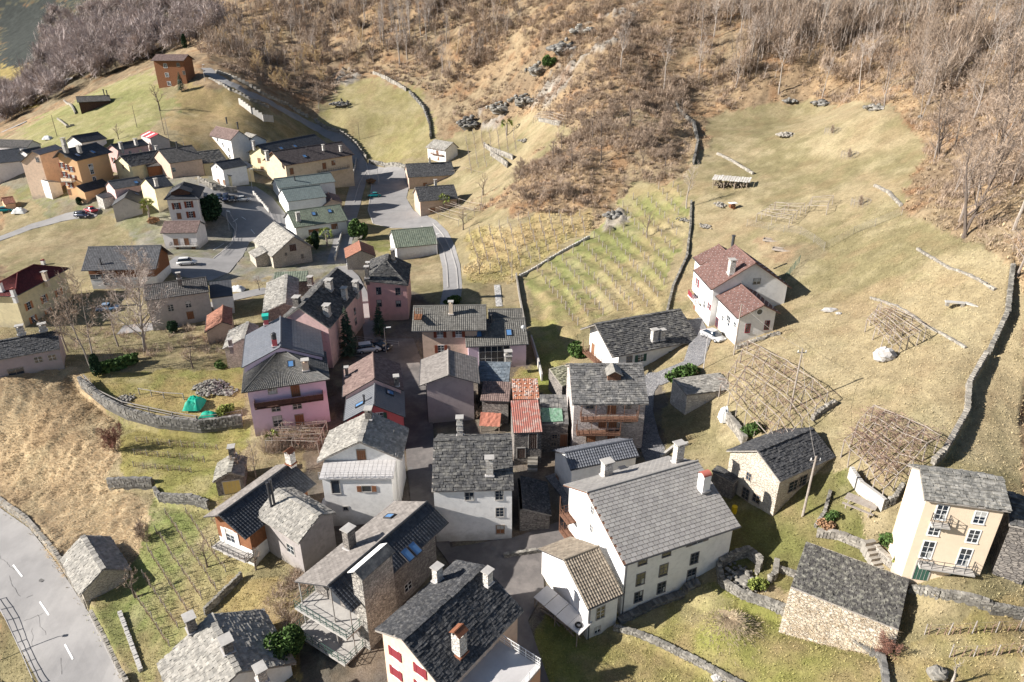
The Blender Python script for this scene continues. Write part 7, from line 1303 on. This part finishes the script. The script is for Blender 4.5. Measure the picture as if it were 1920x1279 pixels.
mat('green_tarp', (.0,.34,.22), (.02,.26,.18), sc=2, bump=.06, bsc=3, rough=.55); mat('white_sheet', (.7,.7,.68), (.6,.6,.58), sc=2, bump=.03)
def tarp(u, v, sx, sy, h, label, m='green_tarp', rot=0, name='tarpaulin'):
    p = at(u, v); mb = MB(); N = 12
    for i in range(N+1):
        for j in range(N+1):
            a, b = i/N*2-1, j/N*2-1; z = h*max(0, 1-max(abs(a), abs(b))**3)*(.75+.4*random.random()); mb.v.append((a*sx/2, b*sy/2, z))
    for i in range(N):
        for j in range(N): mb.f.append((i*(N+1)+j, (i+1)*(N+1)+j, (i+1)*(N+1)+j+1, i*(N+1)+j+1)); mb.m.append(0); mb.r.append(.5)
    o = B(name, mb, [m], None, True); o.location = p+Vector((0, 0, .03)); o.rotation_euler.z = rot; tag(o, label, 'tarpaulin')
tarp(366,762,2.6,3.0,1.5,'larger crumpled green tarpaulin beside the rubble pile'); tarp(392,783,2.8,1.3,.9,'smaller green tarpaulin over the wood pile near the rail fence'); tarp(1357,788,1.3,1.6,1.9,'pale green cover draped over garden gear by the cobbled yard','white_sheet'); tarp(622,945,2.6,2.4,.5,'white sheeted canopy between the white terrace house and the annex','white_sheet'); tarp(1560,1000,.6,.5,.5,'small grey bag beside the picnic garden edge','white_sheet')
tarp(38,400,4,2,1.4,'pale plastic sheeting on the allotment at far left','white_sheet'); tarp(445,545,3,2,1.0,'silvery sheet covered wood pile on the small lawn','white_sheet'); tarp(90,262,3,2,1.2,'white sheeted heap beside the far left lane','white_sheet')
# terrace with blue white surface and lattice railing on the orange house
rt = byl('orange plastered'); P1, P2, d_, n_, L__, s__, w1, z1, w2, z2, _, zr = solve_house((907,1061), (753,1200), (982,1146), 5.2, e2=(857,1051), over=.35, gover=.5)
gz_ = g(*(P1[:2]+n_*s__*w1)); zt = z1-gz_-.5
def wl(dx, dn, z): q = P1[:2]-d_*dx+n_*s__*(w1+dn); return Vector((q[0], q[1], z))
zt = z1-1.2; mb = MB(); c4 = [wl(3.2, -.6, zt), wl(3.2, 4.2, zt), wl(10.5, 4.2, zt), wl(10.5, -.6, zt)]; slab(mb, *c4, .25, 0); org = Vector(rt.location); inv = (Matrix.Translation(rt.location) @ Matrix.Rotation(rt.rotation_euler.z, 4, 'Z')).inverted()
mb.v = [tuple(inv @ Vector(v)) for v in mb.v]; to = B('roof_terrace', mb, ['palemetal'], rt)
mb = MB(); railing(mb, c4[0]+Vector((0, 0, .01)), c4[1]+Vector((0, 0, .01)), 1.0, 'rail'); railing(mb, c4[1], c4[2], 1.0, 'rail')
for t in np.linspace(0, 1, 60): p = c4[1].lerp(c4[2], float(t)); mb.tube(p, p+Vector((0, 0, .95)), .012, n=3)
for t in np.linspace(0, 1, 30): p = c4[0].lerp(c4[1], float(t)); mb.tube(p, p+Vector((0, 0, .95)), .012, n=3)
mb.v = [tuple(inv @ Vector(v)) for v in mb.v]; B('railing', mb, ['whitepaint'], to)
mb = MB(); a_, b2, c_, dd_ = [inv @ p for p in c4]
for p, q in ((a_, b2), (b2, c_)): mb.add([(p.x, p.y, -3), (q.x, q.y, -3), (q.x, q.y, q.z-.25), (p.x, p.y, p.z-.25)], [(0, 1, 2, 3)])
B('terrace_wall', mb, ['orange'], rt)
# timber stack with tyre beside the white annex
p = at(1052,1165); root = thing('lean_to_shelter', 'makeshift lean-to of sheet metal and boards with a tyre on top beside the white annex', 'shelter', p, -.85); mb = MB()
for i in range(4): mb.obox((-3+i*1.6, -1.0, 1.5+random.uniform(0, .1)), (1.55, 0, .02), (0, 1.9, .35), (0, 0, .05))
B('roof', mb, ['palemetal'], root); mb = MB()
for i in range(30): mb.tube((random.uniform(-3, 3), random.uniform(-.8, .8), random.uniform(.1, .9)), (random.uniform(-3, 3), random.uniform(-.8, .8), random.uniform(.1, .9)), .07, n=5)
B('timber', mb, ['oldwood'], root)
for x in (-2.9, 0, 3): mb = MB(); mb.tube((x, -.9, -.3), (x, -.9, 1.5), .06); B('post', mb, ['oldwood'], root)
mb = MB(); n = 14
for i in range(n): a, b = 6.283*i/n, 6.283*(i+1)/n; mb.tube((2.6+.28*math.cos(a), -.3+.28*math.sin(a), 1.85), (2.6+.28*math.cos(b), -.3+.28*math.sin(b), 1.85), .1, n=6)
o = B('car_tyre', mb, ['tyre']); o.parent = None; M0 = Matrix.Translation(p) @ Matrix.Rotation(-.85, 4, 'Z'); o.matrix_world = M0; tag(o, 'old tyre lying on the makeshift lean-to beside the white annex', 'tyre')
def steps(px0, px1, n, wd, label):
    a, b = at(*px0), at(*px1); d = b-a; mb = MB(); an = math.atan2(d.y, d.x)
    for i in range(n): p = d*((i+.5)/n); mb.box((p.x, p.y, g(a.x+p.x, a.y+p.y)-a.z+.1+.16*i), (Vector((d.x, d.y)).length/n*1.2, wd, .35+.2*i), 0, an)
    o = B('stone_steps', mb, ['palestonew']); o.location = a; tag(o, label, 'steps')
steps((998,885),(1000,852),8,1.3,'rough stone steps climbing to the ruinous red roofed building'); steps((1650,1070),(1622,1035),6,1.2,'stone steps between the creeper covered barn and the picnic garden')
mb = MB(); mb.tube((0, 0, 0), (0, 0, .9), .3, n=12); mb.tube((0, 0, .3), (0, 0, .34), .32, n=12); mb.tube((0, 0, .6), (0, 0, .64), .32, n=12); MATS['yellow_plastic'] = mat('yellow_plastic', (.6,.42,.02), rough=.5); o = B('barrel', mb, ['yellow_plastic']); o.location = at(1376,962); tag(o, 'yellow barrel in the shady yard of the stone barn', 'barrel')
# hedge
pts_ = along([(190,700),(225,692),(252,682)], .5); K = leafcloud(31, (1, 1, 1), 10, .1); K = MB(); random.seed(31); c0 = at(190, 700)
for p in pts_:
    for _ in range(130):
        q = Vector((p.x+random.uniform(-.6, .6), p.y+random.uniform(-.7, .7), g(p.x, p.y)+random.choice((random.uniform(0, 1.5), 1.45+random.uniform(-.1, .15)))))-c0; a = Vector((random.gauss(0, 1), random.gauss(0, 1), random.gauss(0, 1))).normalized()*.17; b3 = a.orthogonal(); K.add([q-a-b3, q+a-b3, q+a+b3, q-a+b3], [(0, 1, 2, 3)])
o = B('hedge', K, ['leaf']); o.location = c0; tag(o, 'clipped green hedge at the edge of the hillside garden', 'hedge')
# garden beds behind the hillside house, boards
for i, (u, v, L_, a_, lb) in enumerate(((1448,452,3.2,-.5,'left plank edged vegetable bed behind the hillside house'), (1470,470,4,-.55,'long plank edged vegetable bed behind the hillside house'))):
    root = thing('garden_bed', lb, 'garden bed', at(u, v), a_); mb = MB()
    for y in (-.7, .7): mb.box((0, y, .1), (L_, .08, .35))
    for x in (-L_/2, L_/2): mb.box((x, 0, .1), (.08, 1.4, .35))
    B('frame', mb, ['pergwood'], root); mb = MB(); mb.box((0, 0, .05), (L_-.1, 1.3, .2)); B('soil', mb, ['oldwood'], root)
